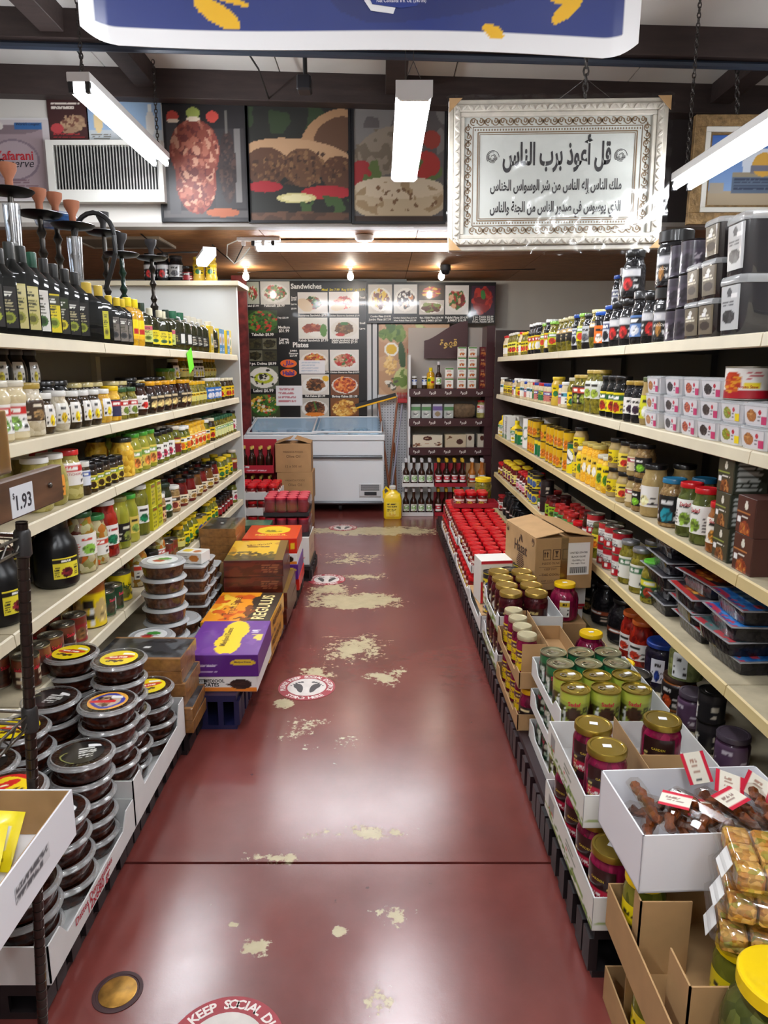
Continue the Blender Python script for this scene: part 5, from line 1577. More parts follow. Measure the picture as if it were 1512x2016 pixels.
def curls(mb, p0, p1, n, flip):
    p0, p1 = Vector(p0), Vector(p1)
    for i in range(n):
        c = p0.lerp(p1, (i + .5) / n)
        q = TR(c.x, .0105, c.z) @ Matrix.Rotation(PI / 2, 4, 'X')
        s = 1 if i % 2 else -1
        mb.ring(.017, .0028, 10, 4.6, .4 + (PI if s > 0 else 0), mat=q)
        mb.ring(.0075, .003, 8, 5.2, 2.0, mat=q @ TR(.002 * s, .004, 0))
        mb.disc(.0045, .011, 8, mat=q @ TR(.02 if flip else 0, 0 if flip else .019, 0))


nx_, nz_ = 24, 13
curls(mb, (-ix + .03, 0, iz0 + .022), (ix - .03, 0, iz0 + .022), nx_, True)
curls(mb, (-ix + .03, 0, iz1 - .022), (ix - .03, 0, iz1 - .022), nx_, True)
curls(mb, (-ix + .022, 0, iz0 + .04), (-ix + .022, 0, iz1 - .04), nz_, False)
curls(mb, (ix - .022, 0, iz0 + .04), (ix - .022, 0, iz1 - .04), nz_, False)
for (d, t) in ((.048, .0018), (.075, .003), (.085, .0015)):
    x0, x1, z0, z1 = -ix + d, ix - d, iz0 + d, iz1 - d
    for q in ((x0, x1, z0 - t, z0 + t), (x0, x1, z1 - t, z1 + t), (x0 - t, x0 + t, z0, z1), (x1 - t, x1 + t, z0, z1)):
        mb.box(q[0], q[1], .0095, .0125, q[2], q[3])
for i in range(60):
    x = -ix + .06 + (2 * ix - .12) * i / 59
    for z in (iz0 + .062, iz1 - .062):
        mb.disc(.004, .006, 6, mat=TR(x, .0105, z) @ Matrix.Rotation(PI / 2, 4, 'X'))
mb.build('scroll_border', ORN, fr)
mb = MB()
text_on(mb, arabic('قل أعوذ برب الناس'), face_mat((0, .0105, fh_ * .58)), width=fw_ * .5, bold=.032, sy=2.0)
text_on(mb, arabic('ملك الناس إله الناس من شر الوسواس الخناس'), face_mat((0, .0105, fh_ * .41)), width=fw_ * .61, bold=.028, sy=1.9)
text_on(mb, arabic('الذي يوسوس في صدور الناس من الجنة والناس'), face_mat((0, .0105, fh_ * .265)), width=fw_ * .61, bold=.028, sy=1.9)
for s in (-1, 1):
    q = TR(s * fw_ * .295, .0105, fh_ * .63) @ Matrix.Rotation(PI / 2, 4, 'X')
    for k_ in range(5):
        mb.ring(.034 - k_ * .006, .0016, 14, 3.8, k_ * 1.3, mat=q)
text_on(mb, arabic('صدق الله'), face_mat((-fw_ * .295, .0103, fh_ * .615)), width=.05, bold=.02)
text_on(mb, arabic('بسم الله'), face_mat((fw_ * .295, .0103, fh_ * .615)), width=.05, bold=.02)
mb.build('calligraphy', flat((36, 34, 36), .5), fr)
# crinkled clear wrap
rs = np.random.RandomState(5)
nx_, nz_ = 46, 30
g = rs.rand(nz_ + 1, nx_ + 1) * .011
vs = []
for j in range(nz_ + 1):
    for i in range(nx_ + 1):
        u, v = i / nx_, j / nz_
        ed = .012 * (rs.rand() - .5) if i in (0, nx_) or j in (0, nz_) else 0
        vs.append(((u - .5) * (fw_ + .03) + ed, -.03 - g[j, i], v * (fh_ + .04) - .03 + ed))
mb = MB().add(vs, [(j * (nx_ + 1) + i, j * (nx_ + 1) + i + 1, (j + 1) * (nx_ + 1) + i + 1, (j + 1) * (nx_ + 1) + i) for j in range(nz_) for i in range(nx_)])
wr = mb.build('plastic_wrap', clear('shrink_wrap', (250, 250, 250), fac=-.015, rough=.12), fr, angle=60)
CARD = M('brown_cardboard', (172, 136, 92), .75, var=.08, vscale=12)
for sx in (-1, 1):
    for z in (0, fh_):
        MB().prism([(0, 0), (sx * .07, 0), (0, .07 if z == 0 else -.07)] if (sx > 0) == (z == 0) else [(0, 0), (0, .07 if z == 0 else -.07), (sx * .07, 0)], .006, TR(-sx * fw_ / 2, -.028, z)).build('corner_protector', CARD, fr)
mb = MB()
chain(mb, (.14, .01, fh_), (.14, .01, ceil_z(fr.location.x) - a.z), .045, .006)
mb.build('hanging_chain', CHAIN, fr)
mb = MB()
mb.tube([(-.0, .01, fh_), (.14, .01, fh_ + .1), (.28, .01, fh_)], .002, 4)
mb.build('hanging_wire', CHAIN, fr)

# second framed picture: a domed building under a blue sky
GILT = M('gilded_frame', (150, 122, 84), .4, .4, var=.4, vscale=30, bump=.6, bscale=50)
MY = 4.75
a, b = atY(1352, 442, MY), atY(1610, 226, MY)
mq = empty('framed_photo', ((a.x + b.x) / 2, MY, a.z))
mw, mh = b.x - a.x, b.z - a.z
T(mq, 'gilded framed picture of a domed building behind the right light', 'picture')
for d0, d1, yo, mt in ((0, .07, -.012, GILT), (.07, .1, -.02, flat((226, 224, 216), .4)), (.1, .115, -.006, GILT)):
    x0, x1, z0, z1, t = -mw / 2 + d0, mw / 2 - d0, d0, mh - d0, d1 - d0
    for q in ((x0, x1, z0, z0 + t), (x0, x1, z1 - t, z1), (x0, x0 + t, z0 + t, z1 - t), (x1 - t, x1, z0 + t, z1 - t)):
        MB().box(q[0], q[1], yo, .03, q[2], q[3], bev=.003).build('frame_bar', mt, mq)
ob('picture', pmesh('picture', paint(80, 64, (90, 130, 196), [('g', (150, 180, 214), (60, 104, 186)), ('n', (206, 214, 226), .58, 4, (.5, .5, .6, .3)), ('r', 0, 0, 1, .22, (176, 160, 136)), ('r', .3, .2, .95, .46, (96, 110, 130)), ('r', .3, .42, .95, .47, (150, 140, 120)), ('l', .32, .24, .93, .4, 4, (60, 70, 92)), ('r', .5, .46, .78, .56, (120, 120, 130)), ('e', .64, .58, .13, .16, (206, 160, 70)), ('r', .5, .5, .78, .565, (110, 112, 126)), ('r', .04, .2, .2, .34, (170, 160, 146))], 10), quadfn((-mw / 2 + .1, .004, .1), (mw - .2, 0, 0), (0, 0, mh - .2)), PRINTG), mq)
mb = MB()
chain(mb, (-.12, .0, mh), (-.16, .0, ceil_z(mq.location.x) - a.z), .04, .005)
mb.build('hanging_chain', CHAIN, mq)

# ceiling speaker bracket, wires, smoke detector, dome camera, attic hatch
p = atY(600, 102, 4.9)
o = empty('camera_bracket', (p.x, p.y, ceil_z(p.x)))
T(o, 'black ceiling bracket holding a small camera above the posters', 'camera')
MB().box(-.09, .09, -.03, .03, -.03, 0).build('base_plate', flat((24, 22, 24), .5), o)
MB().tube([(0, 0, -.03), (0, 0, -.2)], .014, 8).build('arm', flat((24, 22, 24), .5), o)
MB().box(-.05, .04, -.07, .04, -.29, -.2, bev=.01).build('camera_body', flat((34, 32, 36), .4), o)
p = atY(716, 455, 5.72)
o = empty('smoke_detector', (p.x, 5.95, 2.66))
T(o, 'round white smoke detector on the timber soffit', 'detector')
MB().lathe([(.06, 0), (.075, -.005), (.075, -.03), (.06, -.045), (.02, -.05)][::-1], 24).build('housing', WHM, o)
p = atY(877, 528, 7.6)
o = empty('dome_camera', (p.x, 7.6, 2.66))
T(o, 'black dome security camera beside the hanging bulb', 'camera')
MB().lathe([(.012, -.1), (.03, -.095), (.042, -.08), (.047, -.055)], 18).build('dome', food('smoked_dome', [(10, 10, 12), (14, 14, 16)], 4, bump=0), o)
MB().lathe([(.05, -.058), (.054, -.05), (.054, -.005), (.045, 0)], 18).build('base', flat((40, 40, 42), .5), o)
p = atY(310, 460, 6.3)
o = MB().box(-.34, .34, -.22, .22, 2.648, 2.6605).build('ceiling_hatch', M('grey_hatch', (110, 96, 80), .6), None, (-2.15, 6.25, 0))
T(o, 'grey rectangular access hatch in the timber soffit at left', 'hatch')
for q in ((-.36, .36, -.24, -.22), (-.36, .36, .22, .24), (-.36, -.34, -.22, .22), (.34, .36, -.22, .22)):
    MB().box(q[0], q[1], q[2], q[3], 2.64, 2.6605).build('hatch_frame', flat((170, 160, 144), .6), o)
# power strip and its leads at the left end of the soffit light
o = empty('power_strip', (-1.02, 6.05, 2.63))
T(o, 'white power strip with black plugs under the soffit', 'power strip')
MB().box(-.15, .2, -.025, .025, 0, .03, bev=.004).build('strip', WHM, o)
for i in range(4):
    MB().box(-.1 + i * .08 - .014, -.1 + i * .08 + .014, -.02, .02, -.035, 0, bev=.003).build('plug', flat((30, 30, 32), .5) if i % 2 else WHM, o)
MB().tube([(-.14, 0, .01), (-.24, .05, -.02), (-.26, .1, -.1), (-.2, .1, -.16), (-.12, .05, -.12), (-.05, 0, -.05)], .005, 6).build('lead', flat((210, 208, 204), .5), o)
MB().tube([(-.1, 0, -.03), (-.2, .1, -.16), (-.34, .2, -.05), (-.42, .3, .02)], .005, 6).build('lead', WIRE, o)
# loose black cables
for i, (pts, lb) in enumerate(((((-1.95, 4.9, 3.645), (-1.9, 4.95, 3.55), (-1.96, 5.05, 3.46), (-2.02, 5.36, 3.45)), 'thin black cable drooping from the ceiling at left beam'), (((-.85, 4.8, 3.617), (-.84, 4.82, 3.55), (-.78, 4.95, 3.48), (-.78, 5.36, 3.45)), 'black cable drooping from the ceiling above posters'), (((-1.5, 7.7, 2.6), (-.6, 7.72, 2.62), (.5, 7.7, 2.61), (1.6, 7.7, 2.63)), 'thin wire strung along the timber soffit between bulbs'), (((-1.9, 5.9, 2.66), (-1.7, 5.8, 2.5), (-1.55, 5.76, 2.5), (-1.42, 5.75, 2.5)), 'black cable looping to the short end light'))):
    o = MB().tube(pts, .006 if i != 2 else .004, 6).build('electric_cable', WIRE)
    T(o, lb, 'cable', 'loose electric cables')

# ================================================================ hookahs on top of the left shelves
HK = food('black_lacquer', [(14, 14, 16), (20, 20, 22)], 6, bump=0)
CLAY = M('terracotta', (170, 106, 76), .7, var=.15)


def hookah(px, py, Y, col, label, bowl=True, wrap=None, plate=True, hose=False):
    _r = ray(px, py)
    Y = (1.5 + (.07 if int(px) % 4 else -.05)) * _r[1] / -_r[0]
    p = atY(px, py, Y)
    h = p.z - (ZL[0] + .0005)
    o = empty('hookah', (p.x, Y, ZL[0] + .0005))
    T(o, label, 'hookah', 'hookahs behind the oil bottles')
    MB().lathe([(.075, 0), (.088, .02), (.092, .06), (.08, .12), (.045, .18), (.03, .22), (.028, .25)], 20).build('vase', col, o)
    st = [(.02, .25), (.026, .28), (.012, .3)]
    z = .3
    hh = h - .1
    while z < hh - .1:
        st += [(.011, z), (.022, z + .025), (.011, z + .05), (.013, z + .08)]
        z += .09
    st += [(.01, hh)]
    MB().lathe(st, 14).build('stem', flat((60, 56, 52), .3, 0, .8) if col is HK else col, o)
    if plate:
        MB().lathe([(.02, hh - .03), (.085, hh - .018), (.098, hh - .005), (.095, hh - .003), (.02, hh - .016)], 24).build('ash_plate', flat((30, 30, 32), .35, 0, .7), o)
    MB().lathe([(.012, hh - .01), (.016, hh + .02), (.016, hh + .04), (.034, hh + .075), (.036, hh + .1), (.028, hh + .1), (.012, hh + .06)], 18).build('bowl', CLAY if bowl else flat((34, 32, 34), .5), o)
    if wrap:
        n = 14
        pr = [(.025, hh - .45), (.03, hh - .2), (.035, hh - .06)] if wrap == 'stem' else [(.04, hh - .06), (.09, hh - .05), (.104, hh - .015), (.09, hh + .005)]
        MB().lathe(pr, n, cap=False).build('plastic_wrap', clear('wrap_film', (226, 236, 246), fac=.22, rough=.2) if wrap == 'stem' else milky('blue_film', (70, 120, 190), .6), o)
    if hose:
        MB().tube([(.02 + .09 * (1 - math.cos(t_ * PI / 10)) * (1 if t_ < 11 else 1), -.03, .5 + .1 * math.sin(t_ * PI / 10)) for t_ in range(11)] + [(.2, -.03, .42), (.17, -.02, .34), (.13, 0, .26)], .011, 8).build('hose', flat((24, 24, 26), .5), o)
    return o


hookah(14, 322, 3.4, HK, 'tall hookah with clay bowl and wrapped pale stem', wrap='stem')
hookah(74, 372, 3.75, HK, 'hookah with clay bowl behind the cream labelled bottles')
hookah(106, 380, 3.9, HK, 'hookah with clay bowl and blue plastic wrapped plate', wrap='blue')
hookah(140, 396, 4.2, HK, 'hookah with clay bowl and curling black hose', wrap='stem', hose=True)
hookah(201, 418, 4.6, HK, 'black hookah with dark bowl beside curling hose', bowl=False)
hookah(236, 460, 5.0, food('dark_green_lacquer', [(16, 40, 30), (20, 50, 38)], 5, bump=0), 'dark green hookah behind the golden oil bottle', bowl=False)
hookah(296, 472, 5.6, HK, 'black hookah with wide plate behind the oil jugs', bowl=False)
# jars on the white end cabinet
for i, (px, kk) in enumerate(((300, 'blkmid'), (325, 'blkmid'), (350, 'blkgrey'), (372, 'darksm'), (394, 'mustard'), (418, 'mustard'))):
    put(kk, (atY(px, 558, 6.15).x, 6.13, 2.3155), 0, 'on top of white end panel', 'x')
# ================================================================ far end: freezer, menus, display stand
WHITEF = M('freezer_white', (224, 228, 232), .3, coat=.2)
RAIL = M('grey_rail', (110, 116, 122), .35, .5)
fz = empty('chest_freezer', (-.755, 7.95, 0))
T(fz, 'white chest freezer with sliding glass lids under the menu board', 'freezer')
hw = .785
MB().box(-hw, hw, 0, .72, .1, .82, bev=.012).build('body', WHITEF, fz)
for q in ((-hw - .01, hw + .01, -.012, .03), (-hw - .01, hw + .01, .69, .74), (-hw - .01, -hw + .03, .03, .69), (hw - .03, hw + .01, .03, .69)):
    MB().box(q[0], q[1], q[2], q[3], .82, .885, bev=.008).build('rim', WHITEF, fz)
for z in (.64, .115):
    MB().lathe([(.016, -hw + .02), (.02, -hw + .03), (.02, hw - .03), (.016, hw - .02)], 10, mat=TR(0, -.018, z) @ Matrix.Rotation(PI / 2, 4, 'Y')).build('bumper_rail', RAIL, fz)
for s, nm in ((-1, 0), (1, 1)):
    x0, x1 = (-hw + .03, .02) if s < 0 else (-.02, hw - .03)
    zz = .9 + .012 * nm
    lid = MB().add([(x0, .02, zz), (x1, .02, zz), (x1, .7, zz + .12), (x0, .7, zz + .12), (x0, .02, zz + .006), (x1, .02, zz + .006), (x1, .7, zz + .126), (x0, .7, zz + .126)], [(0, 3, 2, 1), (4, 5, 6, 7), (0, 1, 5, 4), (1, 2, 6, 5), (2, 3, 7, 6), (3, 0, 4, 7)]).build('glass_lid', clear('freezer_glass', (236, 244, 250), .0, .05, 1.1), fz)
    MB().tube([(x0, .02, zz + .004), (x1, .02, zz + .004), (x1, .7, zz + .124), (x0, .7, zz + .124), (x0, .02, zz + .004)], .012, 6).build('lid_frame', WHITEF, lid)
MB().add([(-hw, 0, .885), (-hw, .72, .885), (-hw, .72, 1.03)], [(0, 1, 2)]).add([(hw, 0, .885), (hw, .72, 1.03), (hw, .72, .885)], [(0, 1, 2)]).box(-hw, hw, .7, .73, .88, 1.03).build('side_wedge', WHITEF, fz)
rs = random.Random(3)
frost = MB()
for i in range(26):
    x, y = rs.uniform(-.7, .7), rs.uniform(.1, .62)
    frost.box(-.08, .08, -.05, .05, 0, .04, TR(x, y, .8 + .06 * y + rs.uniform(0, .04)) @ RZ(rs.uniform(-.5, .5)), bev=.01)
frost.build('frozen_packs', M('frosted_packs', (196, 214, 226), .5, var=.2, vscale=9), fz)
vp = MB().box(.5, .75, -.012, 0, .18, .33, bev=.004).build('control_panel', flat((206, 208, 210), .4), fz)
MB().box(.52, .73, -.015, -.011, .255, .32).build('vent_grille', flat((70, 74, 78), .5), vp)
for i in range(5):
    MB().box(.52, .73, -.018, -.013, .262 + i * .011, .267 + i * .011).build('vent_slat', flat((170, 172, 174), .4), vp)
MB().box(.56, .7, -.018, -.011, .2, .24).build('display', flat((40, 44, 50), .3), vp)
for x in (-.7, .28):
    c = empty('caster', (x, .1, 0))
    c.parent = fz
    MB().lathe([(.025, -.02), (.045, -.018), (.045, .018), (.025, .02)], 16, mat=TR(0, 0, .045) @ Matrix.Rotation(PI / 2, 4, 'Y')).build('wheel', flat((26, 26, 28), .5), c)
    MB().box(-.03, .03, -.03, .03, .07, .105).build('fork', RAIL, c)

MBY = 8.70


def P8(zx, zy, Y=MBY):
    """zoomed coordinates of the far wall study (2.8x, origin 460,420) onto the wall plane"""
    return atY(460 + zx / 2.8, 420 + zy / 2.8, Y)


def board(zx0, zy0, zx1, zy1, label, name='menu_board'):
    a, b = P8(zx0, zy1), P8(zx1, zy0)
    o = empty(name, (a.x, MBY, a.z))
    T(o, label, 'menu board')
    MB().box(0, b.x - a.x, 0, .03, 0, b.z - a.z).build('board', M('menu_black', (14, 15, 18), .3, coat=.3), o)
    return o


def on(o, zx, zy, dy=-.002):
    p = P8(zx, zy)
    return Vector((p.x - o.location.x, dy, p.z - o.location.z))


def photo(o, x0, y0, x1, y1, img, name='food_photo'):
    a, b = on(o, x0, y1), on(o, x1, y0)
    return ob(name, pmesh(name, img, quadfn(a, (b.x - a.x, 0, 0), (0, 0, b.z - a.z)), PRINTG), o)


def caption(o, zx, zy, s, zw, col=(240, 240, 236), bold=.02, mb=None, it=0.0):
    p = on(o, zx, zy, -.003)
    w_ = zw / 2.8 * 8.6 / F
    m = mb or MB()
    text_on(m, s, face_mat(p), width=w_, bold=bold, italic=it)
    if mb is None:
        m.build('lettering', flat(col, .5), o)


GREENS = [(60, 110, 40), (36, 80, 30), (110, 150, 60)]
REDS = [(200, 40, 36), (160, 26, 26), (226, 80, 50)]
BROWN = [(120, 70, 36), (84, 48, 26), (160, 104, 58), (60, 34, 22)]
SALAD = GREENS + REDS[:2] + [(226, 220, 190)]
GOLDY = [(206, 140, 50), (226, 176, 80), (150, 84, 30), (240, 206, 120)]


def dish(seed, cols, plate=(236, 236, 232), bg=(206, 202, 196), n=90, size=.07, rx=.36, ry=.3, extra=(), px=.46, py=.4):
    sh = [('e', .5, .48, px, py, plate)] if plate else []
    sh += [('e', .5, .5, rx, ry, cols[0]), ('s', cols, n, size, (.5, .5, rx * .95, ry * .95))]
    return paint(44, 36, bg, sh + list(extra), seed)


mb1 = board(68, 372, 733, 1160, 'large black menu board of sandwiches and plates above the freezer')
photo(mb1, 75, 378, 138, 500, dish(1, SALAD, None, (190, 196, 180)))
photo(mb1, 150, 375, 308, 503, dish(2, SALAD + REDS, (236, 238, 232), (220, 220, 214), 120, .06))
photo(mb1, 75, 535, 240, 660, dish(3, GREENS + [(40, 60, 30), (200, 60, 50)], None, (40, 60, 30), 160, .05, .5, .5))
for i, (x, y) in enumerate(((80, 690), (160, 690), (82, 755), (162, 755))):
    photo(mb1, x, y, x + 76, y + 60, dish(4 + i, [(46, 44, 28), (70, 66, 40), (30, 30, 20)], None, (110, 110, 90) if i % 3 else (60, 60, 44), 26, .12, .4, .36))
photo(mb1, 85, 843, 246, 968, paint(44, 36, (90, 96, 80), [('e', .5, .5, .48, .46, (238, 238, 230)), ('e', .5, .48, .32, .24, (190, 200, 50)), ('e', .5, .5, .2, .14, (236, 236, 222)), ('s', [(40, 40, 36)], 7, .06, (.5, .55, .12, .1)), ('s', [(40, 40, 36)], 9, .05, (.5, .5, .46, .42))], 9))
photo(mb1, 90, 995, 253, 1122, dish(10, GREENS + [(226, 180, 60), (200, 60, 40), (236, 226, 200)], None, (60, 70, 40), 140, .06, .46, .46))
photo(mb1, 355, 435, 517, 553, dish(11, SALAD + BROWN, None, (232, 228, 222), 90, .06, .26, .3, [('e', .24, .4, .22, .34, (226, 206, 176), .5)]))
photo(mb1, 527, 433, 690, 553, dish(12, REDS + [(226, 150, 110), (240, 220, 190)], None, (234, 230, 226), 80, .06, .3, .28, [('e', .3, .3, .25, .16, (232, 216, 190), .3)]))
photo(mb1, 358, 575, 517, 692, dish(13, [(170, 84, 60), (140, 60, 44), (196, 120, 84)], None, (230, 230, 222), 60, .08, .36, .2, [('e', .62, .22, .24, .14, (240, 240, 234)), ('e', .86, .4, .12, .3, (90, 140, 60))]))
photo(mb1, 530, 575, 690, 692, dish(14, [(120, 84, 40), (96, 66, 32), (150, 110, 60)], (228, 226, 218), (236, 236, 232), 60, .07, .3, .28, [('e', .5, .72, .14, .08, (60, 120, 50)), ('e', .36, .2, .16, .08, (190, 50, 40))]))
photo(mb1, 365, 752, 522, 868, dish(15, GOLDY + REDS, (236, 232, 226), (214, 208, 200), 110, .06))
photo(mb1, 532, 752, 690, 868, dish(16, [(206, 150, 120), (180, 110, 80), (226, 190, 160), (190, 40, 40), (60, 110, 50)], (236, 236, 232), (230, 228, 224), 100, .06))
photo(mb1, 375, 888, 525, 1000, dish(17, BROWN, (238, 238, 234), (226, 222, 214), 80, .07, .32, .3, [('e', .88, .8, .12, .14, (236, 190, 40))]))
photo(mb1, 535, 888, 690, 1003, dish(18, [(220, 110, 40), (190, 70, 30), (240, 160, 80), (150, 40, 24)], (226, 220, 210), (120, 70, 40), 100, .06, .4, .36))
photo(mb1, 370, 1018, 525, 1130, dish(19, BROWN + [(40, 24, 18)], (230, 228, 222), (190, 186, 176), 90, .06, .36, .34, [('e', .5, .2, .34, .1, (226, 130, 40)), ('e', .52, .6, .03, .24, (60, 120, 50), .2)]))
photo(mb1, 535, 1018, 690, 1130, dish(20, GOLDY, (150, 90, 30), (120, 70, 26), 110, .06, .42, .4))
MW = MB()
for x, y, s, w_ in ((400, 415, 'Sandwiches', 165), (370, 738, 'Plates', 85), (105, 515, 'Salad $7.99', 66), (225, 515, 'Fattoush $8.99', 110), (160, 675, 'Tabullah $8.99', 120), (160, 835, '9 pc. Dolma $8.99', 150), (165, 985, 'Labni $6.99', 110), (172, 1136, 'Fattoush $6.99', 130), (272, 580, 'Tray $25.99', 60), (278, 635, 'Medium', 62), (278, 655, '$31.99', 56), (278, 702, 'Large', 50), (278, 720, '$41.99', 56),
                    (436, 568, 'Shawarma Sandwich $7.99', 160), (610, 568, 'Chicken Shawarma Sandwich $7.99', 164), (440, 706, 'Kabab Sandwich $7.99', 160), (612, 704, 'Falafel Sandwich $7.99', 140), (612, 716, 'Kibbi Sandwich $7.99', 140), (505, 880, '$18.99', 40), (612, 880, 'Chicken Shawarma Plate $18.99', 160), (450, 1012, 'Fish Kabsa $21.99', 110), (612, 1014, 'Shrimp Kabsa $21.99', 140), (450, 1143, 'Kabsa Plate $17.99', 140), (612, 1143, 'Chicken Kabsa Plate $18.99', 160),
                    (332, 470, 'Small', 30), (332, 482, '$7.99', 28), (332, 505, 'Large', 30), (332, 530, '$9.99', 28), (710, 470, 'Small', 30), (710, 505, 'Large', 30), (710, 610, 'Small', 30), (710, 640, 'Large', 30), (330, 762, 'JUMBO', 40), (330, 776, 'Shawarma', 50), (330, 790, '$27.99', 40)):
    caption(mb1, x, y, s, w_, mb=MW, bold=.03)
MW.build('lettering', flat((240, 240, 236), .5), mb1)
caption(mb1, 605, 427, 'Meal  Sm 7.99  Reg 8.99  Lg 10.99', 232, (240, 220, 60), .02, it=.1)
mb = MB()
for y in (828, 880):
    p = on(mb1, 303, y, -.004)
    mb.disc(.1, .048, 28, mat=TR(*p) @ Matrix.Rotation(PI / 2, 4, 'X'))
mb.build('halal_oval', flat((240, 110, 30), .45), mb1)
mb = MB()
p = on(mb1, 303, 892, -.005)
text_on(mb, 'Halal', face_mat(p), width=.14, bold=.04)
p = on(mb1, 303, 836, -.005)
text_on(mb, arabic('حلال'), face_mat(p), width=.13, bold=.03)
mb.build('lettering', flat((60, 40, 140), .5), mb1)
for (x0, y0, x1, y1, sd) in ((362, 810, 503, 884, 1), (236, 950, 378, 1060, 2)):
    a, b = on(mb1, x0, y1, -.006), on(mb1, x1, y0, -.006)
    ob('paper_note', pmesh('paper_note', paint(30, 20, (236, 236, 240), [('l', .1, .15, .85, .9, 4, (196, 120, 130) if sd == 2 else (196, 206, 220))], sd), quadfn(a, (b.x - a.x, 0, 0), (0, 0, b.z - a.z))), mb1)
mb2 = board(735, 380, 1447, 606, 'wide black menu board of kabab and falafel plates', 'menu_board')
photo(mb2, 743, 392, 873, 553, dish(21, [(226, 190, 60), (140, 60, 30), (236, 226, 190), (100, 40, 24)], (236, 236, 230), (200, 196, 186), 70, .08))
photo(mb2, 883, 392, 1012, 553, dish(22, [(60, 40, 40), (40, 28, 28), (200, 130, 70), (236, 236, 230)], (236, 236, 230), (214, 214, 210), 80, .07))
photo(mb2, 1022, 397, 1160, 474, dish(23, [(206, 60, 30), (236, 190, 60), (150, 40, 24)], None, (60, 44, 36), 40, .09, .34, .4))
photo(mb2, 1022, 478, 1160, 558, dish(24, [(130, 60, 24), (90, 40, 18), (120, 140, 50)], (236, 234, 226), (200, 196, 190), 40, .1))
photo(mb2, 1165, 397, 1297, 558, dish(25, [(170, 40, 30), (120, 26, 22), (60, 110, 40), (226, 180, 140)], (238, 236, 232), (230, 228, 226), 60, .09))
photo(mb2, 1308, 400, 1441, 562, dish(26, [(150, 30, 26), (190, 50, 36), (120, 20, 22)], None, (60, 26, 50), 40, .13, .4, .4, [('e', .5, .7, .1, .16, (60, 130, 60), .3)]))
MW = MB()
for x, y, s, w_ in ((810, 573, 'Combo Plate $14.99', 110), (806, 590, 'Jumbo Plate $17.99', 120), (945, 580, 'Chicken Kabab Plate $14.99', 126), (945, 595, 'Meat Kabab Plate $15.99', 120), (1090, 580, '4pc. Kibbi Plate $14.99', 128), (1090, 596, '6pc. JUMBO $17.99', 110), (1230, 580, 'Falafel Plate $14.99', 124), (1230, 596, 'JUMBO $16.99', 100), (1375, 576, '3 pc. Falafel $2.99', 110), (1375, 589, '5 pc. Falafel $4.99', 110), (1375, 602, '10 pc. Falafel $8.99', 116)):
    caption(mb2, x, y, s, w_, mb=MW, bold=.03)
MW.build('lettering', flat((240, 240, 236), .5), mb2)
# white window frame behind the menu
wf = empty('window_frame', (0, MBY + .035, 0))
struct(wf)
a, b = P8(60, 1200, MBY + .04), P8(790, 610, MBY + .04)
for q in ((a.x, b.x, a.z, a.z + .07), (b.x - .13, b.x - .07, a.z, b.z + .35), (b.x - .05, b.x, a.z - .1, b.z + .35)):
    MB().box(q[0], q[1], 0, .05, q[2], q[3]).build('frame_bar', M('window_white', (220, 222, 224), .4), wf)
struct(MB().box(XL, .3, MBY + .09, MBY + .1, .9, 2.66).build('window_backdrop', flat((120, 124, 126), .5)))
# red flame patterned post at the left of the menu
p0, p1 = P8(22, 1200, 8.3), P8(72, 400, 8.3)
o = MB().box(p0.x, p1.x, 8.28, 8.32, 0, 2.64).build('decorated_post', M('red_patterned_board', (104, 34, 34), .4, coat=.3, var=.6, vscale=12))
T(o, 'dark red patterned post between white end panel and menu', 'post')
# vegetable poster and pegboard right of the freezer
a, b = P8(800, 1000, 8.62), P8(1190, 612, 8.62)
vg = empty('vegetable_poster', (a.x, 8.62, a.z))
T(vg, 'tall poster of vegetables on a wooden table beside the stand', 'poster')
w_, h_ = b.x - a.x, b.z - a.z
ob('picture', pmesh('picture', paint(80, 80, (196, 160, 126), [('n', (184, 146, 112), .55, 6, None), ('s', [(96, 130, 50), (120, 150, 70), (70, 106, 40)], 40, .05, (.2, .88, .18, .1)), ('s', [(190, 200, 140), (120, 160, 70)], 40, .045, (.58, .86, .13, .12)), ('e', .18, .65, .1, .1, (240, 240, 234)), ('e', .18, .65, .075, .075, (220, 180, 30)), ('e', .33, .56, .05, .2, (50, 84, 40), .1), ('e', .52, .62, .12, .07, (196, 44, 36)), ('s', [(236, 206, 140), (220, 180, 110)], 50, .025, (.16, .42, .09, .12)), ('s', [(196, 206, 140), (110, 140, 60)], 14, .05, (.34, .24, .08, .14)), ('s', [(230, 226, 214), (90, 86, 70)], 14, .03, (.18, .16, .09, .08))], 7), quadfn((0, 0, 0), (w_, 0, 0), (0, 0, h_)), PRINTG), vg)
MB().box(0, w_, .003, .015, 0, h_).build('backing', flat((190, 186, 180), .6), vg)
a, b = P8(795, 1520, 8.60), P8(985, 1000, 8.60)
pg = MB().box(a.x, b.x, 8.6, 8.62, 0.05, b.z).build('pegboard', M('pegboard_grey', (196, 198, 202), .6))
T(pg, 'white perforated pegboard sheet behind the brooms', 'pegboard')
holes = MB()
nx_, nz_ = 12, 36
for i in range(nx_):
    for j in range(nz_):
        holes.disc(.006, .006, 6, mat=TR(a.x + (b.x - a.x) * (i + .5) / nx_, 8.5985, .1 + (b.z - .15) * j / nz_) @ Matrix.Rotation(PI / 2, 4, 'X'))
hl = holes.build('holes', flat((60, 62, 66), .8), pg)
hl['kind'] = 'stuff'

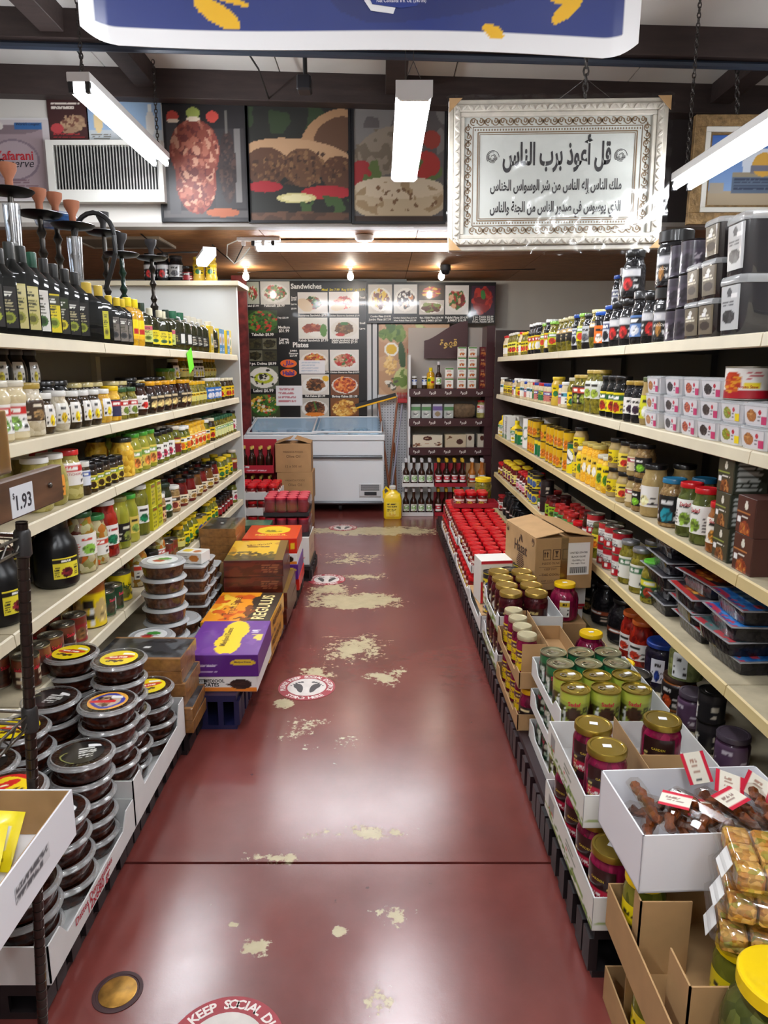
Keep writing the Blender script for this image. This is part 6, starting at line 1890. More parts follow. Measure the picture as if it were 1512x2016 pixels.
# ---------------------------------------------------------------- brown display stand
SY = 8.05
DB = flat((64, 30, 34), .4, .2)
sx0, sx1 = P8(968, 900, SY).x, P8(1400, 900, SY).x
st = empty('display_stand', ((sx0 + sx1) / 2, SY, 0))
T(st, 'dark brown shop display stand with three shelves of coffee goods', 'stand')
sw = (sx1 - sx0) / 2
MB().box(-sw - .01, -sw + .015, 0, .4, .05, P8(0, 780, SY).z).build('side_panel', WHM, st)
MB().box(sw - .02, sw + .07, 0, .4, .05, P8(0, 620, SY).z).build('side_panel', DB, st)
MB().box(-sw, sw, .38, .4, .05, P8(0, 620, SY).z).build('back_panel', M('stand_back', (170, 164, 158), .6), st)
SHZ = [P8(0, zy, SY).z for zy in (968, 1132, 1292)]
for z in SHZ:
    sh = MB().box(-sw, sw, 0, .38, z - .02, z).build('shelf', DB, st)
    r_ = MB().box(-sw, sw + .06, -.012, 0, z - .085, z + .002).build('shelf_rail', DB, sh)
    mb = MB()
    for i in range(5):
        text_on(mb, arabic('قهوة'), face_mat((-sw + (i + .5) * 2 * sw / 5, -.0135, z - .055)), width=.075, bold=.04)
    mb.build('lettering', flat((226, 220, 214), .5), sh)
# curved header
a = P8(1050, 800, SY + .3)
hd = []
for i in range(13):
    t = i / 12
    hd.append((t * .5, .2 + .22 * math.sin(t * PI / 2) ** 1.5))
MB().prism([(0, 0), (.5, 0)] + hd[::-1], .02, TR(a.x - st.location.x, .32, a.z)).build('header_sign', DB, st)
mb = MB()
text_on(mb, arabic('قهوة'), face_mat((a.x - st.location.x + .28, .315, a.z + .14)), width=.2, bold=.03)
mb.build('lettering', flat((206, 170, 90), .5), st)

boxprod('spicebox', 'spice_carton', 'white spice carton with orange food picture', .095, .07, .115, flat((232, 232, 226), .5), paint(24, 26, (234, 234, 228), [('r', 0, .86, 1, 1, (70, 130, 50)), ('l', .2, .62, .8, .78, 2, (190, 60, 50)), ('e', .5, .34, .36, .22, (230, 226, 214)), ('s', [(200, 110, 40), (160, 70, 24), (226, 150, 60)], 24, .08, (.5, .34, .26, .14)), ('r', 0, 0, 1, .06, (200, 90, 40))], 2))
boxprod('darkbox', 'nut_carton', 'dark red nut carton', .075, .07, .115, flat((90, 22, 34), .5), paint(20, 26, (96, 24, 36), [('s', [(190, 120, 60), (150, 80, 40)], 24, .08, (.5, .35, .4, .2)), ('l', .2, .65, .8, .85, 2, (226, 200, 150))], 3))
boxprod('candybox', 'gift_box', 'cream chocolate gift box with brown oval', .34, .2, .14, flat((214, 204, 184), .5), paint(50, 24, (222, 212, 190), [('e', .5, .74, .16, .18, (80, 36, 30)), ('l', .42, .7, .6, .8, 1, (226, 200, 160)), ('l', .35, .24, .65, .36, 1, (170, 110, 50)), ('s', [(96, 54, 34), (140, 90, 56)], 16, .05, (.14, .2, .16, .12)), ('s', [(96, 54, 34), (140, 90, 56)], 12, .05, (.86, .3, .12, .14))], 4))
boxprod('candyboxd', 'gift_box', 'beige chocolate gift box', .24, .2, .145, flat((206, 190, 156), .5), paint(40, 24, (206, 190, 160), [('e', .7, .45, .16, .22, (70, 34, 30)), ('s', [(110, 70, 44)], 8, .05, (.2, .75, .14, .14))], 5))
boxprod('coffeebag', 'coffee_bag', 'silver green coffee packet', .11, .06, .16, flat((150, 160, 150), .3, .3, .4), paint(24, 30, (190, 196, 190), [('r', 0, .55, 1, .8, (90, 140, 90)), ('e', .5, .3, .3, .18, (226, 226, 220)), ('l', .2, .2, .8, .4, 2, (60, 60, 60))], 6), bev=.015)
boxprod('coffeebagp', 'coffee_bag', 'silver purple coffee packet', .11, .06, .16, flat((150, 150, 160), .3, .3, .4), paint(24, 30, (190, 190, 200), [('r', 0, .55, 1, .85, (110, 90, 150)), ('e', .5, .3, .3, .18, (150, 130, 100))], 7), bev=.015)
zt = SHZ[0]
stx = lambda zx: P8(zx, 900, SY + .15).x
for i, zx in enumerate((985, 1040)):
    put('smallblue', (stx(zx + 10), SY + .1, zt + .0005), 0, 'on display stand upper shelf', 'x')
put('oilplastic', (stx(1085), SY + .12, zt + .0005), .1, 'on display stand upper shelf')
put('syrup', (stx(1128), SY + .12, zt + .0005), .1, 'on display stand upper shelf')
for c, zx in enumerate((1185, 1248, 1300)):
    for s in range(2 if c == 0 else 4):
        put('spicebox', (stx(zx) + .01 * c, SY + .1, zt + .0005 + s * .1155), 0, 'in ' + ('left', 'middle', 'right')[c] + ' stack on display stand', 'z')
for c, zx in enumerate((1360, 1408)):
    for s in range(4):
        put('darkbox', (stx(zx) + .015, SY + .1, zt + .0005 + s * .1155), 0, 'in ' + ('left', 'right')[c] + ' stack on display stand', 'z')
for i, zx in enumerate((1003, 1062, 1125, 1185)):
    put('coffeebagp' if i == 2 else 'coffeebag', (stx(zx), SY + .1, SHZ[1] + .0005), rnd.uniform(-.1, .1), 'on display stand middle shelf', 'x')
o = MB().lathe([(.06, -.13), (.085, -.1), (.09, 0), (.085, .1), (.06, .13)], 12, .5, mat=Matrix.Diagonal((.9, .6, 1, 1))).build('burlap_bundle', M('brown_burlap', (120, 96, 70), .8, var=.3, vscale=30), None, (stx(1270), SY + .16, SHZ[1] + .083), (0, PI / 2, 0))
T(o, 'folded brown bag bundle on the display stand middle shelf', 'bag')
put('artired', (stx(1370), SY + .14, SHZ[1] + .0005), 0, 'on display stand middle shelf')
put('candybox', (stx(1070), SY + .13, SHZ[2] + .0005), 0, 'on display stand lower shelf')
put('candyboxd', (stx(1225), SY + .13, SHZ[2] + .0005), 0, 'on display stand lower shelf')
boxprod('slimbox', 'gift_box', 'slim upright cream box', .1, .16, .15, flat((196, 186, 166), .5), paint(20, 24, (206, 196, 176), [('e', .5, .7, .24, .2, (80, 40, 30))], 8))
put('slimbox', (stx(1305), SY + .13, SHZ[2] + .0005), 0, 'on display stand lower shelf', 'x')
put('slimbox', (stx(1372), SY + .13, SHZ[2] + .0005), 0, 'on display stand lower shelf', 'x')

# ---------------------------------------------------------------- cartons of syrup bottles in front of the stand
def opentray(name, label, x0, x1, y0, y1, z0, h_, mat, cat='tray', hb=None, t=.004, aisle=None, group=None, hf=None):
    """open cardboard tray; aisle = 'x0'/'x1' gives that long side a dipped cut-out; hb = height of the back"""
    o = empty(name, ((x0 + x1) / 2, (y0 + y1) / 2, z0))
    if label:
        T(o, label, cat, group)
    a, b, c, d = x0 - o.location.x, x1 - o.location.x, y0 - o.location.y, y1 - o.location.y
    mb = MB().box(a, b, c, d, 0, t)
    mb.box(a, b, c, c + t, t, hf or h_)
    mb.box(a, b, d - t, d, t, hb or h_)
    for s, xx in (('x0', a), ('x1', b - t)):
        if s == aisle:
            ln = d - c
            e = min(.07, ln * .2)
            poly = [(0, t), (ln, t), (ln, h_), (ln - e, h_), (ln - e * 1.5, h_ * .55), (e * 1.5, h_ * .55), (e, h_), (0, h_)]
            m = Matrix(((0, 1, 0, xx), (1, 0, 0, c), (0, 0, 1, 0), (0, 0, 0, 1)))
            mb.prism(poly, t, m)
        else:
            mb.box(xx, xx + t, c + t, d - t, t, h_)
    mb.build('cardboard', mat, o)
    return o


WTRAY = M('white_tray_card', (216, 216, 214), .7, var=.04, vscale=9)
RTRAY = M('red_tray_card', (160, 24, 40), .6)
CSY = 7.72
for lv in range(2):
    z0 = .002 + lv * .33
    for c, (zx0, zx1, key, mt, nm) in enumerate(((930, 1103, 'syrup', WTRAY, 'white'), (1110, 1285, 'syrupg', RTRAY, 'red'), (1290, 1400, 'syrupa', CARD, 'brown'))):
        a, b = P8(zx0, 1500, CSY).x, P8(zx1, 1500, CSY).x
        opentray('syrup_carton', ('lower ' if lv == 0 else 'upper ') + nm + ' open carton of syrup bottles before the display stand', a, b, CSY, CSY + .2, z0, .07, mt, 'carton', hb=.24, hf=.042)
        n = 4 if c < 2 else 2
        for i in range(n):
            for j in range(2):
                put(key, (a + (b - a) * (i + .5) / n, CSY + .05 + j * .09, z0 + .005), rnd.uniform(-.2, .2), ('in lower ' if lv == 0 else 'in upper ') + nm + ' carton ' + ('front' if j == 0 else 'back') + ' row', 'x')
# ---------------------------------------------------------------- yellow jug, brooms
p = atZ(773, 1022, 0)
jg = empty('oil_jug', (p.x, p.y + .06, 0))
T(jg, 'yellow plastic oil jug standing on floor beside the freezer', 'jug')
JY_ = flat((240, 206, 20), .35, .4)
prof = [(.09, 0, .6), (.1, .015, .6), (.1, .22, .6), (.085, .27, .5), (.05, .3, 0), (.03, .32, 0), (.03, .335, 0)]
MB().lathe(prof, 24, mat=Matrix.Diagonal((1, .7, 1, 1))).build('body', JY_, jg)
MB().lathe([(.034, .325), (.036, .33), (.036, .36), (.03, .362)], 16).build('cap', flat((226, 226, 220), .4), jg)
MB().tube([(-.03, 0, .3), (-.075, 0, .345), (-.1, 0, .3), (-.095, 0, .22)], .014, 8).build('handle', JY_, jg)
ob('product_label', pmesh('product_label', paint(20, 24, (236, 210, 60), [('l', .1, .6, .9, .95, 2, (60, 50, 20)), ('l', .1, .35, .9, .55, 3, (110, 90, 30)), ('s', [(226, 180, 60), (240, 220, 120)], 10, .08, (.5, .2, .3, .14))], 5), quadfn((-.07, -.0722, .03), (.14, 0, 0), (0, 0, .16)), PRINTG), jg)


def pole(name, label, a, b, r, mat, head=None, headname='head', headmat=None):
    a, b = Vector(a), Vector(b)
    o = empty(name, a)
    T(o, label, 'broom', 'cleaning tools leaning on the wall')
    MB().tube([(0, 0, 0), b - a], r, 8).build('pole', mat, o)
    if head:
        head(o, b - a)
    return o


WOODP = M('varnished_pole', (140, 76, 36), .4, coat=.3)


def squeegee_head(o, e):
    d = Vector((1, 0, .28)).normalized()
    m = TR(*e) @ Matrix.Rotation(-.27, 4, 'Y')
    MB().box(-.28, .22, -.02, .02, -.02, .0, m, bev=.004).build('head', flat((236, 180, 20), .4), o)
    MB().box(-.28, .22, -.008, .008, .0, .04, m).build('rubber_blade', flat((24, 24, 26), .5), o)


def brush_head(o, e):
    MB().box(-.06, .06, -.05, .05, -.02, .03, TR(*e), bev=.006).build('head', flat((170, 40, 44), .5), o)
    mb = MB()
    for i in range(40):
        x, y = (i % 8 - 3.5) * .014, (i // 8 - 2) * .018
        mb.tube([(x, y, .03), (x * 1.3, y * 1.3, .1)], .004, 4, TR(*e))
    q = mb.build('bristles', flat((190, 50, 56), .7), o)
    q['kind'] = 'stuff'


b_ = atY(745, 790, 8.45)
pole('squeegee', 'yellow headed floor squeegee leaning upside down on pegboard', atZ(771, 1004, 0) + Vector((0, .1, .012)), Vector((b_.x, 8.5, b_.z)), .014, WOODP, squeegee_head)
b_ = atY(783, 782, 8.45)
pole('push_broom', 'wooden handled broom standing behind the yellow squeegee', atZ(762, 1000, 0) + Vector((0, .12, .012)), Vector((b_.x, 8.52, b_.z)), .013, WOODP)
b_ = atY(793, 790, 8.45)
pole('scrub_brush', 'scrub brush with red head and pale metal handle', atZ(766, 1006, 0) + Vector((0, .02, .012)), Vector((b_.x, 8.5, b_.z)), .011, flat((176, 176, 196), .35, 0, .6), brush_head)
pole('mop_handle', 'brown mop handle leaning at the freezer side', atZ(776, 1004, 0) + Vector((.03, .16, .012)), Vector((b_.x - .1, 8.53, b_.z - .5)), .013, WOODP)
# ================================================================ floor stickers, drain cover
STR = atZ(659, 1353, 0).x - atZ(603, 1353, 0).x


def ring_text(mb, s, R_, a0, a1, size, flip=False):
    n = len(s)
    for i, ch in enumerate(s):
        if ch == ' ':
            continue
        a = a0 + (a1 - a0) * (i + .5) / n
        m = TR(R_ * math.cos(a), R_ * math.sin(a), 0) @ RZ(a - PI / 2 + (PI if flip else 0))
        text_on(mb, ch, m @ TR(0, -size * .35, 0), size=size, bold=.03)


def footprint(mb, sx, m):
    pts = []
    for i in range(22):
        a = 2 * PI * i / 22
        y = math.sin(a)
        wdt = (.3 + .12 * y - .1 * math.exp(-((y + .15) / .35) ** 2) * (1 if math.cos(a) * sx > 0 else 0))
        pts.append((math.cos(a) * wdt * .62, y * .6, 0))
    mb.add(pts, [tuple(range(22))], m)
    for i in range(5):
        r_ = .105 - .014 * i
        mb.disc(r_ * .8, r_, 10, mat=m @ TR(sx * (.26 - .135 * i) * -1, .76 - .045 * i * i * .5, 0))


def sticker(px, py, label, cx=None, rz=0.0):
    c = cx or atZ(px, py, 0)
    o = empty('floor_sticker', (c.x, c.y, 0), rz)
    T(o, label, 'sticker', 'round distance stickers on the floor')
    R_ = STR
    MB().lathe([(R_, 0), (R_, .0012)], 48).build('red_disc', M('sticker_red', (150, 44, 54), .5, var=.15, vscale=20), o)
    MB().lathe([(R_ * .68, .0012), (R_ * .68, .0018)], 40).build('white_disc', M('sticker_white', (206, 198, 192), .5, var=.1, vscale=16), o)
    mb = MB()
    ring_text(mb, 'PLEASE KEEP SOCIAL DISTANCE', R_ * .84, PI + .35, -.35, R_ * .25)
    ring_text(mb, 'STAND HERE', R_ * .84, PI + .75, 2 * PI - .75, R_ * .25, True)
    ob('lettering', mb.mesh('lettering', flat((226, 214, 208), .5)), o, (0, 0, .0018))
    mb = MB()
    for s in (-1, 1):
        footprint(mb, s, TR(s * R_ * .27, -R_ * .1, 0) @ Matrix.Diagonal((R_ * .8, R_ * .6, 1, 1)) @ RZ(-s * .22))
    ob('footprints', mb.mesh('footprints', flat((56, 52, 54), .5)), o, (0, 0, .0024))


sticker(604, 1353, 'round red footprint sticker on floor beside the purple box')
sticker(643, 1141, 'round red footprint sticker beside the big worn paint patch')
sticker(675, 1039, 'small far footprint sticker in front of the freezer')
t = atZ(465, 1962, 0)
sticker(0, 0, 'large near footprint sticker cut by the lower photo edge', Vector((t.x, t.y - STR, 0)))
c = atZ(232, 1953, 0)
o = empty('drain_cover', (c.x, c.y, 0))
T(o, 'round worn brass cleanout cover set in floor at lower left', 'cover')
R_ = atZ(280, 1953, 0).x - c.x
mb = MB()
mb.lathe([(R_, 0), (R_, .002), (R_ * .86, .002), (R_ * .84, .0005)], 36)
mb.build('outer_ring', flat((52, 24, 26), .5), o)
MB().lathe([(R_ * .76, .0), (R_ * .76, .0018), (R_ * .7, .003), (R_ * .02, .003)], 32).build('brass_plate', M('worn_brass', (176, 132, 62), .3, .75, var=.7, vscale=18), o)

# ================================================================ crates
def crate(label, x0, x1, y0, y1, h_, mat, group):
    o = empty('plastic_crate', ((x0 + x1) / 2, (y0 + y1) / 2, 0))
    T(o, label, 'crate', group)
    a, b = (x1 - x0) / 2, (y1 - y0) / 2
    mb = MB()
    mb.box(-a, a, -b, b, h_ - .03, h_)
    mb.box(-a, a, -b, b, 0, .02)
    mb.build('deck', mat, o)
    ny = max(3, int(2 * b / .09))
    for i in range(ny + 1):
        yy = -b + 2 * b * i / ny
        yy = max(-b + .03, min(b - .03, yy))
        for s in (-1, 1):
            MB().box(s * a - .012, s * a + .012, yy - .028, yy + .028, .02, h_ - .03).build('post', mat, o)
    for i in range(1, 4):
        xx = -a + 2 * a * i / 4
        for s in (-1, 1):
            MB().box(xx - .012, xx + .012, s * (b - .006) - .006, s * (b - .006) + .006, .02, h_ - .03).build('post', mat, o)
    return o


BLKC = flat((24, 18, 20), .5)
BLUC = flat((26, 28, 64), .4)
BRNC = flat((40, 22, 26), .5)

# ================================================================ right floor row
RX0, RX1 = .56, 1.16
yy = 1.62
i = 0
while yy < 6.6:
    crate(ordinal(i + 1) + ' dark crate from near end under the right trays', RX0 + .01, RX1, yy + .005, yy + .595, .15, BRNC if i % 3 else BLKC, 'dark crates under right trays')
    yy += .6
    i += 1


def grid(key, xs, ys, z, zone, rz=-.6, jit=.4):
    for x in xs:
        for y in ys:
            put(key, (x, y, z), rz + rnd.uniform(-jit, jit), zone)


def tray_print(o, x, y0, y1, z0, z1, img, nm='side_print'):
    ob(nm, pmesh(nm, img, quadfn((x, y1, z0), (0, y0 - y1, 0), (0, 0, z1 - z0))), o)


# cardboard trays of yellow lidded jars nearest the camera
t0 = opentray('jar_carton', 'lower brown carton of yellow lidded pickle jars at lower right', .58, 1.0, .86, 1.56, .002, .1, CARD, 'carton', aisle=None)
grid('olvtall', (.645,), (.98, 1.12, 1.26, 1.40), .007, 'in lower right brown carton', rz=-1.2)
for y in (.91, 1.05, 1.19, 1.33, 1.47):
    MB().box(-.19, -.10, y - 1.21 - .0015, y - 1.21 + .0015, .005, .16).build('divider', CARD, t0)
t1 = opentray('jar_carton', 'upper brown carton with upright cardboard dividers under white box', .58, 1.0, .86, 1.58, .21, .12, CARD, 'carton')
for j, (xa, ya, yb, zt_) in enumerate(((.60, 1.42, 1.46, .2), (.62, 1.2, 1.3, .19), (.64, 1.02, 1.1, .18))):
    MB().box(xa - .79, xa - .79 + .12, ya - 1.22, ya - 1.22 + .004, .004, zt_).build('divider', CARD, t1)
    MB().box(xa - .79, xa - .79 + .004, ya - 1.22, yb - 1.22, .004, zt_).build('divider', CARD, t1)
put('olvtall', (.645, 1.51, .215), -1.0, 'in upper right brown carton')
put('olvgal', (.765, 1.14, .2155), -.5, 'at lower right corner')
for i, y in enumerate((1.4, 1.3)):
    put('olvtall', (.85 - .08 * i, y, .215), -1.0, 'beside cake boxes in upper brown carton')

# white box of candied walnut strings
wb = empty('white_box', (.80, 1.575, .425))
wb.rotation_euler = (0, 0, .05)
T(wb, 'open white cardboard box of wrapped candy strings at lower right', 'box')
bx, by, bh = .21, .135, .15
WB = M('white_card', (232, 232, 236), .55)
mb = MB().box(-bx, bx, -by, by, 0, .004)
for q in ((-bx, bx, -by, -by + .004), (-bx, bx, by - .004, by), (-bx, -bx + .004, -by, by), (bx - .004, bx, -by, by)):
    mb.box(q[0], q[1], q[2], q[3], 0, bh)
mb.build('cardboard', WB, wb)
CANDY = food('candied_walnuts', [(96, 44, 14), (140, 72, 26), (64, 28, 10)], 60, bump=.5)
SACH = clear('sachet_film', (250, 248, 246), fac=.05, rough=.1, ior=1.2)
rs = random.Random(9)
cd_i = 0
for i in range(16):
    lay = i // 8
    x, y = -.13 + .038 * (i % 8) + rs.uniform(-.01, .01), rs.uniform(-.035, .035)
    an = rs.uniform(-.35, .35) + (.25 if i % 3 else -.2) if i % 8 in (0, 7) else rs.uniform(-.7, .7) + (.5 if i % 3 else -.4)
    z = .055 + .035 * lay + .012 * (i % 2) + rs.uniform(0, .01)
    wx, wy = wb.location.x + x, wb.location.y + y
    s = empty('candy_string', (wx, wy, wb.location.z + z + .02), an)
    pts, rr = [], []
    for k_ in range(13):
        t_ = k_ / 12 - .5
        pts.append((.004 * math.sin(k_ * 1.7), t_ * .16, .004 * math.cos(k_ * 2.3) + .012 * (1 - (2 * t_) ** 2)))
        rr.append((.010 + .004 * (k_ % 2)) * (1 if 0 < k_ < 12 else .4))
    MB().tube(pts, rr, 8).build('candy', CANDY, s)
    MB().box(-.022, .022, -.09, .09, -.002, .026, bev=.012).build('sachet', SACH, s)
    if i in (3, 9, 13):
        ob('paper_tag', pmesh('paper_tag', paint(20, 14, (238, 232, 216), [('r', 0, 0, 1, .2, (206, 30, 60)), ('r', 0, .8, 1, 1, (206, 30, 60)), ('l', .2, .35, .8, .7, 2, (150, 120, 110))], i), quadfn((-.035, -.03, .034), (.07, 0, .006), (0, .06, .004))), s)
    T(s, ordinal(i + 1) + ' wrapped brown candy string from left in white box', 'candy', 'candy strings in the white box')
for i, (dx, dy, rx_, rz_) in enumerate(((.02, .1, 1.1, .25), (.1, .075, .6, -.4), (.165, .06, .45, -.6))):
    s = empty('candy_tag', (wb.location.x + dx, wb.location.y + dy, wb.location.z + (.175 if i == 0 else .14)), rz_)
    s.rotation_euler = (0 if i == 0 else -.6, .2 * i, rz_)
    ob('paper_tag', pmesh('paper_tag', paint(24, 16, (238, 232, 216), [('r', 0, 0, .16, 1, (206, 30, 60)), ('r', .84, 0, 1, 1, (206, 30, 60)), ('l', .3, .3, .7, .8, 3, (170, 130, 110)), ('l', .3, .1, .7, .2, 1, (40, 40, 40))], i), quadfn((-.035, -.03, -.03), (.07, 0, 0), (0, .05, .06))), s)
    T(s, ('upright', 'middle tilted', 'rightmost tilted')[i] + ' red and cream candy tag at back of white box', 'tag', 'candy tags')

# clamshells of baklava
PASTRY = food('pastry', [(214, 150, 60), (232, 184, 96), (190, 120, 44), (170, 168, 70)], 70, bump=.5)
for i in range(3):
    cl = empty('pastry_clamshell', (.815 + .008 * i, 1.315 + .004 * i, .4165 + i * .072), -.35 + .05 * i)
    T(cl, ('bottom', 'middle', 'top')[i] + ' clear clamshell of baklava stacked beside white box', 'container', 'stacked clear pastry clamshells')
    mt = Matrix.Diagonal((.2, .2, .07, 1))
    MB().lathe([(.42, 0, .7), (.46, .1, .7), (.49, .45, .7), (.53, .48, .7), (.53, .52, .7), (.49, .55, .7), (.44, .92, .7), (.4, 1, .7), (.02, 1, .7)], 28, mat=mt).build('shell', CLEARP, cl)
    for a_ in range(3):
        for b_ in range(3):
            MB().box(-.026, .026, -.026, .026, .006, .05, TR(-.058 + a_ * .058, -.058 + b_ * .058, 0), bev=.006).build('pastry_piece', PASTRY, cl)
    MB().box(-.03, .03, -.02, .02, 0, .001, TR(-.1, -.03, .035) @ RZ(-PI / 2) @ Matrix.Rotation(1.1, 4, 'X')).build('price_label', flat((236, 236, 234), .6), cl)

# turnip jars, two trays high
GLEAF = paint(60, 14, (222, 222, 214), [('s', [(110, 140, 60), (150, 170, 90), (90, 120, 50)], 46, .05, (.5, .12, .55, .2)), ('r', .1, .35, .22, .8, (150, 150, 146)), ('s', [(200, 80, 50)], 6, .02, (.5, .3, .5, .2)), ('l', .5, .5, .7, .8, 2, (120, 130, 110))], 4)
for lv, (ya, yb, z0) in enumerate(((1.62, 2.17, .152), (1.75, 2.17, .366))):
    t_ = opentray('turnip_tray', ('lower' if lv == 0 else 'upper') + ' leaf printed white tray of turnip jars', RX0, 1.0, ya, yb, z0, .1, WTRAY, 'tray', aisle=None)
    tray_print(t_, -.2215, -(yb - ya) / 2, (yb - ya) / 2, .002, .098, GLEAF)
    ob('end_print', pmesh('end_print', GLEAF[:, :30], quadfn((-.22, -(yb - ya) / 2 - .001, .002), (.44, 0, 0), (0, 0, .096))), t_)
grid('turnip', (.625,), (1.69, 1.82, 1.95, 2.08), .157, 'in lower leaf printed tray', rz=-.9, jit=.2)
grid('turnip', (.64,), (1.83, 1.96), .371, 'in upper leaf printed tray', rz=-.5, jit=.15)
put('turnip', (.86, 1.99, .371), -.5, 'standing apart in upper leaf printed tray')
MB().box(.75, .752, 1.78, 2.1, .37, .52).build('divider', CARD, t_, -t_.location)
MB().box(.76, .94, 1.9, 1.903, .37, .5).build('divider', CARD, t_, -t_.location)
# pickle cans, three trays high
for lv in range(3):
    z0 = .152 + lv * .134
    opentray('can_tray', ('lowest', 'middle', 'top')[lv] + ' white cut-away tray of pickle cans', RX0 + .04, .97, 2.19, 2.64, z0, .075, WTRAY, 'tray', aisle='x0', hf=.032)
    cols = (.665, .77, .875) if lv == 2 else (.665,)
    for x in cols:
        for j in range(4):
            put('eggcan' if j < 2 else 'cuccan', (x, 2.25 + j * .105, z0 + .006), rnd.uniform(-.5, .3), 'in ' + ('lowest', 'middle', 'top')[lv] + ' can tray')
# turnip jars with cardboard dividers
for lv in range(2):
    z0 = .152 + lv * .185
    t_ = opentray('jar_carton', ('lower' if lv == 0 else 'upper') + ' brown carton of yellow labelled turnip jars', RX0, .86, 2.68, 3.22, z0, .07, CARD, 'carton', aisle='x0')
    for j in range(5):
        yq = 2.735 + j * .105
        if lv == 0 or j > 0:
            put('turnycap' if (lv == 0 and j == 0) else 'turnyel', (.62, yq, z0 + .006), -.7, 'in ' + ('lower' if lv == 0 else 'upper') + ' divided carton')
        MB().box(-.12, -.02, yq + .0515 - 2.95, yq + .0535 - 2.95, .005, .15).build('divider', CARD, t_)
    MB().box(-.015, -.012, -.26, .26, .005, .15).build('divider', CARD, t_)
put('bigturnip', (1.03, 3.28, .152), -.2, 'behind the pickle cans')
put('bigturnip', (1.06, 2.92, .152), -.3, 'behind the pickle cans')
put('bigblk', (1.05, 2.72, .152), 0, 'behind the pickle cans')
put('bigturnip', (.98, 3.62, .3), -.2, 'next to tomato sauce box')
o = opentray('support_crate', 'low tray under big turnip jar by tomato boxes', .9, 1.08, 3.53, 3.72, .152, .146, CARD, 'carton')
MB().box(-.09, .09, -.09, .09, .138, .1465).build('top_board', CARD, o)
# beet jars
for lv in range(2):
    z0 = .152 + lv * .2
    t_ = opentray('beet_tray', ('lower' if lv == 0 else 'upper') + ' white tray of dark beet jars', RX0 + .01, .88, 3.25, 3.75, z0, .09, WTRAY, 'tray', aisle='x0')
    tray_print(t_, -.1585, -.25, .25, .002, .048, GLEAF[:6])
    for x in ((.635,) if lv == 0 else (.635, .76)):
        for j in range(4):
            put('beetoval', (x, 3.315 + j * .122, z0 + .006), -.5 + rnd.uniform(-.2, .2), 'in ' + ('lower' if lv == 0 else 'upper') + ' beet jar tray')
# tomato sauce boxes and the brown carton on top
SAUCEF = paint(60, 30, (232, 230, 226), [('r', 0, 0, 1, .12, (180, 24, 40)), ('r', 0, .9, 1, 1, (180, 24, 40)), ('e', .26, .5, .17, .36, (240, 240, 236)), ('e', .26, .5, .155, .33, (190, 40, 30)), ('e', .26, .5, .1, .2, (206, 60, 36)), ('r', .1, .8, .24, .98, (240, 240, 240)), ('l', .11, .82, .23, .96, 2, (40, 40, 40))], 3)
boxprod('saucebox', 'sauce_box', 'red and white carton of tomato sauce cans', .3, .4, .13, flat((226, 224, 220), .5), SAUCEF, side=None, texts=[('ORGANIC', .085, (.045, -.2015, .092), '-y', (60, 60, 60), .0), ('TOMATO', .075, (.045, -.2015, .068), '-y', (60, 60, 60), .0), ('SAUCE', .12, (.05, -.2015, .03), '-y', (20, 20, 20), .02), ('SAUCE', .12, (-.1515, .05, .04), '-x', (40, 40, 40), .02)])
stand_ = opentray('support_crate', 'brown crate below the tomato sauce cartons', .9, 1.16, 3.76, 4.16, .152, .02, CARD, 'carton')
put('saucebox', (.975, 3.99, .174), .06, 'at bottom of carton stack')
put('saucebox', (.98, 3.98, .305), .08, 'under brown olive carton')
p0 = Vector((.95, 3.93, .4365))
hb = empty('olive_carton', p0, .16)
T(hb, 'brown taped carton of black olives on tomato sauce boxes', 'carton')
cw, cdp, ch = .33, .48, .29
MB().box(-cw / 2, cw / 2, -cdp / 2, cdp / 2, 0, ch, bev=.003).build('carton', CARD, hb)
for s in (-1, 1):
    MB().add([(s * cw / 2, -cdp / 2, ch), (s * cw / 2, cdp / 2, ch), (s * .008, cdp / 2, ch + .03), (s * .008, -cdp / 2, ch + .03), (s * cw / 2, -cdp / 2, ch + .004), (s * cw / 2, cdp / 2, ch + .004), (s * .008, cdp / 2, ch + .034), (s * .008, -cdp / 2, ch + .034)], [(0, 1, 2, 3), (7, 6, 5, 4), (0, 4, 5, 1), (1, 5, 6, 2), (2, 6, 7, 3), (3, 7, 4, 0)]).build('top_flap', CARD, hb)
INK = flat((66, 42, 26), .7)
mb = MB()
text_on(mb, 'Hasat', face_mat((-cw / 2 - .0015, -.02, ch * .55), '-x'), width=.2, bold=.02)
for i in range(9):
    a_ = .06 - .006 * abs(i - 4)
    mb.box(-cw / 2 - .0012, -cw / 2 - .0004, -.02 - a_, -.02 + a_, ch * .2 + i * .011, ch * .2 + i * .011 + .006)
mb.disc(.012, .026, 10, mat=face_mat((-cw / 2 - .0015, -.03, ch * .84), '-x') @ RZ(.6))
mb.disc(.008, .018, 10, mat=face_mat((-cw / 2 - .0015, .0, ch * .8), '-x') @ RZ(-.4))
for (y_, z_) in ((-.2, .03), (.2, .03), (-.2, ch - .03), (.2, ch - .03)):
    for k_ in range(3):
        mb.ring(.02 - k_ * .006, .002, 10, 4.0, k_ + y_ * 9, mat=face_mat((-cw / 2 - .0015, y_, z_), '-x'))
for i in range(3):
    x = -.12 + i * .055
    for (u0, u1, v0, v1) in ((0, .044, 0, .003), (0, .044, .055, .058), (0, .003, 0, .058), (.041, .044, 0, .058)):
        mb.box(x + u0, x + u1, -cdp / 2 - .0012, -cdp / 2 - .0004, .17 + v0, .17 + v1)
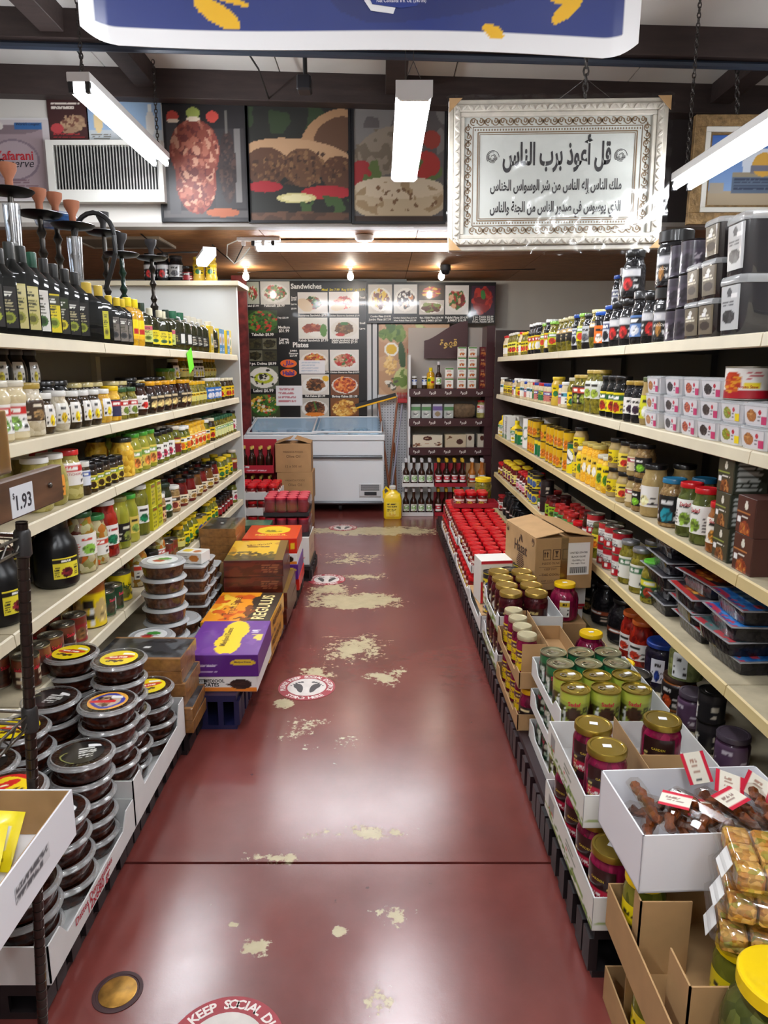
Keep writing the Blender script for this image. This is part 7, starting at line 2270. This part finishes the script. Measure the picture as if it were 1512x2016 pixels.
for i in (0, 1):
    mb.prism([(-.112 + i * .014, .185), (-.107 + i * .014, .185), (-.107 + i * .014, .205), (-.103 + i * .014, .205), (-.1095 + i * .014, .217), (-.116 + i * .014, .205), (-.112 + i * .014, .205)], .0008, TR(0, -cdp / 2 - .0012, 0))
mb.prism([(-.051, .185), (-.035, .185), (-.035, .188), (-.041, .19), (-.041, .2), (-.033, .218), (-.053, .218), (-.045, .2), (-.045, .19), (-.051, .188)], .0008, TR(0, -cdp / 2 - .0012, 0))
for i, s in enumerate(('INSIDE OLIVE', 'KEEP DRY', 'THE COOL', 'KEEP COOL DRY')):
    text_on(mb, s, face_mat((-.075, -cdp / 2 - .0015, .145 - i * .032)), width=.1 if i != 1 else .07)
for z_ in (.135, .09, .045):
    mb.box(-.14, -.01, -cdp / 2 - .0012, -cdp / 2 - .0004, z_ - .005, z_ - .0035)
mb.build('printed_marks', INK, hb)
lbz = MB().box(.02, .145, -cdp / 2 - .0014, -cdp / 2 - .0004, .08, .26).build('shipping_label', flat((232, 232, 230), .6), hb)
mb = MB()
for i, (s, w_, z_) in enumerate((('UNITED STATES', .1, .2), ('BLACK OLIVE', .08, .178), ('12x1000 g / 6', .07, .158), ('Net weight / Gross', .08, .142))):
    text_on(mb, s, face_mat((.082, -cdp / 2 - .0018, z_)), width=w_, bold=.02)
for i in range(26):
    mb.box(.034 + i * .0038, .034 + i * .0038 + (.0026 if i % 3 else .0012), -cdp / 2 - .0019, -cdp / 2 - .0012, .09, .125)
mb.build('label_print', flat((30, 30, 32), .6), hb)
MB().box(-.02, .02, -cdp / 2 - .003, -cdp / 2 - .001, -.1, ch + .01).build('packing_tape', clear('tape_film', (236, 226, 206), .12, .25), hb)
# white and red box, small cans
boxprod('redwhite', 'paste_carton', 'white and red upright paste carton', .19, .16, .26, flat((222, 220, 214), .5), paint(24, 34, (226, 224, 216), [('r', 0, .92, 1, 1, (190, 30, 50)), ('r', .08, .6, .3, .84, (80, 80, 80)), ('l', .08, .6, .32, .84, 6, (226, 224, 216)), ('r', 0, 0, .14, .5, (190, 30, 50)), ('r', .1, .06, .26, .3, (40, 40, 44))], 3))
opentray('support_crate', 'white low tray below the white and red carton', RX0, .88, 3.78, 4.36, .152, .1, WTRAY, 'tray', aisle='x0')
put('redwhite', (.665, 4.06, .26), .12, 'before the red lidded jars')
MB().box(-.155, .155, -.28, .28, .098, .104).build('top_board', CARD, C.objects[[o.name for o in C.objects if o.name.startswith('support_crate')][-1]])
for i, (x, y) in enumerate(((.62, 3.84), (.72, 3.84), (.81, 3.84), (.81, 3.95), (.81, 4.06))):
    put('olivecan' if i % 2 else 'bluecan', (x, y, .2605), -.4, 'before the white and red carton')
    put('blackyelcan', (x, y, .3925 if i % 2 else .3775), -.4, 'stacked before the white and red carton')
# red lidded jars
for m_, (ya, yb, z1, nm) in enumerate(((4.40, 5.2, .32, 'near'), (5.26, 5.9, .29, 'middle'), (5.95, 6.5, .29, 'far'))):
    tA = opentray('jar_tray', nm + ' lower white tray of red lidded jars', RX0 + .005, 1.0, ya, yb, .152, .06, WTRAY, 'tray', aisle='x0')
    tB = opentray('jar_tray', nm + ' upper white tray of red lidded jars', RX0 + .02, 1.03, ya, yb, z1, .05, WTRAY if m_ != 2 else RTRAY, 'tray', aisle='x0')
    ny = int((yb - ya) / .1)
    for j in range(ny):
        yq = ya + .055 + j * (yb - ya - .11) / (ny - 1)
        put('redlid', (RX0 + .055, yq, .158), -.8, 'in ' + nm + ' lower red lid tray')
        for i in range(4):
            put('redlid', (RX0 + .078 + i * .1, yq, z1 + .006), -.5 + rnd.uniform(-.3, .3), 'in ' + nm + ' upper tray ' + ('first', 'second', 'third', 'fourth')[i] + ' column')
for i in range(3):
    for j in range(2):
        put('redlid', (.69 + i * .1, 6.1 + j * .1, .432), -.4, 'stacked on the far upper tray', 'x')
put('olvmid', (.93, 6.38, .4215), -.3, 'atop the far red lid tray')
o = opentray('display_tray', 'red printed tray holding jars on the far jar stack', .63, 1.02, 6.04, 6.27, .4265, .04, RTRAY, 'tray')

# ================================================================ left floor row
TH_ = .068
crate('long black pallet under the near date tub trays', -1.235, -.86, 1.5, 2.14, .1, BLKC, 'dark pallets under left goods')
crate('second black pallet under the far date tub tray', -1.25, -.86, 2.15, 2.74, .1, BLKC, 'dark pallets under left goods')
t_ = opentray('date_tray', 'near white tray of date tubs with red print', -1.26, -.828, 1.5, 2.12, .102, .11, WTRAY, 'tray', aisle='x1')
mb = MB()
text_on(mb, 'Dattes Dénoyautées', face_mat((.2175, -.03, .036), '+x'), width=.26, bold=.01)
text_on(mb, '12x680 gr', face_mat((.2175, .0, .008), '+x'), width=.16, bold=.01)
mb.build('lettering', flat((180, 30, 50), .6), t_)
t2 = opentray('date_tray', 'far white tray of date tubs below wooden boxes', -1.275, -.828, 2.125, 2.74, .102, .17, WTRAY, 'tray', aisle='x1')
for nm, x, y, n, topk in (('blue topped', -.935, 2.22, 6, 'tubb'), ('tall yellow topped', -.965, 2.425, 7, 'tuby'), ('small yellow topped', -.935, 2.63, 4, 'tuby'), ('black topped', -1.135, 2.25, 6, 'tubk'), ('near black topped', -1.14, 1.84, 6, 'tubk'), ('red topped', -.945, 1.61, 7, 'tubr'), ('yellow topped inner', -1.165, 2.48, 7, 'tuby'), ('aisle side', -.94, 2.015, 5, 'tubk'), ('inner near', -1.15, 1.63, 7, 'tubk'), ('inner', -1.14, 2.045, 6, 'tuby'), ('aisle front', -.94, 1.812, 4, 'tubk')):
    for s in range(n):
        put(topk if s == n - 1 else 'tubp', (x + rnd.uniform(-.006, .006), y + rnd.uniform(-.006, .006), .108 + s * TH_), rnd.uniform(-.5, .5), 'in ' + nm + ' stack', 'z')
# wooden framed date boxes
DBX = M('printed_wood_frame', (140, 96, 50), .45, var=.3, vscale=40, coat=.4)
boxprod('woodbox', 'date_box', 'dark topped wooden date box', .36, .24, .055, DBX, top=paint(40, 26, (50, 52, 56), [('n', (80, 84, 88), .55, 5, None), ('n', (30, 30, 32), .6, 9, None), ('r', 0, 0, 1, .04, (150, 104, 56)), ('r', 0, .96, 1, 1, (150, 104, 56)), ('r', .46, .5, .54, .56, (236, 236, 236))], 3))
crate('black crate under the wood edged date boxes', -1.19, -.83, 2.75, 2.99, .1, BLKC, 'dark pallets under left goods')
crate('blue black pallet under the cloudy date tubs', -1.19, -.96, 3.0, 4.2, .1, BLUC, 'dark pallets under left goods')
for s in range(6):
    put('woodbox', (-1.01 + (.03 if s < 2 else 0) + rnd.uniform(-.01, .01), 2.87 + rnd.uniform(-.005, .005), .102 + s * .056), .03 * math.sin(s * 2), 'in stack behind date tubs', 'z')
# cloudy tubs
for nm, x, y, n, kk in (('tall', -1.07, 3.335, 8, 'tubmt'), ('shorter', -1.075, 3.112, 4, 'tubmt'), ('third', -1.07, 3.56, 3, 'tubm')):
    for s in range(n):
        put(kk if s == n - 1 else 'tubm', (x, y, .102 + s * .0752), 0, 'in ' + nm + ' cloudy stack', 'z')
boxprod('datebox_w', 'date_carton', 'white small date carton', .15, .11, .06, flat((228, 226, 222), .5), paint(26, 14, (232, 230, 226), [('e', .7, .5, .2, .34, (200, 120, 40)), ('l', .1, .2, .5, .7, 3, (90, 80, 70))], 3), top=paint(20, 16, (236, 236, 232), [('e', .3, .5, .2, .3, (236, 206, 60)), ('e', .72, .4, .16, .24, (190, 110, 50))], 4))
for nm, x, y, n in (('first', -1.06, 3.8, 6), ('second', -1.06, 3.945, 6), ('third', -1.06, 4.09, 5)):
    for s in range(n):
        put('sqdate', (x, y, .102 + s * .0752), 0, 'in ' + nm + ' square stack', 'z')
put('datebox_w', (-1.06, 3.85, .102 + 6 * .0752 + .001), -.2, 'on the square date tubs')
# date cartons along the aisle
crate('blue black pallet under the purple date carton', -.95, -.66, 2.97, 3.44, .165, BLUC, 'dark pallets under left goods')
crate('blue black pallet under the yellow and black cartons', -.95, -.66, 3.46, 3.98, .1, BLUC, 'dark pallets under left goods')
PURP = flat((92, 36, 130), .4, .2)
boxprod('whiteor', 'date_carton', 'white and orange medjool date carton', .33, .43, .075, flat((222, 220, 216), .5), paint(50, 16, (230, 228, 224), [('r', 0, 0, 1, .3, (226, 130, 40)), ('e', .78, .5, .16, .36, (40, 26, 22)), ('s', [(30, 20, 18), (60, 38, 30)], 24, .05, (.76, .5, .15, .28)), ('r', .08, .5, .28, .82, (60, 60, 60)), ('r', .09, .54, .27, .78, (226, 226, 224))], 2),
        texts=[('MEDJOOL', .095, (-.03, -.2165, .046), '-y', (24, 24, 24), .03), ('DATES', .07, (-.043, -.2165, .026), '-y', (24, 24, 24), .03), ('MAJLESI', .05, (-.107, -.2165, .046), '-y', (40, 40, 40), .01)])
boxprod('purple', 'date_carton', 'purple medjool date carton with yellow wave', .34, .44, .105, PURP, paint(50, 18, (84, 32, 120), [('e', .8, .66, .17, .16, (226, 190, 50)), ('l', .14, .45, .5, .55, 1, (226, 220, 236)), ('l', .14, .2, .46, .4, 3, (190, 170, 206)), ('e', .06, .28, .03, .08, (206, 196, 216)), ('e', .06, .1, .03, .08, (206, 196, 216))], 3),
        top=paint(50, 60, (98, 40, 140), [('e', .52, .3, .18, .3, (240, 206, 30), .15), ('e', .56, .7, .18, .3, (240, 206, 30), .1), ('r', .4, .35, .66, .7, (240, 206, 30)), ('r', .82, .4, .96, .58, (226, 206, 80)), ('l', .8, .62, .95, .72, 2, (230, 226, 236)), ('n', (110, 56, 150), .66, 6, None), ('e', .54, .5, .15, .45, (240, 206, 30), .12)], 4),
        texts=[('Medjool Dates', .23, (.0, .0, .1075), 'up', (110, 80, 20), .01, PI / 2), ('Medjool Dates', .075, (.1, -.2215, .067), '-y', (60, 30, 80), .01), ('Keep Refrigerated or Frozen', .1, (-.065, -.2215, .056), '-y', (226, 216, 236), .0)])
put('whiteor', (-.735, 3.225, .166), 0, 'under the purple carton')
put('purple', (-.735, 3.225, .2415), .02, 'nearest the aisle')
YB_ = flat((216, 160, 20), .4, .2)
boxprod('regulus', 'date_carton', 'yellow and black fresh date carton', .36, .5, .112, YB_, None, top=paint(60, 60, (236, 150, 20), [('n', (246, 200, 60), .5, 4, (.35, .6, .4, .45)), ('n', (214, 90, 10), .58, 6, (.3, .5, .4, .5)), ('r', .66, 0, 1, 1, (44, 36, 20)), ('s', [(44, 36, 20)], 26, .06, (.66, .5, .05, .5)), ('n', (120, 60, 10), .66, 9, (.5, .4, .3, .4))], 5),
        side=paint(40, 14, (220, 160, 20), [('s', [(60, 40, 16)], 30, .04, (.5, .1, .5, .16)), ('l', .2, .5, .9, .8, 2, (90, 50, 16))], 6), texts=[('REGULUS', .4, (.14, -.0, .1135), 'up', (226, 206, 140), .02, PI / 2), ('Fresh Dates', .3, (-.04, .02, .1135), 'up', (130, 70, 20), .0, PI / 2), ('FRESH DATES', .3, (.1818, 0, .05), '+x', (70, 40, 16), .02)])
for s in range(2):
    put('regulus', (-.765 + .006 * s, 3.725, .102 + s * .1125), -.01, 'in stack behind purple carton', 'z')
BRB = flat((70, 22, 18), .4, .2)
boxprod('brownpalm', 'date_carton', 'dark red date carton with yellow palm top', .35, .5, .1, BRB, paint(40, 14, (72, 24, 18), [('n', (96, 34, 24), .55, 5, None), ('l', .65, .2, .95, .8, 4, (150, 90, 60))], 7), top=paint(50, 50, (226, 180, 40), [('n', (196, 140, 24), .55, 4, None), ('r', .0, 0, 1, .22, (70, 60, 24)), ('s', [(80, 66, 24), (110, 90, 30)], 50, .05, (.4, .25, .5, .16)), ('r', .85, 0, 1, 1, (120, 90, 30)), ('l', .3, .6, .8, .72, 1, (120, 80, 30))], 8), texts=[('Medjool', .16, (.0, .12, .1015), 'up', (120, 80, 24), .01, .3)])
crate('black pallet under the dark red date cartons', -.97, -.62, 4.02, 4.56, .1, BLUC, 'dark pallets under left goods')
for s in range(4):
    put('brownpalm', (-.775 + .03 * (s < 2), 4.29, .102 + s * .1005), .02 * s, 'in stack behind yellow cartons', 'z')
REDB = flat((206, 44, 22), .4, .2)
boxprod('redsun', 'date_carton', 'bright red date carton with yellow sun top', .37, .42, .105, REDB, paint(40, 12, (206, 40, 22), [('r', .9, .3, .96, .7, (236, 190, 40))], 9), top=paint(50, 50, (214, 70, 20), [('e', .5, .62, .32, .3, (240, 206, 40)), ('s', [(150, 130, 40)], 12, .04, (.5, .55, .14, .1)), ('l', .25, .18, .75, .28, 1, (240, 190, 60))], 10), texts=[('MEDJOUL', .22, (0, -.12, .1065), 'up', (240, 190, 50), .02)])
boxprod('redplain', 'date_carton', 'plain red date carton', .35, .42, .08, REDB, paint(40, 12, (190, 36, 24), [('l', .1, .2, .6, .8, 3, (226, 170, 60))], 11))
seq = [('redplain', .0), ('purple', 0), ('whiteor', 0), ('redsun', -.02)]
z = .122
for kk, dx in seq:
    put(kk, (-.745 + dx, 4.86, z), rnd.uniform(-.03, .03), 'in red topped carton stack', 'z')
    z += K[kk]['h'] + .0005
crate('black pallet under the red topped carton stack', -.95, -.6, 4.62, 5.12, .12, BLKC, 'dark pallets under left goods')
# dark date trays and green boxes along the shelf
crate('black pallet under the green date boxes', -1.19, -.97, 4.3, 5.0, .12, BLKC, 'dark pallets under left goods')
o = opentray('support_crate', 'brown carton lifting the dark date trays', -1.19, -.965, 4.5, 4.9, .122, .24, CARD, 'carton')
MB().box(-.11, .11, -.195, .195, .235, .2415).build('top_board', CARD, o)
for s in range(4):
    put('woodbox', (-1.08, 4.7, .365 + s * .0555), PI / 2 + .04 * math.sin(s), 'in stack beside dark red cartons', 'z')
boxprod('greenbox', 'date_carton', 'dark green date box with palm print', .34, .2, .085, flat((50, 84, 60), .5), paint(40, 12, (66, 96, 74), [('r', 0, 0, 1, .3, (190, 196, 180)), ('s', [(40, 60, 44)], 26, .06, (.5, .45, .5, .25))], 12), top=paint(20, 14, (70, 106, 84), [('n', (90, 126, 100), .6, 5, None)], 13))
boxprod('greenpale', 'date_carton', 'pale green date box with round emblem', .2, .2, .07, flat((170, 186, 160), .5), paint(26, 10, (176, 190, 170), [('r', .1, .2, .9, .5, (230, 210, 110))], 14), top=paint(26, 22, (180, 192, 176), [('e', .5, .5, .3, .3, (60, 70, 66)), ('e', .5, .5, .2, .18, (170, 170, 160)), ('r', 0, 0, 1, .16, (226, 206, 110))], 15))
o = opentray('support_crate', 'brown carton lifting the green date boxes', -1.19, -.75, 5.13, 5.25, .002, .32, CARD, 'carton')
MB().box(-.215, .215, -.055, .055, .315, .3215).build('top_board', CARD, o)
for i, (x, y) in enumerate(((-1.08, 5.19), (-.87, 5.19))):
    put('greenpale', (x, y, .325), .05, 'on carton by left shelf', 'y')
put('greenbox', (-1.0, 5.19, .396), .03, 'on the pale green boxes')
# shrink wrapped packs of red cans
RC = flat((176, 40, 60), .4, .3)
for lv, (z, nm) in enumerate(((.34, 'lower'), (.5, 'upper'))):
    pk = empty('can_pack', (-.74 + .0 * lv, 5.5, z), .03)
    T(pk, nm + ' shrink wrapped pack of red cans beside the aisle', 'can pack', 'shrink wrapped can packs')
    for i in range(4):
        for j in range(4):
            q = TR((i - 1.5) * .085, (j - 1.5) * .085, .03)
            MB().lathe([(.038, 0), (.041, .005), (.041, .1), (.038, .108), (.034, .11), (.03, .105)], 14, mat=q).build('red_can', flat((110, 24, 44), .35, .3), pk)
            MB().lathe([(.0415, .1), (.042, .112), (.034, .115), (.005, .112)], 14, mat=q).build('red_cap', RC, pk)
    MB().box(-.175, .175, -.175, .175, 0, .03).build('base_tray', flat((30, 28, 32), .5), pk)
    MB().box(-.178, .178, -.178, .178, .02, .118, bev=.01).build('shrink_film', clear('can_film', (246, 236, 238), .04, .1), pk)
boxprod('whitetall', 'shipping_carton', 'white carton with red print under can packs', .36, .4, .218, flat((214, 212, 208), .5), paint(26, 20, (216, 214, 210), [('l', .4, .2, .95, .5, 3, (190, 60, 50)), ('e', .3, .75, .2, .16, (190, 160, 60))], 16), side=paint(26, 20, (196, 170, 120), [('l', .2, .3, .8, .6, 3, (120, 90, 60))], 17))
put('whitetall', (-.74, 5.5, .121), .0, 'beside the aisle')
crate('black pallet under the can packs and white carton', -.95, -.55, 5.26, 5.74, .12, BLKC, 'dark pallets under left goods')
# red lidded jars carton and the red display behind
crate('black pallet under the far jar cartons', -1.42, -.95, 6.35, 6.95, .12, BLKC, 'dark pallets under left goods')
for lv in range(3):
    z0 = .122 + lv * .15
    t_ = opentray('jar_tray', ('lowest', 'middle', 'top')[lv] + ' white carton of red lidded jars by left shelf end', -1.37, -.96, 6.45, 6.86, z0, .07, WTRAY, 'tray')
    for i in range(4):
        for j in range(4 if lv == 2 else 1):
            put('redlid', (-1.31 + i * .098, 6.51 + j * .1, z0 + .006), rnd.uniform(-.3, .3), 'in ' + ('lowest', 'middle', 'top')[lv] + ' carton row ' + ('one', 'two', 'three', 'four')[j], 'x')
o = empty('soda_display', (-1.28, 7.2, 0))
T(o, 'red cardboard display of small soda bottles beside the cartons', 'display')
MB().box(-.19, .19, -.12, .14, 0, .28).build('base', RTRAY, o)
for z in (.3, .6):
    MB().box(-.19, .19, -.12, .14, z - .02, z).build('shelf', RTRAY, o)
    MB().box(-.19, .19, -.125, -.12, z - .02, z + .06).build('front_lip', RTRAY, o)
    for s in (-1, 1):
        MB().prism([(-.12, z), (.14, z), (.14, z + .28), (.0, z + .26), (-.12, z + .08)], .004, TR(s * .188, 0, 0) @ RZ(PI / 2)).build('side_wing', RTRAY, o)
MB().box(-.19, .19, .136, .14, .28, .9).build('back_card', RTRAY, o)
ob('front_print', pmesh('front_print', paint(30, 12, (170, 26, 46), [('l', .3, .2, .95, .5, 3, (226, 180, 190)), ('r', .1, .6, .34, .9, (230, 230, 230)), ('l', .12, .62, .32, .86, 3, (60, 60, 60))], 18), quadfn((-.185, -.127, .585), (.37, 0, 0), (0, 0, .075))), o)
for z, nm in ((.3005, 'lower'), (.6005, 'upper')):
    for i in range(4):
        for j in range(2):
            put('cola', (-1.28 - .13 + i * .087, 7.15 + j * .09, z), 0, 'on ' + nm + ' display tier row ' + ('one', 'two')[j], 'x')
SHC = M('shipping_cardboard', (164, 126, 84), .75, var=.08, vscale=10)
boxprod('brownship', 'shipping_carton', 'plain brown shipping carton', .36, .34, .29, SHC, None, texts=[('MARASCA FOODS', .2, (0, -.1715, .2), '-y', (80, 54, 34), .0), ('Olive Oil', .14, (0, -.1715, .15), '-y', (80, 54, 34), .0), ('12 x 500 ml', .16, (0, -.1715, .05), '-y', (80, 54, 34), .0)])
for s in range(3):
    c_ = put('brownship', (-.9 + .015 * (s % 2), 7.28, .0015 + s * .291), .02 * s, 'in stack before the freezer', 'z')
    if s == 2:
        for sg in (-1, 1):
            MB().add([(sg * .18, -.17, .29), (sg * .18, .17, .29), (sg * .02, .17, .34), (sg * .02, -.17, .34), (sg * .18, -.17, .294), (sg * .18, .17, .294), (sg * .02, .17, .344), (sg * .02, -.17, .344)], [(0, 1, 2, 3), (7, 6, 5, 4), (0, 4, 5, 1), (1, 5, 6, 2), (2, 6, 7, 3), (3, 7, 4, 0)]).build('top_flap', SHC, c_)

# ================================================================ wire rack at the near left
CHROME = M('chrome', (120, 116, 112), .25, .9)
rk = empty('wire_rack', (-.845, 1.47, 0))
rk.rotation_euler = (0, .06, 0)
T(rk, 'chrome wire shelving rack with notched post at near left', 'rack')
for (x, y) in ((0, 0), (-.33, 0), (0, -.9)):
    mb = MB()
    prof = [(.0125, 0)]
    z = .025
    while z < 1.3:
        prof += [(.0125, z - .002), (.0105, z - .001), (.0105, z + .001), (.0125, z + .002)]
        z += .025
    prof += [(.0125, 1.3)]
    mb.lathe(prof, 14, mat=TR(x, y, 0))
    mb.build('post', M('smoked_chrome', (70, 62, 58), .25, .85), rk)
for zz in (.555, .86, 1.27):
    sh = MB().tube([(-.33, 0, zz), (0, 0, zz), (0, -.9, zz), (-.33, -.9, zz), (-.33, 0, zz)], .004, 6)
    sh.tube([(-.33, 0, zz - .03), (0, 0, zz - .03), (0, -.9, zz - .03)], .004, 6)
    for i in range(22):
        q = -.9 + .9 * i / 21
        sh.tube([(-.33, q, zz + .004), (0, q, zz + .004)], .0022, 4)
    for i in range(16):
        q = -.9 * i / 15
        sh.tube([(0, q, zz), (0, q - .03, zz - .03), (0, q - .06, zz)], .0022, 4)
    o = sh.build('wire_shelf', CHROME, rk)
    MB().lathe([(.015, zz - .045), (.019, zz - .04), (.017, zz + .01), (.014, zz + .015)], 14).build('collar', flat((36, 34, 34), .4), o)
# wooden rail with price tag
WD = M('walnut_rail', (84, 56, 38), .45, var=.5, vscale=6, stretch=(1, 1, 5), coat=.1)
wr_ = empty('price_rail_board', (-.735, 1.25, 1.322))
T(wr_, 'dark wooden rail with a price tag on the wire rack', 'rail')
MB().box(-.025, 0, -.35, .36, 0, .082, bev=.003).build('board', WD, wr_)
MB().lathe([(.004, 0), (.006, .002), (.006, .006), (.002, .008)], 10, mat=TR(0, .29, .045) @ Matrix.Rotation(PI / 2, 4, 'Y')).build('screw', CHROME, wr_)
tg = MB().box(0, .0015, .125, .215, .004, .066, bev=0).build('price_tag', flat((206, 208, 212), .5), wr_)
mb = MB()
text_on(mb, '$', face_mat((.002, .135, .042), '+x'), width=.008, bold=.01)
text_on(mb, '1.93', face_mat((.002, .174, .018), '+x'), width=.062, bold=.02)
mb.build('lettering', flat((40, 40, 48), .5), tg)
bc = empty('cardboard_box', (-.865, 1.32, 1.405))
T(bc, 'plain brown cardboard box on top of the wire rack', 'box')
MB().box(-.12, .085, -.2, .16, 0, .13, bev=.003).build('carton', CARD, bc)
MB().box(.086, .0875, .06, .15, .0, .13).build('tape', clear('tape_film', (236, 226, 206), .12, .25), bc)
# open white carton of yellow packets
px0, px1, py0, py1, pz = -1.0, -.70, .95, 1.44, .572
pc = opentray('packet_carton', 'open white carton of yellow packets at lower left', px0, px1, py0, py1, pz, .115, WB, 'carton')
for q in ((-.1455, -.1435, -.24, .24), (.1435, .1455, -.24, .24)):
    MB().box(q[0], q[1], q[2], q[3], .005, .114).build('card_lining', CARD, pc)
MB().box(-.144, .144, .2385, .2405, .005, .114).build('card_lining', CARD, pc)
ob('barcode', pmesh('barcode', paint(30, 8, (214, 214, 216), [('r', .05 + .03 * i, .1, .05 + .03 * i + .018, .9, (70, 70, 74)) for i in range(0)] + [('l', .02, .0, .98, 1.0, 2, (90, 90, 94))], 3), quadfn((.1512, -.02, .04), (0, .14, 0), (0, 0, .035))), pc)
PK = paint(26, 34, (240, 220, 30), [('r', .12, .3, .88, .72, (206, 212, 220)), ('l', .16, .34, .84, .68, 5, (110, 120, 130)), ('e', .7, .16, .16, .08, (60, 40, 30)), ('r', .1, .8, .5, .92, (30, 30, 30)), ('e', .3, .16, .1, .06, (200, 60, 40))], 2)
for i in range(7):
    o = empty('yellow_packet', (-.86 + rnd.uniform(-.012, .03), 1.04 + .05 * i, pz + .06), rnd.uniform(-.25, .25))
    def pf(u, v):
        bl = .016 * math.sin(PI * u) * math.sin(PI * v)
        return ((u - .5) * .15, (v - .5) * .075 - bl * .5, (v - .5) * .09 + bl + .0)
    ob('packet_front', pmesh('packet_front', PK, pf, PRINTG), o)
    def pb(u, v):
        bl = -.012 * math.sin(PI * u) * math.sin(PI * v)
        return ((u - .5) * .15, (v - .5) * .075 - bl * .5, (v - .5) * .09 + bl - .001)
    ob('packet_back', pmesh('packet_back', paint(8, 8, (226, 200, 30)), pb, PRINTG), o)
    T(o, ordinal(i + 1) + ' yellow snack packet from near end of white carton', 'packet', 'yellow packets in the white carton')
finish_labels()
